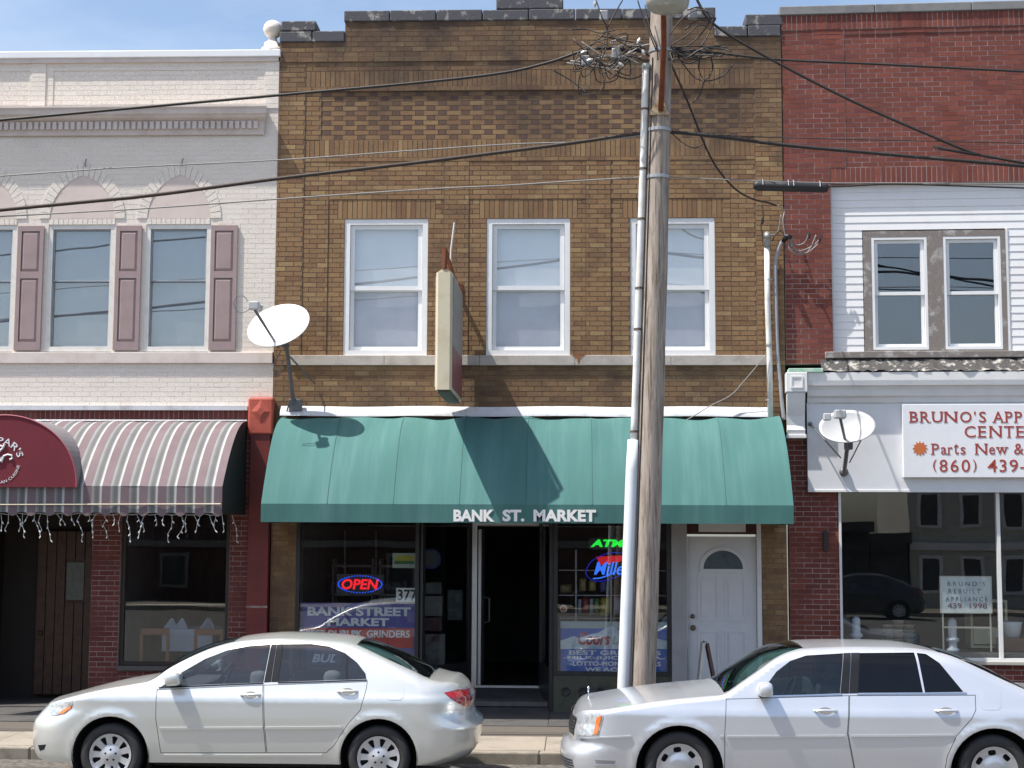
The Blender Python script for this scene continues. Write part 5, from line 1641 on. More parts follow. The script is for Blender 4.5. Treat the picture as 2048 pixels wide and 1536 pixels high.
# rack of snacks behind the right window
rk = thing('snack_rack', 'pale wire rack of snacks behind the market window', 'shelf', tuple(P(1200, 1230, .5)))
xk0, xk1 = P(1118, 1190, .45).x, P(1332, 1190, .45).x
wr = M('rack_grey', (.36, .37, .38), .5)
for v in (1140, 1190, 1236):
    z = P(1200, v, .45).z
    obj('shelf', MB().box(xk0, xk1, .42, .78, z - .012, z), wr, rk)
for u in (1152, 1222, 1290):
    x = P(u, 1190, .4).x
    obj('upright', MB().box(x - .012, x + .012, .395, .419, P(u, 1345, .4).z, P(u, 1100, .4).z), wr, rk)
def bag(u0, u1, v0, v1, y, mat, label, name='snack_bag'):
    x0, x1, z0, z1 = rect(u0, v0, u1, v1, y)
    def fn(s, t, sgn):
        b = (1 - (2 * s - 1) ** 4) * (1 - (2 * t - 1) ** 6)
        return (x0 + (x1 - x0) * s, y + sgn * .05 * b, z0 + (z1 - z0) * t)
    mb = MB().grid(lambda s, t: fn(s, t, -1), 8, 8).grid(lambda s, t: fn(s, t, 1), 8, 8)
    tag(obj(name, mb, mat, None, smooth=True), label, 'snack bag', 'snack bags on the rack')
yl, rd, gn_, wt = M('bag_yellow', (.40, .30, .03), .35), M('bag_red', (.22, .03, .03), .35), M('bag_green', (.12, .22, .06), .35), M('bag_white', (.45, .45, .50), .4)
for a in ((1156, 1163, 1198, 1228, wt, 'white snack bag beside the red bag on the rack'), (1164, 1178, 1195, 1228, rd, 'red snack bag on the rack'), (1179, 1187, 1197, 1229, M('bag_pale', (.35, .40, .42), .4), 'pale snack bag between the red and green bags'), (1188, 1199, 1197, 1228, gn_, 'green snack bag on the rack'), (1201, 1224, 1195, 1231, yl, 'large yellow snack bag on the rack'), (1228, 1246, 1194, 1230, M('bag_grey', (.30, .31, .36), .4), 'grey snack bag right of the large yellow bag'), (1159, 1172, 1157, 1182, M('bag_tan', (.28, .22, .08), .4), 'tan snack bag on the shelf above the red bag'), (1178, 1192, 1161, 1182, M('bag_gold', (.30, .25, .06), .4), 'gold snack bag beside the tan bag'), (1200, 1214, 1160, 1184, M('bag_blue', (.05, .08, .20), .4), 'blue snack bag beside the gold bag'), (1121, 1144, 1168, 1186, M('bag_olive', (.16, .14, .06), .4), 'olive snack bag at the end of the rack')):
    bag(a[0], a[1], a[2], a[3], .5, a[4], a[5])
cup = thing('paper_cup_sticker', 'round red and white sticker in the corner of the window', 'sticker', tuple(P(1126, 1232, .05)))
c_ = P(1127, 1217, .05)
obj('disc', MB().lathe([(0, -.003), (.05, -.003), (.05, .003)], c_, (0, 1, 0), 20), M('sticker_white', (.6, .58, .55), .5), cup)
obj('print', MB().lathe([(0, -.006), (.035, -.006), (.035, -.003)], c_ + Vector((0, 0, -.008)), (0, 1, 0), 16), M('sticker_red', (.40, .10, .03), .5), cup)
# posters on the splayed window and shelves inside
pst = random.Random(2)
pcols = [(.10, .10, .11), (.16, .15, .15), (.10, .03, .04), (.05, .08, .08), (.20, .20, .20)]
posters = [(852, 1165, 883, 1188, 'grey notice'), (845, 1192, 885, 1232, 'pale poster with dark heading'), (848, 1235, 884, 1262, 'maroon poster'), (895, 1180, 925, 1240, 'tall dark red poster'), (850, 1268, 890, 1330, 'grey-green poster')]
for i, (u0, v0, u1, v1, lb) in enumerate(posters):
    yy = RY * (((u0 + u1) / 2 - 838) / 107) + .30
    flat('poster', lb + ' taped inside the entry side window', 'poster', u0, v0, u1, v1, yy, M('poster%d' % i, pcols[i % 5], .6, col2=pcols[(i + 3) % 5], vs=7), th=.004, group='posters in the entry window')
lg_ = thing('beer_logo_sign', 'round dim blue sign in the entry side window', 'sign', tuple(P(865, 1138, .5)))
c_ = P(862, 1118, .55)
obj('ring', MB().lathe([(.12, -.01), (.14, -.01), (.14, .01), (.12, .01)], c_, (0, 1, 0), 28), M('dim_blue', (.02, .03, .25), .4), lg_)
obj('disc', MB().lathe([(0, -.003), (.118, -.003), (.118, .003)], c_, (0, 1, 0), 28), M('dim_plate', (.06, .07, .09), .4), lg_)
for i, (u, w) in enumerate(((620, .7), (700, .9), (790, .6))):
    x = P(u, 1200, 2.2).x
    t = thing('store_shelf', ['tall dim store shelf nearest the brick pier', 'wide dim store shelf behind the lit oval sign', 'narrow dim store shelf near the entry'][i], 'shelf', (x, 2.2, SW + .1))
    for k in range(5):
        obj('shelf', MB().box(x - w / 2, x + w / 2, 2.0, 2.4, .3 + k * .42, .33 + k * .42), MATS['rack_grey'], t)
    for sx in (-1, 1):
        obj('upright', MB().box(x + sx * (w / 2 + .015) - .012, x + sx * (w / 2 + .015) + .012, 2.0, 2.4, SW + .1, 2.1), MATS['rack_grey'], t)
    for k in range(4):
        bxs = MB()
        xx = x - w / 2 + .04
        while xx < x + w / 2 - .12:
            ww = pst.uniform(.07, .14)
            bxs.box(xx, xx + ww, 2.03, 2.3, .331 + k * .42, .33 + k * .42 + pst.uniform(.15, .3))
            xx += ww + .02
        obj('goods', bxs, M('goods%d' % k, [(.10, .08, .07), (.05, .09, .06), (.12, .05, .05), (.07, .08, .12)][k], .6, var=.6, vs=12), t)
# ---- restaurant window: table with cloth, folded napkins, chairs
cloth = M('white_cloth', (.52, .56, .66), .8, var=.06)
tb = thing('dining_table', 'dining table with white cloth behind the restaurant window', 'table', tuple(P(370, 1300, 1.0)))
tx0, tx1, tz = P(332, 1256, .8).x, P(432, 1256, .8).x, P(380, 1257, .8).z
obj('tabletop', MB().box(tx0 + .02, tx1 - .02, .62, 1.38, tz - .03, tz - .004), brown_wood, tb)
obj('tablecloth', MB().box(tx0, tx1, .60, 1.40, tz - .30, tz), cloth, tb)
for sx in (tx0 + .08, tx1 - .08):
    for sy in (.68, 1.3):
        obj('leg', MB().box(sx - .025, sx + .025, sy - .025, sy + .025, SW + .13, tz - .301), brown_wood, tb)
for u, lb in ((341, 'white folded napkin by the wooden chair back'), (364, 'white folded napkin second along the table'), (415, 'white folded napkin third along the table'), (436, 'white folded napkin at the far end of the table')):
    c_ = P(u, 1254, .75)
    cx_ = min(max(c_.x, tx0 + .09), tx1 - .09)
    mb = MB().add([(cx_ - .10, .67, tz + .001), (cx_ + .10, .67, tz + .001), (cx_ + .08, .83, tz + .001), (cx_ - .08, .83, tz + .001), (cx_ - .01, .745, tz + .145), (cx_ + .02, .755, tz + .14)], [(0, 1, 5, 4), (1, 2, 5), (2, 3, 4, 5), (3, 0, 4), (3, 2, 1, 0)])
    tag(obj('napkin', mb, cloth, None), lb, 'napkin', 'napkins on the dining table')
chm = M('chair_wood', (.22, .075, .03), .45, var=.2)
for u, lb in ((318, 'wooden chair at the left of the dining table'), (425, 'orange wooden chair in front of the dining table')):
    x = P(u, 1300, .5).x
    t = thing('dining_chair', lb, 'chair', (x, .5, SW + .12))
    zs = SW + .12
    obj('seat', MB().bbox(x - .2, x + .2, .30, .56, zs + .43, zs + .47, .01), chm, t)
    obj('backrest', MB().bbox(x - .2, x + .2, .25, .285, tz - .06, tz + .03, .012), chm, t)
    for sx in (-.18, .18):
        obj('leg', MB().box(x + sx - .02, x + sx + .02, .251, .284, zs + .01, tz - .061), chm, t)
        obj('leg', MB().box(x + sx - .02, x + sx + .02, .50, .54, zs + .01, zs + .43), chm, t)
# ---- appliance shop window
rfl = lambda u, v, y: tuple(RF @ PR(u, v, y))
wpl = M('white_plastic', (.66, .70, .76), .4)
for u, v, h, lb in ((1713, 1294, .40, 'white plastic cartridge near the brick pier in the shop window'), (1906, 1303, .44, 'white plastic cartridge below the paper shop sign')):
    c = RF @ PR(u, v, .35)
    t = tag(obj('filter_cartridge', MB().lathe([(.0, .0), (.085, .0), (.085, .03), (.055, .06), (.055, .12), (.085, .14), (.085, .17), (.055, .19), (.058, h - .06), (.05, h - .02), (.02, h), (0, h)], c, (0, 0, 1), 18), wpl, None, smooth=True), lb, 'filter')
pan = M('drip_pan', (.42, .40, .34), .35, metal=.5, var=.2)
for i, (u, n_) in enumerate(((1777, 4), (1797, 5), (1818, 4))):
    c = RF @ PR(u, 1287, .40)
    t = thing('pan_stack', ['short stack of metal drip pans nearest the cartridge by the pier', 'tallest stack of metal drip pans in the shop window', 'short stack of metal drip pans nearest the paper sign'][i], 'pans', tuple(c))
    for k in range(n_):
        obj('drip_pan', MB().lathe([(.0, .0), (.06, .005), (.075, .05), (.085, .055), (.082, .06), (.07, .055), (.055, .012), (0, .008)], c + Vector((0, 0, k * .062)), (0, 0, 1), 18), pan, t, smooth=True)
dk = M('display_deck', (.16, .15, .14), .7)
xd0, xd1 = rx(1684, 1150) + .02, RXE - .05
zdk = (RF @ PR(1797, 1287, .40)).z
obj('display_deck', MB(RF).box(xd0, xd1, .095, .9, SW + .12, min(zdk, PR(1713, 1294, .35).z, PR(1906, 1303, .35).z) - .001), dk, shop)
ps = thing('letter_board', 'white letter board on a stand in the appliance shop window', 'sign', rfl(1932, 1300, .16))
x0, x1, z0, z1 = rectR(1881, 1153, 1983, 1226, .16)
obj('board', MB(RF).bbox(x0, x1, .16, .175, z0, z1, .003), M('letterboard', (.66, .72, .74), .5), ps)
obj('frame', ring(MB(RF), x0 - .006, x1 + .006, z0 - .006, z1 + .006, .012, .152, .18), M('frame_cream', (.55, .53, .44), .5), ps)
for x in (x0 + .015, x1 - .03):
    obj('leg', MB(RF).box(x, x + .02, .165, .18, zdk - .08, z0 - .007), MATS['frame_cream'], ps)
obj('stretcher', MB(RF).box(x0 + .035, x1 - .03, .166, .178, z0 - .20, z0 - .178), MATS['frame_cream'], ps)
lt = M('board_letters', (.13, .15, .17), .6)
ltr = M('board_letters_red', (.28, .12, .10), .6)
for s_, a, b, v0, v1, mm in (("B R U N O ' S", 1895, 1970, 1163, 1172, lt), ('R E B U I L T', 1897, 1961, 1178, 1187, lt), ('A P P L I A N C E', 1891, 1975, 1194, 1203, lt), ('439  1998', 1895, 1974, 1206, 1217, ltr)):
    xa, xb, za, zb_ = rectR(a, v0, b, v1, .16)
    text(s_, xa, xb, za, zb_, .156, mm, ps, xf=RF, depth=.003)
cs = thing('cream_cabinet', 'cream open-fronted cabinet behind the letter board', 'cabinet', rfl(1970, 1310, .6))
x0, x1, z0, z1 = rectR(1940, 1200, 2014, 1312, .5)
cmt = M('cream_enamel', (.40, .38, .27), .5)
obj('carcass', ring(MB(RF), x0, x1, zdk - .05, z1, .03, .45, .85), cmt, cs)
obj('back', MB(RF).box(x0 + .03, x1 - .03, .80, .84, zdk - .02, z1 - .03), M('cabinet_back', (.14, .10, .08), .7), cs)
obj('drawer', MB(RF).bbox(x0 + .032, x1 - .032, .44, .79, zdk - .0, zdk + .22, .004), cmt, cs)
tbx = thing('white_tub', 'white plastic tub beside the window mullion of the appliance shop', 'tub', rfl(2030, 1290, .35))
x0, x1, z0, z1 = rectR(2012, 1245, 2044, 1276, .3)
obj('tub', MB(RF).lathe([(.0, 0), (.10, 0), (.13, z1 - z0 - .02), (.14, z1 - z0), (.12, z1 - z0), (.09, .02), (0, .02)], ((x0 + x1) / 2, .42, z0), (0, 0, 1), 20), wpl, tbx, smooth=True)
obj('crate', MB(RF).bbox((x0 + x1) / 2 - .2, (x0 + x1) / 2 + .2, .28, .60, zdk - .08, z0 - .001, .01), M('crate_brown', (.15, .08, .055), .7), tbx)

# ================================================================== A-frame sign
ay = -.75
ap = P(1409, 1286, ay)
fa, fbq = P(1389, 1404, ay), P(1443, 1404, ay)
zgf = SW + .004
afs = thing('folding_sign', 'folding A-frame pavement sign seen edge-on before the white door', 'sign', (ap.x, ay, SW))
def leaf(x_top, x_bot, mat, fm, nm):
    a = Vector((x_top, ay - .30, ap.z))
    mb = MB()
    t = .012
    vs = []
    for y in (ay - .18, ay + .18):
        vs += [(x_top - t, y, ap.z), (x_top + t, y, ap.z), (x_bot + t, y, zgf), (x_bot - t, y, zgf)]
    mb.add(vs, [(0, 1, 2, 3), (7, 6, 5, 4), (0, 4, 5, 1), (1, 5, 6, 2), (2, 6, 7, 3), (3, 7, 4, 0)])
    o = obj(nm, mb, mat, afs, recalc=True)
    for y in (ay - .185, ay + .181):
        mb = MB().add([(x_top - t - .005, y, ap.z + .01), (x_top + t + .005, y, ap.z + .01), (x_bot + t + .005, y, zgf + .0), (x_bot - t - .005, y, zgf + .0), (x_top - t - .005, y + .004, ap.z + .01), (x_top + t + .005, y + .004, ap.z + .01), (x_bot + t + .005, y + .004, zgf), (x_bot - t - .005, y + .004, zgf)], [(0, 1, 2, 3), (7, 6, 5, 4), (0, 4, 5, 1), (1, 5, 6, 2), (2, 6, 7, 3), (3, 7, 4, 0)])
        obj('edge', mb, fm, o, recalc=True)
leaf(ap.x - .02, fa.x, M('leaf_pale', (.35, .38, .36), .5, col2=(.10, .13, .12), vs=5), M('edge_pale', (.52, .52, .50), .5), 'leaf')
leaf(ap.x + .025, fbq.x, M('leaf_dark', (.07, .05, .045), .6), M('edge_brown', (.10, .06, .045), .6), 'leaf')
obj('hinge', MB().tube([(ap.x, ay - .19, ap.z + .012), (ap.x, ay + .19, ap.z + .012)], .012, 7), steel_grey, afs)
# ================================================================== cars
def pip(x, z, poly):
    c = False
    n = len(poly)
    j = n - 1
    for i in range(n):
        xi, zi = poly[i]
        xj, zj = poly[j]
        if (zi > z) != (zj > z) and x < (xj - xi) * (z - zi) / (zj - zi) + xi:
            c = not c
        j = i
    return c
class Poly:
    def __init__(s, pts):
        s.p = [tuple(a) for a in pts]
        s.b = (min(a[0] for a in s.p), max(a[0] for a in s.p), min(a[1] for a in s.p), max(a[1] for a in s.p))
    def has(s, x, z):
        b = s.b
        return b[0] <= x <= b[1] and b[2] <= z <= b[3] and pip(x, z, s.p)
    def grow(s, d):
        n = len(s.p)
        ar = sum(s.p[i][0] * s.p[(i + 1) % n][1] - s.p[(i + 1) % n][0] * s.p[i][1] for i in range(n))
        sg = 1 if ar > 0 else -1
        out = []
        for i in range(n):
            a, b, c = Vector(s.p[i - 1]), Vector(s.p[i]), Vector(s.p[(i + 1) % n])
            e1, e2 = (b - a).normalized(), (c - b).normalized()
            n1, n2 = Vector((e1.y, -e1.x)) * sg, Vector((e2.y, -e2.x)) * sg
            m = (n1 + n2)
            m = m.normalized() if m.length > 1e-6 else n1
            k = d / max(.5, m.dot(n1))
            out.append((b.x + m.x * k, b.y + m.y * k))
        return Poly(out)
def dens(pts, step=.04, closed=True):
    out = []
    n = len(pts)
    for i in range(n if closed else n - 1):
        a, b = pts[i], pts[(i + 1) % n]
        k = max(1, int(math.dist(a, b) / step))
        out += [(a[0] + (b[0] - a[0]) * t / k, a[1] + (b[1] - a[1]) * t / k) for t in range(k)]
    if not closed:
        out.append(tuple(pts[-1]))
    return out
def sm2(pts, n=5, closed=False):
    v = [Vector((a, b, 0)) for a, b in pts]
    if closed:
        v = [v[-1]] + v + [v[0], v[1]]
        s = spline(v, n)
        return [(p.x, p.y) for p in s[n:-(n + 1)]]
    return [(p.x, p.y) for p in spline(v, n)]
def interp(tab, x):
    if x <= tab[0][0]:
        return tab[0][1]
    for i in range(1, len(tab)):
        if x <= tab[i][0]:
            t = (x - tab[i - 1][0]) / max(1e-9, tab[i][0] - tab[i - 1][0])
            return tab[i - 1][1] + t * (tab[i][1] - tab[i - 1][1])
    return tab[-1][1]
def smint(tab, x):
    """monotone-ish smooth interpolation"""
    n = len(tab)
    if x <= tab[0][0]:
        return tab[0][1]
    if x >= tab[-1][0]:
        return tab[-1][1]
    for i in range(1, n):
        if x <= tab[i][0]:
            x0, y0 = tab[i - 1]
            x1, y1 = tab[i]
            h = x1 - x0
            d = (y1 - y0) / h
            ml = ((y0 - tab[i - 2][1]) / (x0 - tab[i - 2][0]) + d) / 2 if i > 1 else d
            mr_ = ((tab[i + 1][1] - y1) / (tab[i + 1][0] - x1) + d) / 2 if i < n - 1 else d
            t = (x - x0) / h
            return (2 * t ** 3 - 3 * t * t + 1) * y0 + (t ** 3 - 2 * t * t + t) * h * ml + (-2 * t ** 3 + 3 * t * t) * y1 + (t ** 3 - t * t) * h * mr_

def build_car(S):
    Yn, Wd = S['y'], S['width']
    Yc = Yn + Wd / 2
    hW = Wd / 2
    zbelt = S['zbelt']
    tum = [(0, 1.)] * 0 + S['prof']
    def tr(u, v):
        y = Yn + .01
        for _ in range(4):
            p = P(u, v, y)
            y = Yc - hW * smint(tum, p.z)
        p = P(u, v, y)
        return (p.x, p.z)
    T = lambda pts: [tr(*a) for a in pts]
    root = thing(S['name'], S['label'], 'car', (P(*S['wheel_px'][0], Yn).x + 1.3, Yc, 0))
    aF, aR, pF, pR = S['endF'], S['endR'], S.get('pF', 2.6), S.get('pR', 2.6)
    def g(d, a, p):
        t = min(1., max(0., d / a))
        return (max(0., 1 - (1 - t) ** p)) ** (1 / p)
    def end_pt(u, v, a, p, sg):
        # the outline seen from here is where the rounded corner turns away: solve for the tip of the car
        x_, z_ = tr(u, v)
        dr = ray(u, v)
        k = dr.x / dr.y
        fr_ = hW * smint(tum, z_)
        best = None
        for i in range(61):
            d = a * i / 60
            Y = Yc - fr_ * g(d, a, p)
            q = k * (Y + CAMD) - sg * d
            if best is None or (q > best[0] if sg > 0 else q < best[0]):
                best = (q, Y)
        return (best[0], P(u, v, best[1]).z)
    front = [end_pt(u, v, aF, pF, 1) for u, v in S['front']]     # bottom to top
    rear = [end_pt(u, v, aR, pR, -1) for u, v in S['rear']]      # bottom to top
    tp = [front[-1]] + [q for q in T(S['top']) if front[-1][0] + .06 < q[0] < rear[-1][0] - .06] + [rear[-1]]
    top = sm2(tp, 4)                 # front to rear
    xFt = sorted([(z, x) for x, z in sm2(front, 4)])
    xRt = sorted([(z, x) for x, z in sm2(rear, 4)])
    topx = sorted(top)
    ztop = lambda x: interp(topx, x)
    xF = lambda z: interp(xFt, z)
    xR = lambda z: interp(xRt, z)
    wr, ar = S['tyre_r'], S['arch_r']
    wheels = [P(u, v, Yn + .03).x for u, v in S['wheel_px']]
    archz = S['arch_z']
    rtab = [(P(u, 1400, Yn).x, r) for u, r in S['r_px']]
    def hs(x, z):
        b = hW * smint(tum, z) * g(x - xF(z), aF, pF) * g(xR(z) - x, aR, pR)
        dt = max(0., ztop(x) - z)
        r = interp(rtab, x)
        if dt < r:
            q = 1 - dt / r
            b -= r * .8 * (1 - math.sqrt(max(0., 1 - q * q)))
        for xw in wheels:
            dd = math.hypot(x - xw, z - archz)
            b += .012 * math.exp(-((dd - ar - .015) / .045) ** 2)
        b += S['crease'][1] * math.exp(-((z - S['crease'][0]) / .05) ** 2) * min(1, max(0, (x - xF(z)) * 2))
        return max(b, 0.)
    def nrm(x, z):
        e = .004
        hx = (hs(x + e, z) - hs(x - e, z)) / (2 * e)
        hz = (hs(x, min(z + e, ztop(x))) - hs(x, z - e)) / (e + min(e, max(1e-4, ztop(x) - z)))
        return Vector((-hx, -1, -hz)).normalized()
    tr_near = tr
    def tr(u, v):
        x_, z_ = tr_near(u, v)
        y = Yc - hs(x_, z_)
        for _ in range(25):
            p = P(u, v, y)
            y = .5 * y + .5 * (Yc - hs(p.x, p.z))
        p = P(u, v, y)
        return (p.x, p.z)
    T = lambda pts: [tr(*a) for a in pts]
    # ---- outline with wheel arches
    zb = S['zsill']
    bot = []
    xfb, xrb = front[0], rear[0]
    ang = lambda z: math.asin(max(-1, min(1, (z - archz) / ar)))
    seq = [xfb]
    for xw in wheels:
        z_at = zb if xw != wheels[0] else zb
        a0 = ang(zb)
        n = 22
        seq += [(xw + ar * math.cos(pi - a0 - (pi - 2 * a0) * k / n), archz + ar * math.sin(pi - a0 - (pi - 2 * a0) * k / n)) for k in range(n + 1)]
    seq += [xrb]
    low = dens(seq, .05, closed=False)
    outline = [tuple(a) for a in low] + dens(sm2(rear, 4), .03, False)[1:] + dens(top[::-1], .035, False)[1:] + dens(sm2(front, 4)[::-1], .03, False)[1:-1]
    OUT = Poly(outline)
    doors = [Poly(dens(T(d), .04)) for d in S['doors']]
    gaps = [d.grow(.0055) for d in doors]
    wins = [Poly(dens(sm2(T(w), 3, True) if S.get('smoothwin') else T(w), .04)) for w in S['windows']]
    bumps = [Poly(dens(T(b), .04)) for b in S.get('bumpers', [])]
    bgaps = [b.grow(.004) for b in bumps]
    loops = [OUT] + doors + gaps + wins + bumps
    pts, edges = [], []
    for L in loops:
        n0 = len(pts)
        pts += L.p
        edges += [(n0 + i, n0 + (i + 1) % len(L.p)) for i in range(len(L.p))]
    rnd = random.Random(1)
    x0, x1, z0, z1 = OUT.b
    z = z0 + .01
    while z < z1:
        x = x0
        while x < x1:
            q = (x + rnd.uniform(-.006, .006), z + rnd.uniform(-.006, .006))
            if OUT.has(*q):
                pts.append(q)
            x += .05
        for d in (.004, .012, .025, .042, .065, .095, .13, .17, .22):
            for q in ((xF(z) + d, z), (xR(z) - d, z)):
                if OUT.has(*q):
                    pts.append(q)
        z += .04
    x = x0
    while x < x1:
        for d in (.003, .009, .018, .03, .05, .075):
            q = (x, ztop(x) - d)
            if OUT.has(*q):
                pts.append(q)
        x += .05
    res = delaunay_2d_cdt([Vector(a) for a in pts], edges, [], 0, 1e-4)
    V, F = [tuple(a) for a in res[0]], res[2]
    groups = {}
    for f in F:
        cx = sum(V[i][0] for i in f) / len(f)
        cz = sum(V[i][1] for i in f) / len(f)
        if not OUT.has(cx, cz):
            continue
        if any(w.has(cx, cz) for w in wins):
            continue
        k = 'side'
        for i, (d, gp) in enumerate(zip(doors, gaps)):
            if d.has(cx, cz):
                k = 'door%d' % i
                break
            if gp.has(cx, cz):
                k = None
        if k == 'side':
            for i, b in enumerate(bumps):
                if b.has(cx, cz):
                    k = 'bump%d' % i
        if k:
            groups.setdefault(k, []).append(f)
    def side_obj(name, faces, sgn, mat, parent, off=0., flip=False):
        idx, vs, ns, ff = {}, [], [], []
        for f in faces:
            t = []
            for i in f:
                if i not in idx:
                    x, z = V[i] if isinstance(i, int) else i
                    idx[i] = len(vs)
                    n_ = nrm(x, z)
                    h = hs(x, z)
                    vs.append(Vector((x, Yc + sgn * (-h) , z)) + Vector((n_.x, n_.y * sgn, n_.z)) * off)
                    ns.append(Vector((n_.x, n_.y * sgn, n_.z)))
                t.append(idx[i])
            a, b, c = (Vector(vs[q]) for q in t[:3])
            fn = (b - a).cross(c - a)
            if fn.dot(ns[t[0]] + ns[t[1]] + ns[t[2]]) < 0:
                t = t[::-1]
            ff.append(tuple(t))
        lo = Vector((min(a.x for a in vs), min(a.y for a in vs), min(a.z for a in vs)))
        me = bpy.data.meshes.new(name)
        me.from_pydata([a - lo for a in vs], [], ff)
        me.polygons.foreach_set('use_smooth', [True] * len(ff))
        me.materials.append(mat)
        me.update()
        me.normals_split_custom_set_from_vertices([tuple(a) for a in ns])
        o = bpy.data.objects.new(name, me)
        COL.objects.link(o)
        setp(o, parent, Matrix.Translation(lo))
        return o
    def patch(name, poly, sgn, mat, parent, off=.004, step=.03, grown=0., skirt=True):
        """a raised patch following the body side"""
        pl = Poly(dens(poly, step))
        if grown:
            pl = pl.grow(grown)
        pp = list(pl.p)
        ee = [(i, (i + 1) % len(pp)) for i in range(len(pp))]
        b = pl.b
        xx = b[0]
        while xx < b[1]:
            z_ = b[2]
            while z_ < b[3]:
                if pl.has(xx, z_):
                    pp.append((xx, z_))
                z_ += step
            xx += step
        r_ = delaunay_2d_cdt([Vector(a) for a in pp], ee, [], 0, 1e-5)
        vv = [tuple(a) for a in r_[0]]
        fcs = [[vv[i] for i in f] for f in r_[2] if pl.has(sum(vv[i][0] for i in f) / len(f), sum(vv[i][1] for i in f) / len(f))]
        o = side_obj(name, fcs, sgn, mat, parent, off)
        if skirt:
            mb = MB()
            n = len(pl.p)
            A = []
            for o_ in (off, -.012):
                for x_, z_ in pl.p:
                    n_ = nrm(x_, z_)
                    A.append(Vector((x_, Yc - sgn * hs(x_, z_), z_)) + Vector((n_.x, n_.y * sgn, n_.z)) * o_)
            mb.add(A, [(i, (i + 1) % n, (i + 1) % n + n, i + n) for i in range(n)])
            obj('edge', mb, mat, o, recalc=False)
        return o
    paint = S['paint']
    for sgn in (1, -1):
        body = side_obj('body_side', groups['side'], sgn, paint, root)
        for i in range(len(doors)):
            d = side_obj('door', groups['door%d' % i], sgn, paint, root)
            hp = tr(*S['handles'][i])
            hx, hz = hp
            yy = Yc - sgn * hs(hx, hz)
            hl = S['handle_l']
            m_ = S.get('handle_m', paint)
            mb = MB()
            pts_ = [Vector((hx - hl / 2, yy + sgn * .004, hz)), Vector((hx - hl * .36, yy - sgn * .026, hz + .004)), Vector((hx, yy - sgn * .034, hz + .006)), Vector((hx + hl * .36, yy - sgn * .026, hz + .004)), Vector((hx + hl / 2, yy + sgn * .004, hz))]
            obj('handle', mb.tube(spline(pts_, 4), .013, 8), m_, d, smooth=True)
            cup_ = [(hx + .5 * hl * .62 * math.cos(k * pi / 10), hz + .032 * math.sin(k * pi / 10)) for k in range(20)]
            patch('handle_cup', cup_, sgn, M('handle_shadow', (.22, .22, .22), .5), d, off=.0012, step=.02, skirt=False)
        for i in range(len(bumps)):
            side_obj('bumper', groups.get('bump%d' % i, []), sgn, paint, root)
        for i, w in enumerate(wins):
            patch('window', w.p, sgn, S['glass'][i], root, off=-.006, step=.06, grown=.004, skirt=False)
        for nm, poly, mat, off in S['patches']:
            patch(nm, T(poly), sgn, mat, root, off=off, step=.025)
    # ---- top skins
    def strip(name, xa, xb, fa, fb, mat, parent, crown, bulge=0., nx=30, ny=16, dz=0., fb2=None):
        mb = MB()
        for i in range(nx + 1):
            x = xa + (xb - xa) * i / nx
            zt_ = ztop(x)
            h = hs(x, zt_)
            for j in range(ny + 1):
                f = fa + (fb - fa) * j / ny
                q = 1 - f * f
                mb.v.append(Vector((x + bulge * q * math.sin(pi * (i / nx) ** .8) if bulge else x, Yc + f * h, zt_ + crown * q * min(1, h / .3) + dz)))
        for i in range(nx):
            for j in range(ny):
                a = i * (ny + 1) + j
                mb.f.append((a, a + ny + 1, a + ny + 2, a + 1))
        return obj(name, mb, mat, parent, smooth=True)
    xs = S['xs']
    X = {k: tr(*p)[0] for k, p in xs.items()}
    xfr = min(a[0] for a in topx)
    xre = max(a[0] for a in topx)
    strip('hood', xfr + .002, X['cowl'] - .012, -1, 1, paint, root, S['crown'][0], nx=50)
    obj('cowl', MB().box(X['cowl'] - .05, X['cowl'] + .10, Yc - hW * .72, Yc + hW * .72, ztop(X['cowl']) - .09, ztop(X['cowl']) - .012), black_m, root)
    for a, b in ((-1, -.93), (.93, 1)):
        strip('pillar', X['cowl'] - .012, X['roof0'], a, b, paint, root, S['crown'][1], ny=3)
        strip('pillar', X['roof1'], X['deck'], a, b, paint, root, S['crown'][1], ny=3)
    strip('windscreen', X['cowl'] - .01, X['roof0'] + .004, -.94, .94, S['wglass'], root, S['crown'][1] - .006, bulge=-.10)
    strip('roof', X['roof0'], X['roof1'], -1, 1, paint, root, S['crown'][2])
    strip('rear_window', X['roof1'] - .004, X['deck'] + .01, -.94, .94, S['wglass'], root, S['crown'][1] - .006, bulge=.08)
    strip('boot_lid', X['deck'], xre - .002, -1, 1, paint, root, S['crown'][3])
    # ---- insides
    dk_ = M('car_black', (.012, .012, .013), .8)
    mb = MB()
    xA, xB = wheels[0] + ar + .03, wheels[1] - ar - .03
    mb.box(xA, xB, Yc - hW * .86, Yc + hW * .86, .20, zbelt - .16)
    mb.box(X['cowl'] * 0 + wheels[0] - ar - .1, xA - .001, Yc - hW * .55, Yc + hW * .55, .24, zbelt - .20)
    mb.box(xB + .001, wheels[1] + ar + .25, Yc - hW * .55, Yc + hW * .55, .26, zbelt - .10)
    obj('chassis', mb, dk_, root)
    seatm = S['seat_mat']
    for nm, xq in (('seat', X['seat']), ('seat', X['rseat'])):
        for sy in (-1, 1):
            yc_ = Yc + sy * hW * .46
            st = obj(nm, MB().bbox(xq - .08, xq + .10, yc_ - .23, yc_ + .23, zbelt - .35, zbelt + .12, .06), seatm, root, smooth=True)
            obj('headrest', MB().bbox(xq + .02, xq + .12, yc_ - .13, yc_ + .13, zbelt + .14, zbelt + .31, .05), seatm, st, smooth=True)
    obj('dashboard', MB().bbox(X['cowl'] + .08, X['cowl'] + .45, Yc - hW * .78, Yc + hW * .78, zbelt - .2, zbelt - .03, .04), M('dash_grey', (.05, .05, .055), .6), root)
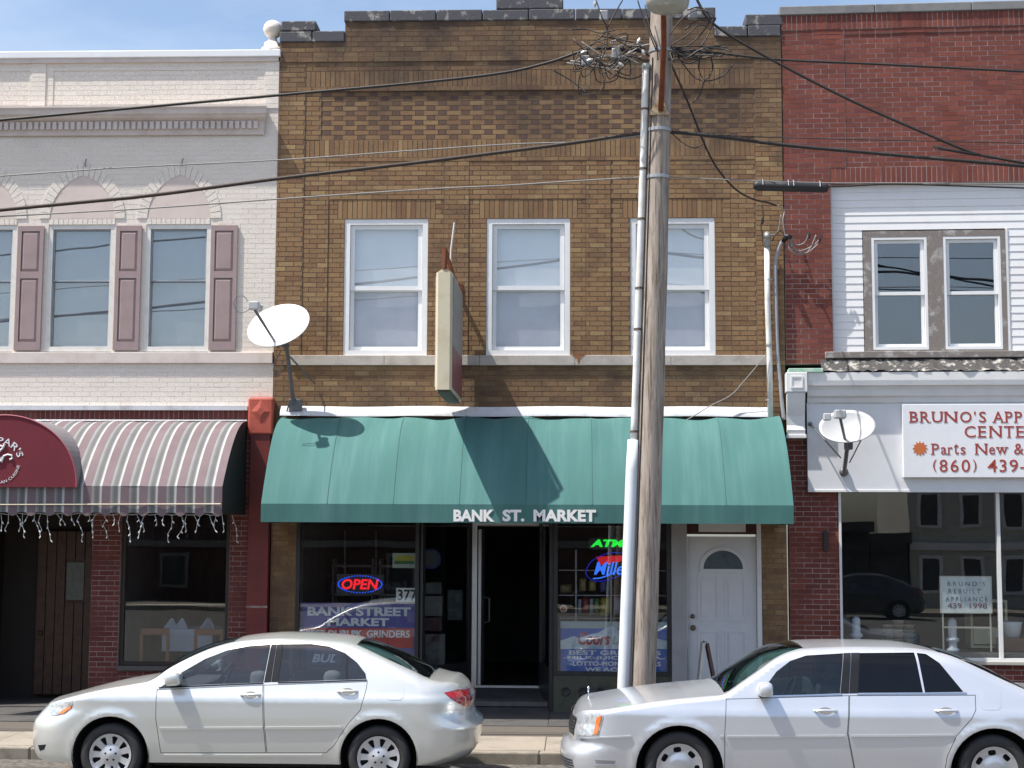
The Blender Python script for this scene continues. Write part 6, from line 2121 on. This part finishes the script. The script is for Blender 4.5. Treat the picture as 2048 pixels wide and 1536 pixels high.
    sw_c = Vector((X['cowl'] + .62, Yc - hW * .42, zbelt + .0))
    obj('steering_wheel', MB().tube([sw_c + Vector((.08 * math.cos(t) * 1.0, .18 * math.sin(t), .16 * math.cos(t))) for t in [2 * pi * k / 24 for k in range(25)]], .015, 7, cap=False), dk_, root, smooth=True)
    obj('mirror_glass', MB().bbox(X['roof0'] - .06, X['roof0'] - .03, Yc - .12, Yc + .12, ztop(X['roof0']) - .15, ztop(X['roof0']) - .09, .01), dk_, root)
    # ---- wheels
    for xw in wheels:
        for sgn in (1, -1):
            yo = Yc - sgn * (hW - .035)
            ax = (0, -sgn, 0)
            c = Vector((xw, yo, wr))
            w = obj('wheel', S['rim'](c, ax), S['rim_mat'], root, merge=.0003, auto=40)
            R_, q_ = wr, S['rim_r']
            obj('tyre', MB().lathe([(q_ - .008, -.03), (q_, .0), (q_ + .012, .010), (q_ + (R_ - q_) * .45, .016), (R_ - .022, .008), (R_ - .006, -.012), (R_, -.04), (R_, -.15), (R_ - .01, -.185), (q_, -.19)], c, ax, 48), S['tyre_mat'], w, smooth=True)
            obj('brake_disc', MB().lathe([(0, -.05), (q_ - .02, -.05), (q_ - .02, -.12)], c, ax, 24), dk_, w)
            obj('wheel_well', MB().lathe([(ar + .006, .01), (ar + .006, -.24), (.05, -.25)], Vector((xw, Yc - sgn * (hs(xw, archz + ar) - .03), archz)), ax, 30, ref=(1, 0, 0), a0=-.5 if sgn * 1 < 0 else -.5, a1=2 * pi - .5), dk_, root, smooth=True)
    # ---- mirrors
    for sgn in (1, -1):
        mx0, mz0 = tr(*S['mirror'][0])
        mx1, mz1 = tr(*S['mirror'][1])
        ym = Yc - sgn * (hW * smint(tum, (mz0 + mz1) / 2) + .10)
        bm = bmesh.new()
        bmesh.ops.create_uvsphere(bm, u_segments=18, v_segments=12, radius=.5)
        for v_ in bm.verts:
            for k_ in range(3):
                a = abs(v_.co[k_]) * 2
                v_.co[k_] = math.copysign(a ** .6 / 2, v_.co[k_])
            v_.co = Vector(((mx0 + mx1) / 2 + v_.co.x * abs(mx1 - mx0), ym + v_.co.y * .20, (mz0 + mz1) / 2 + v_.co.z * abs(mz1 - mz0)))
        mo = obj('mirror', MB().bm(bm), paint, root, smooth=True)
        obj('mirror_foot', MB().bbox((mx0 + mx1) / 2 - .05, (mx0 + mx1) / 2 + .03, min(ym + sgn * .04, ym + sgn * .16), max(ym + sgn * .04, ym + sgn * .16), min(mz0, mz1) - .01, min(mz0, mz1) + .04, .01), dk_, mo)
    return dict(root=root, tr=tr, T=T, hs=hs, Yc=Yc, ztop=ztop, strip=strip, X=X, patch=patch, xF=xF, wheels=wheels, hW=hW, nrm=nrm)

def disc_rim(c, ax, R, holes, dome, rings=(), n=56):
    """wheel face: disc with openings, domed; axis ax"""
    ax = Vector(ax)
    a = Vector((1, 0, 0))
    b = Vector((0, 0, 1))
    pts, ed = [], []
    loops = [Poly([(R * math.cos(2 * pi * k / n), R * math.sin(2 * pi * k / n)) for k in range(n)])] + [Poly(h) for h in holes]
    for L in loops:
        n0 = len(pts)
        pts += L.p
        ed += [(n0 + i, n0 + (i + 1) % len(L.p)) for i in range(len(L.p))]
    for r in (.15, .3, .45, .6, .75, .9, .96):
        for k in range(40):
            q = (R * r * math.cos(2 * pi * k / 40), R * r * math.sin(2 * pi * k / 40))
            if not any(h.has(*q) for h in loops[1:]):
                pts.append(q)
    pts.append((0, 0))
    r_ = delaunay_2d_cdt([Vector(p) for p in pts], ed, [], 0, 1e-6)
    vv = [tuple(p) for p in r_[0]]
    mb = MB()
    for f in r_[2]:
        cx, cz = sum(vv[i][0] for i in f) / len(f), sum(vv[i][1] for i in f) / len(f)
        if any(h.has(cx, cz) for h in loops[1:]):
            continue
        t = [c + a * vv[i][0] + b * vv[i][1] + ax * dome(math.hypot(*vv[i]) / R) for i in f]
        if (t[1] - t[0]).cross(t[2] - t[0]).dot(ax) < 0:
            t = t[::-1]
        mb.add(t, [tuple(range(len(t)))])
    for h in loops[1:]:
        m = len(h.p)
        top_ = [c + a * p[0] + b * p[1] + ax * dome(math.hypot(*p) / R) for p in h.p]
        bt = [p - ax * .03 for p in top_]
        mb.add(top_ + bt, [(i, (i + 1) % m, (i + 1) % m + m, i + m) for i in range(m)])
    return mb
# ------------------------------------------------------------------ the two parked cars
def carpaint(name, col, flake=.5, rough=.30):
    m, t, b = newmat(name)
    b.inputs['Base Color'].default_value = rgb(col)
    b.inputs['Metallic'].default_value = flake
    b.inputs['Roughness'].default_value = rough
    b.inputs['Coat Weight'].default_value = .8
    b.inputs['Coat Roughness'].default_value = .04
    g = N(t, 'NewGeometry')
    nz = N(t, 'TexNoise', i_Scale=2.5, i_Detail=6.)
    t.links.new(g.outputs['Position'], nz.inputs['Vector'])
    mr = N(t, 'MapRange')
    mr.inputs['To Min'].default_value, mr.inputs['To Max'].default_value = rough - .06, rough + .10
    t.links.new(nz.outputs['Fac'], mr.inputs[0])
    t.links.new(mr.outputs[0], b.inputs['Roughness'])
    MATS[name] = m
    return m
silver = carpaint('silver_paint', (.74, .75, .72), .62)
silver2 = carpaint('pale_silver_paint', (.71, .73, .77), .62)
chrome = M('chrome', (.75, .76, .78), .12, metal=1., var=.03)
lens = M('lamp_clear', (.55, .57, .60), .12, metal=.35, col2=(.25, .26, .28), vs=28, coat=1.)
amber = M('lamp_amber', (.75, .19, .03), .2, var=.2, vs=30, coat=1.)
redl = M('lamp_red', (.42, .012, .018), .15, var=.35, vs=16, coat=1.)
trim_b = M('trim_black', (.016, .017, .022), .55, var=.2, spec=.15)
tyre_m = M('tyre_rubber', (.032, .031, .032), .75, var=.3, vs=20)
gl_light = glassmat('car_glass', (.62, .68, .70), 1.85)
gl_green = glassmat('car_glass_green', (.40, .50, .50), 1.7)
gl_dark = glassmat('car_glass_dark', (.035, .037, .05), 1.52)
seat_g = M('seat_grey', (.16, .16, .165), .9)
seat_d = M('seat_dark', (.05, .055, .06), .8)
hub_m = M('hubcap_silver', (.58, .59, .61), .32, metal=.55, var=.08, vs=14)
def rim_a(c, ax):
    R = .203
    holes = []
    for k in range(9):
        a = 2 * pi * (k + .5) / 9 + .3
        w0, w1 = .10, .17
        holes.append([(r * math.cos(a + w), r * math.sin(a + w)) for r, w in ((.108, -w0), (.14, -w1 * .85), (.176, -w1), (.182, 0), (.176, w1), (.14, w1 * .85), (.108, w0), (.10, 0))])
    for k in range(5):
        a = 2 * pi * k / 5 + pi / 2
        holes.append([(.052 * math.cos(a) + .011 * math.cos(t), .052 * math.sin(a) + .011 * math.sin(t)) for t in [2 * pi * i / 10 for i in range(10)]])
    return disc_rim(c, ax, R, holes, lambda r: .004 + .012 * math.exp(-(r / .35) ** 2) + (.008 if r > .93 else 0) + (.010 if r < .14 else 0) - .012 * math.exp(-((r - .52) / .2) ** 2))
def rim_b(c, ax):
    R = .212
    holes = []
    for k in range(7):
        a = 2 * pi * k / 7 + pi / 2 + .12
        cx, cz = .158 * math.cos(a), .158 * math.sin(a)
        er, et = Vector((math.cos(a), math.sin(a))), Vector((-math.sin(a), math.cos(a)))
        holes.append([(cx + er.x * .024 * math.copysign(abs(math.cos(t)) ** .6, math.cos(t)) + et.x * .036 * math.copysign(abs(math.sin(t)) ** .6, math.sin(t)), cz + er.y * .024 * math.copysign(abs(math.cos(t)) ** .6, math.cos(t)) + et.y * .036 * math.copysign(abs(math.sin(t)) ** .6, math.sin(t))) for t in [2 * pi * i / 20 for i in range(20)]])
    return disc_rim(c, ax, R, holes, lambda r: .004 + (.022 * math.sqrt(max(0, 1 - (r / .56) ** 2)) if r < .56 else 0) + (.008 if r > .93 else 0))
belt = lambda pts, h: pts + [(u, v + h) for u, v in pts[::-1]]
corolla = dict(
    name='compact_sedan', label='silver compact sedan parked before the restaurant and market', y=-5.83, width=1.70, zbelt=.98,
    prof=[(.12, .88), (.22, .935), (.38, .972), (.55, .99), (.68, 1.0), (.80, .988), (.90, .955), (.99, .915), (1.15, .835), (1.30, .755), (1.50, .64)],
    front=[(92, 1521), (74, 1511), (66, 1490), (65, 1465), (69, 1442), (82, 1425), (97, 1409)],
    rear=[(915, 1514), (946, 1500), (959, 1477), (965, 1448), (966, 1438), (953, 1424), (947, 1410), (949, 1392), (948, 1382), (943, 1373)],
    top=[(110, 1403), (146, 1393), (205, 1379), (264, 1369), (300, 1361), (337, 1337), (381, 1314), (425, 1296), (469, 1284.5), (513, 1279.5), (549, 1277.5), (610, 1279), (671, 1284), (707, 1291), (760, 1315), (800, 1334), (830, 1348), (850, 1358), (880, 1366.5), (905, 1369.5), (932, 1372)],
    r_px=[(60, .05), (280, .055), (330, .04), (420, .05), (520, .10), (690, .11), (760, .08), (850, .12), (960, .10)],
    wheel_px=[(221, 1508), (757, 1510)], tyre_r=.302, arch_r=.368, arch_z=.305, zsill=.235, endF=.62, endR=.50, pF=2.3, pR=2.6,
    crease=(.84, .010), crown=(.03, .04, .03, .02),
    doors=[[(315, 1380), (312, 1437), (322, 1505), (531, 1505), (526, 1450), (525, 1390), (525, 1371)], [(528, 1371), (528.5, 1390), (529.5, 1450), (534.5, 1505), (652, 1505), (668, 1490), (694, 1449), (720, 1420), (732, 1378), (734, 1364)]],
    windows=[[(322, 1374), (363, 1345), (410, 1318), (454, 1301), (498, 1292), (542, 1289), (527, 1365), (420, 1369)], [(566, 1288.5), (622, 1288), (658, 1293), (690, 1306), (714, 1325), (731, 1347), (733, 1358), (700, 1359.5), (556, 1364)]],
    glass=[gl_light, gl_light], wglass=gl_light,
    handles=[(501, 1390), (695, 1383)], handle_l=.19,
    patches=[
        ('headlight', [(99, 1424), (101, 1412), (117, 1405), (145, 1402), (146, 1409), (132, 1420), (116, 1431), (104, 1431)], lens, .006),
        ('side_marker', [(117, 1429), (127, 1420), (144, 1411), (142, 1417), (128, 1427)], amber, .010),
        ('tail_light', [(888, 1385.5), (915, 1379), (938, 1377), (943, 1395), (941, 1411), (928, 1412.5), (910, 1402.5), (896, 1392)], redl, .006),
        ('side_moulding', belt([(319, 1454.5), (420, 1454), (525, 1453.5)], 4.5), silver, .014),
        ('side_moulding', belt([(530, 1453.5), (610, 1453), (684, 1452)], 4.5), silver, .014),
        ('sill_moulding', belt([(327, 1508.5), (480, 1509), (645, 1508.5)], 5), silver, .012),
        ('belt_trim', belt([(318, 1374.5), (420, 1369.8), (527, 1365.5)], 2.2), trim_b, .006),
        ('belt_trim', belt([(556, 1364.5), (650, 1362), (734, 1359)], 2.2), trim_b, .006),
        ('door_pillar', [(543, 1289), (553.8, 1289), (541.8, 1364), (528, 1365)], trim_b, .003),
        ('door_pillar', [(554.4, 1289), (566.5, 1288.5), (556.5, 1364), (542.6, 1364)], trim_b, .003),
        ('quarter_bar', [(692, 1308), (695.5, 1311), (695, 1358.5), (691, 1358.5)], trim_b, -.002),
        ('fuel_door', [(772, 1371), (803, 1370), (808, 1376), (807, 1394), (800, 1400), (779, 1400), (772, 1395)], silver, .0025),
        ('fog_recess', [(76, 1490), (92, 1489), (88, 1499), (80, 1502)], trim_b, .002)],
    xs=dict(cowl=(302, 1361), roof0=(466, 1282), roof1=(712, 1293), deck=(856, 1359), seat=(505, 1380), rseat=(655, 1380)),
    mirror=[(338, 1341), (367, 1370)], paint=silver, rim=rim_a, rim_mat=hub_m, rim_r=.203, tyre_mat=tyre_m, seat_mat=seat_g)
CA = build_car(corolla)
cad = dict(
    name='large_sedan', label='pale silver full-size sedan parked before the white door', y=-6.36, width=1.88, zbelt=.93,
    prof=[(.12, .90), (.22, .945), (.40, .98), (.58, 1.0), (.70, 1.0), (.80, .988), (.90, .955), (.98, .925), (1.15, .855), (1.30, .79), (1.48, .69)],
    front=[(1152, 1556), (1131, 1536), (1123, 1512), (1121, 1488), (1127, 1475), (1139, 1469), (1139, 1448), (1144, 1430)],
    rear=[(2225, 1552), (2246, 1522), (2252, 1487), (2252, 1470), (2246, 1455), (2246, 1430), (2238, 1406)],
    top=[(1165, 1427), (1208, 1420), (1269, 1410), (1343, 1400), (1416, 1393), (1452, 1388), (1485, 1366), (1514, 1346), (1553, 1318), (1590, 1303), (1625, 1297.5), (1690, 1295), (1794, 1296), (1850, 1300), (1905, 1313), (1960, 1337), (2008, 1360), (2048, 1378), (2085, 1393), (2120, 1398), (2180, 1400), (2225, 1403)],
    r_px=[(1120, .04), (1420, .05), (1470, .04), (1560, .05), (1660, .12), (1840, .12), (1950, .08), (2090, .08), (2250, .08)],
    wheel_px=[(1359, 1526), (1989, 1531)], tyre_r=.318, arch_r=.398, arch_z=.300, zsill=.20, endF=.50, endR=.45, pF=3.0, pR=3.0,
    crease=(.80, .006), crown=(.03, .035, .015, .02),
    doors=[[(1453, 1399), (1450, 1470), (1450, 1541), (1708, 1541), (1694, 1467), (1697, 1392)], [(1700, 1392), (1697, 1467), (1711, 1541), (1889, 1541), (1894, 1512), (1912, 1472), (1943, 1437), (1951, 1420), (1950, 1391)]],
    windows=[[(1520, 1391), (1530, 1374), (1553, 1343), (1580, 1322), (1612, 1311), (1686, 1306.5), (1680, 1387), (1556, 1391)], [(1718, 1306), (1828, 1305), (1846, 1385), (1715, 1386)], [(1833, 1305.5), (1852, 1308), (1879, 1326), (1927, 1384), (1850, 1385)]],
    glass=[gl_green, gl_dark, gl_dark], wglass=gl_green,
    handles=[(1651, 1422), (1893, 1422)], handle_l=.20, handle_m=silver2,
    patches=[
        ('headlight', [(1157, 1436), (1168, 1429), (1188, 1425), (1205, 1424), (1206.5, 1434), (1197, 1471), (1175, 1472), (1157, 1470)], lens, .006),
        ('side_marker', [(1194, 1436), (1204, 1431), (1196, 1468), (1188, 1469)], amber, .011),
        ('bumper_crease', belt([(1160, 1473), (1200, 1473), (1262, 1471)], 3), silver2, .012),
        ('side_moulding', belt([(1440, 1471), (1448, 1471)], 4), silver2, .012),
        ('side_moulding', belt([(1454, 1471), (1570, 1470.5), (1690, 1470)], 4), silver2, .012),
        ('side_moulding', belt([(1701, 1470), (1800, 1469.5), (1908, 1468)], 4), silver2, .012),
        ('belt_trim', belt([(1520, 1392), (1600, 1389.8), (1684, 1387.8)], 2.6), chrome, .007),
        ('belt_trim', belt([(1714, 1387), (1830, 1385.8), (1933, 1384.8)], 2.6), chrome, .007),
        ('door_pillar', [(1686.5, 1306.5), (1701.3, 1306), (1697.8, 1387), (1680.5, 1387)], trim_b, .003),
        ('door_pillar', [(1702, 1306), (1718.5, 1305.8), (1715.5, 1386.4), (1698.5, 1386.8)], trim_b, .003),
        ('fuel_door', [(1962, 1380), (1996, 1380), (2001, 1386), (2002, 1414), (1996, 1420), (1968, 1420), (1962, 1414)], silver2, .0025),
        ('corner_lamp', [(1189, 1519), (1231, 1521), (1229, 1528), (1193, 1527)], M('lamp_recess', (.30, .30, .31), .25), .002),
        ('chrome_lip', belt([(1190, 1530), (1210, 1530.5), (1231, 1530)], 2.5), chrome, .010)],
    xs=dict(cowl=(1452, 1387), roof0=(1608, 1299), roof1=(1880, 1305), deck=(2088, 1394), seat=(1668, 1380), rseat=(1850, 1380)),
    mirror=[(1512, 1362), (1544, 1392)], paint=silver2, rim=rim_b, rim_mat=M('alloy', (.55, .56, .59), .25, metal=.7, var=.05), rim_r=.212, tyre_mat=tyre_m, seat_mat=seat_d)
CB = build_car(cad)
# grille, lower grille and hood ornament of the large sedan
def nose_strip(C, name, v0, v1, f0, f1, mat, off, root):
    """a strip across the nose between two heights"""
    z1_, z0_ = P(1145, v0, C['Yc'] - C['hW'] * .5).z, P(1145, v1, C['Yc'] - C['hW'] * .5).z
    mb = MB()
    nx, nz_ = 40, 4
    for j in range(nz_ + 1):
        z = z0_ + (z1_ - z0_) * j / nz_
        for i in range(nx + 1):
            f = f0 + (f1 - f0) * i / nx
            # invert half-width along the nose
            tgt = abs(f) * C['hW']
            lo_, hi_ = 0., .5
            for _ in range(30):
                md_ = (lo_ + hi_) / 2
                if C['hs'](C['xF'](z) + md_, z) < tgt:
                    lo_ = md_
                else:
                    hi_ = md_
            x = C['xF'](z) + lo_
            n_ = C['nrm'](x + .002, z)
            mb.v.append(Vector((x + n_.x * off, C['Yc'] + f * C['hW'] + (n_.y if f < 0 else -n_.y) * off * .5, z)))
    for j in range(nz_):
        for i in range(nx):
            a = j * (nx + 1) + i
            mb.f.append((a, a + 1, a + nx + 2, a + nx + 1))
    return obj(name, mb, mat, root, smooth=True)
gr_m = M('grille_dark', (.05, .05, .052), .35, metal=.4)
gr = nose_strip(CB, 'grille', 1431, 1468, -.62, .62, gr_m, .006, CB['root'])
for i in range(6):
    v = 1433 + i * 6.4
    nose_strip(CB, 'grille_bar', v, v + 1.8, -.62, .62, M('grille_chrome', (.45, .45, .47), .2, metal=.9), .013, CB['root'])
for i in range(4):
    v = 1511 + i * 5.6
    nose_strip(CB, 'lower_grille', v, v + 2.8, -.80, .80, gr_m, .004, CB['root'])
xo = CB['xF'](.85) + .16
zo = CB['ztop'](xo) + .04
orn = obj('hood_ornament', MB().tube([(xo, CB['Yc'], zo - .01), (xo + .004, CB['Yc'], zo + .03), (xo + .002, CB['Yc'], zo + .05)], [.008, .006, .006], 8).tube([(xo + .004 * math.cos(t), CB['Yc'] + .026 * math.cos(t), zo + .078 + .028 * math.sin(t)) for t in [2 * pi * k / 16 for k in range(17)]], .006, 6, cap=False), chrome, CB['root'], smooth=True)
# wipers
for C in (CA, CB):
    x = C['X']['cowl'] + .05
    obj('wiper', MB().tube([(x, C['Yc'] - .35, C['ztop'](x) + .03), (x + .12, C['Yc'] - .02, C['ztop'](x + .12) + .055)], .008, 5), trim_b, C['root'])
# ================================================================== bare tree behind the cream building
def tree(name, label, base, h, seed, spread, mat, depth=6, group=None, tilt=(0, 0), r0=.16):
    rt = thing(name, label, 'tree', base, group)
    r = random.Random(seed)
    trunk, crown = MB(), MB()
    def grow(p, d, L, rad, lev):
        n = 3
        pts = [p]
        q = p.copy()
        dd = d.copy()
        for i in range(n):
            dd = (dd + Vector((r.uniform(-.16, .16), r.uniform(-.16, .16), r.uniform(-.02, .10)))).normalized()
            q = q + dd * (L / n)
            pts.append(q.copy())
        (trunk if lev < 2 else crown).tube(pts, [rad, rad * .9, rad * .78, rad * .66], 6 if lev < 2 else 4, cap=False)
        if lev >= depth:
            return
        for k in range(r.choice([2, 3]) if lev else 4):
            a = r.uniform(0, 2 * pi)
            s = spread * r.uniform(.6, 1.2)
            nd = (dd + Vector((math.cos(a) * s, math.sin(a) * s, r.uniform(-.05, .2)))).normalized()
            grow(q - dd * L * r.uniform(0, .3), nd, L * r.uniform(.6, .82), rad * .58, lev + 1)
    grow(Vector(base), Vector((tilt[0], tilt[1], 1)).normalized(), h, r0, 0)
    obj('trunk', trunk, mat, rt, smooth=True)
    obj('crown', crown, mat, rt, smooth=True)
    return rt
bark = M('grey_bark', (.16, .13, .115), .9, bump=.4)
tb_ = P(128, 100, 18.0)
tree('bare_tree', 'bare leafless tree rising behind the cream building roof', (tb_.x - .6, 18.0, .1), 4.6, 15, .62, bark, depth=5, tilt=(.05, 0), r0=.13)
# ================================================================== the far side of the street, seen only in the glass
OY = -36.0
far = struct(obj('far_pavement', MB().box(-70, 70, OY - 2, OY + 4.2, -.1, .14), concrete))
def opp_building(name, label, x0, x1, h, y, wall, trim, cols, rows, gable=False):
    t = thing(name, label, 'building', ((x0 + x1) / 2, y, .14))
    obj('wall', MB().box(x0, x1, y - 12, y, .14, h), wall, t)
    if gable:
        n = max(1, int((x1 - x0) / 7))
        w = (x1 - x0) / n
        for i in range(n):
            a = x0 + i * w
            obj('roof', MB().prism([(a, h + .001), (a + w, h + .001), (a + w / 2, h + 2.0)], y - 12, y + .25), M('far_roof', (.08, .08, .085), .8), t)
    else:
        obj('roof', MB().box(x0 - .15, x1 + .15, y - 12.1, y + .2, h + .001, h + .35), trim, t)
    cw = (x1 - x0) / cols
    for i in range(cols):
        for j in range(rows):
            cx, cz = x0 + (i + .5) * cw, .6 + j * 2.3
            w, hh = min(cw * .28, .55), 1.35
            f = obj('window', ring(MB(), cx - w, cx + w, cz, cz + hh, .12, y + .001, y + .08), trim, t)
            obj('pane', MB().box(cx - w + .12, cx + w - .12, y + .005, y + .02, cz + .12, cz + hh - .12), M('far_pane', (.03, .035, .045), .08), f)
    obj('string_course', MB().box(x0, x1, y + .001, y + .12, 2.15, 2.4), trim, t)
    return t
opp_building('far_house', 'cream clapboard house row across the street', 8.4, 40, 6.4, OY, M('far_cream', (.52, .50, .44), .7), white_paint, 22, 2, True)
opp_building('far_shop', 'dark brick shop block across the street', -42, 4.2, 5.2, OY, M('far_brick', (.07, .035, .028), .85), M('far_trim', (.16, .15, .14), .7), 11, 1)
opp_building('far_shed', 'low dark shed between the brick block and the cream house row', 4.4, 7.0, 2.75, OY + .3, M('far_dark', (.022, .022, .024), .85), M('far_dark_trim', (.04, .04, .042), .8), 2, 1)
opp_building('far_garage', 'lowest dark garage beside the cream house row', 7.05, 8.3, 2.35, OY + .2, MATS['far_dark'], MATS['far_dark_trim'], 1, 1)
# a dark car parked on the far side, reflected in the appliance shop window
navy = carpaint('navy_paint', (.02, .022, .03), .3)
def copy_tree(o, parent, Mx):
    c = o.copy()
    COL.objects.link(c)
    c.parent = parent
    if parent is None:
        c.matrix_basis = Mx @ c.matrix_basis
    for sl_ in c.material_slots:
        if sl_.material in (silver, silver2):
            sl_.link = 'OBJECT'
            sl_.material = navy
    for k in o.children:
        copy_tree(k, c, Mx)
    return c
dk_car = copy_tree(CA['root'], None, Matrix.Translation((12.2, -19.6, 0)))
tag(dk_car, 'dark navy sedan parked on the far side, mirrored in the shop window', 'car')
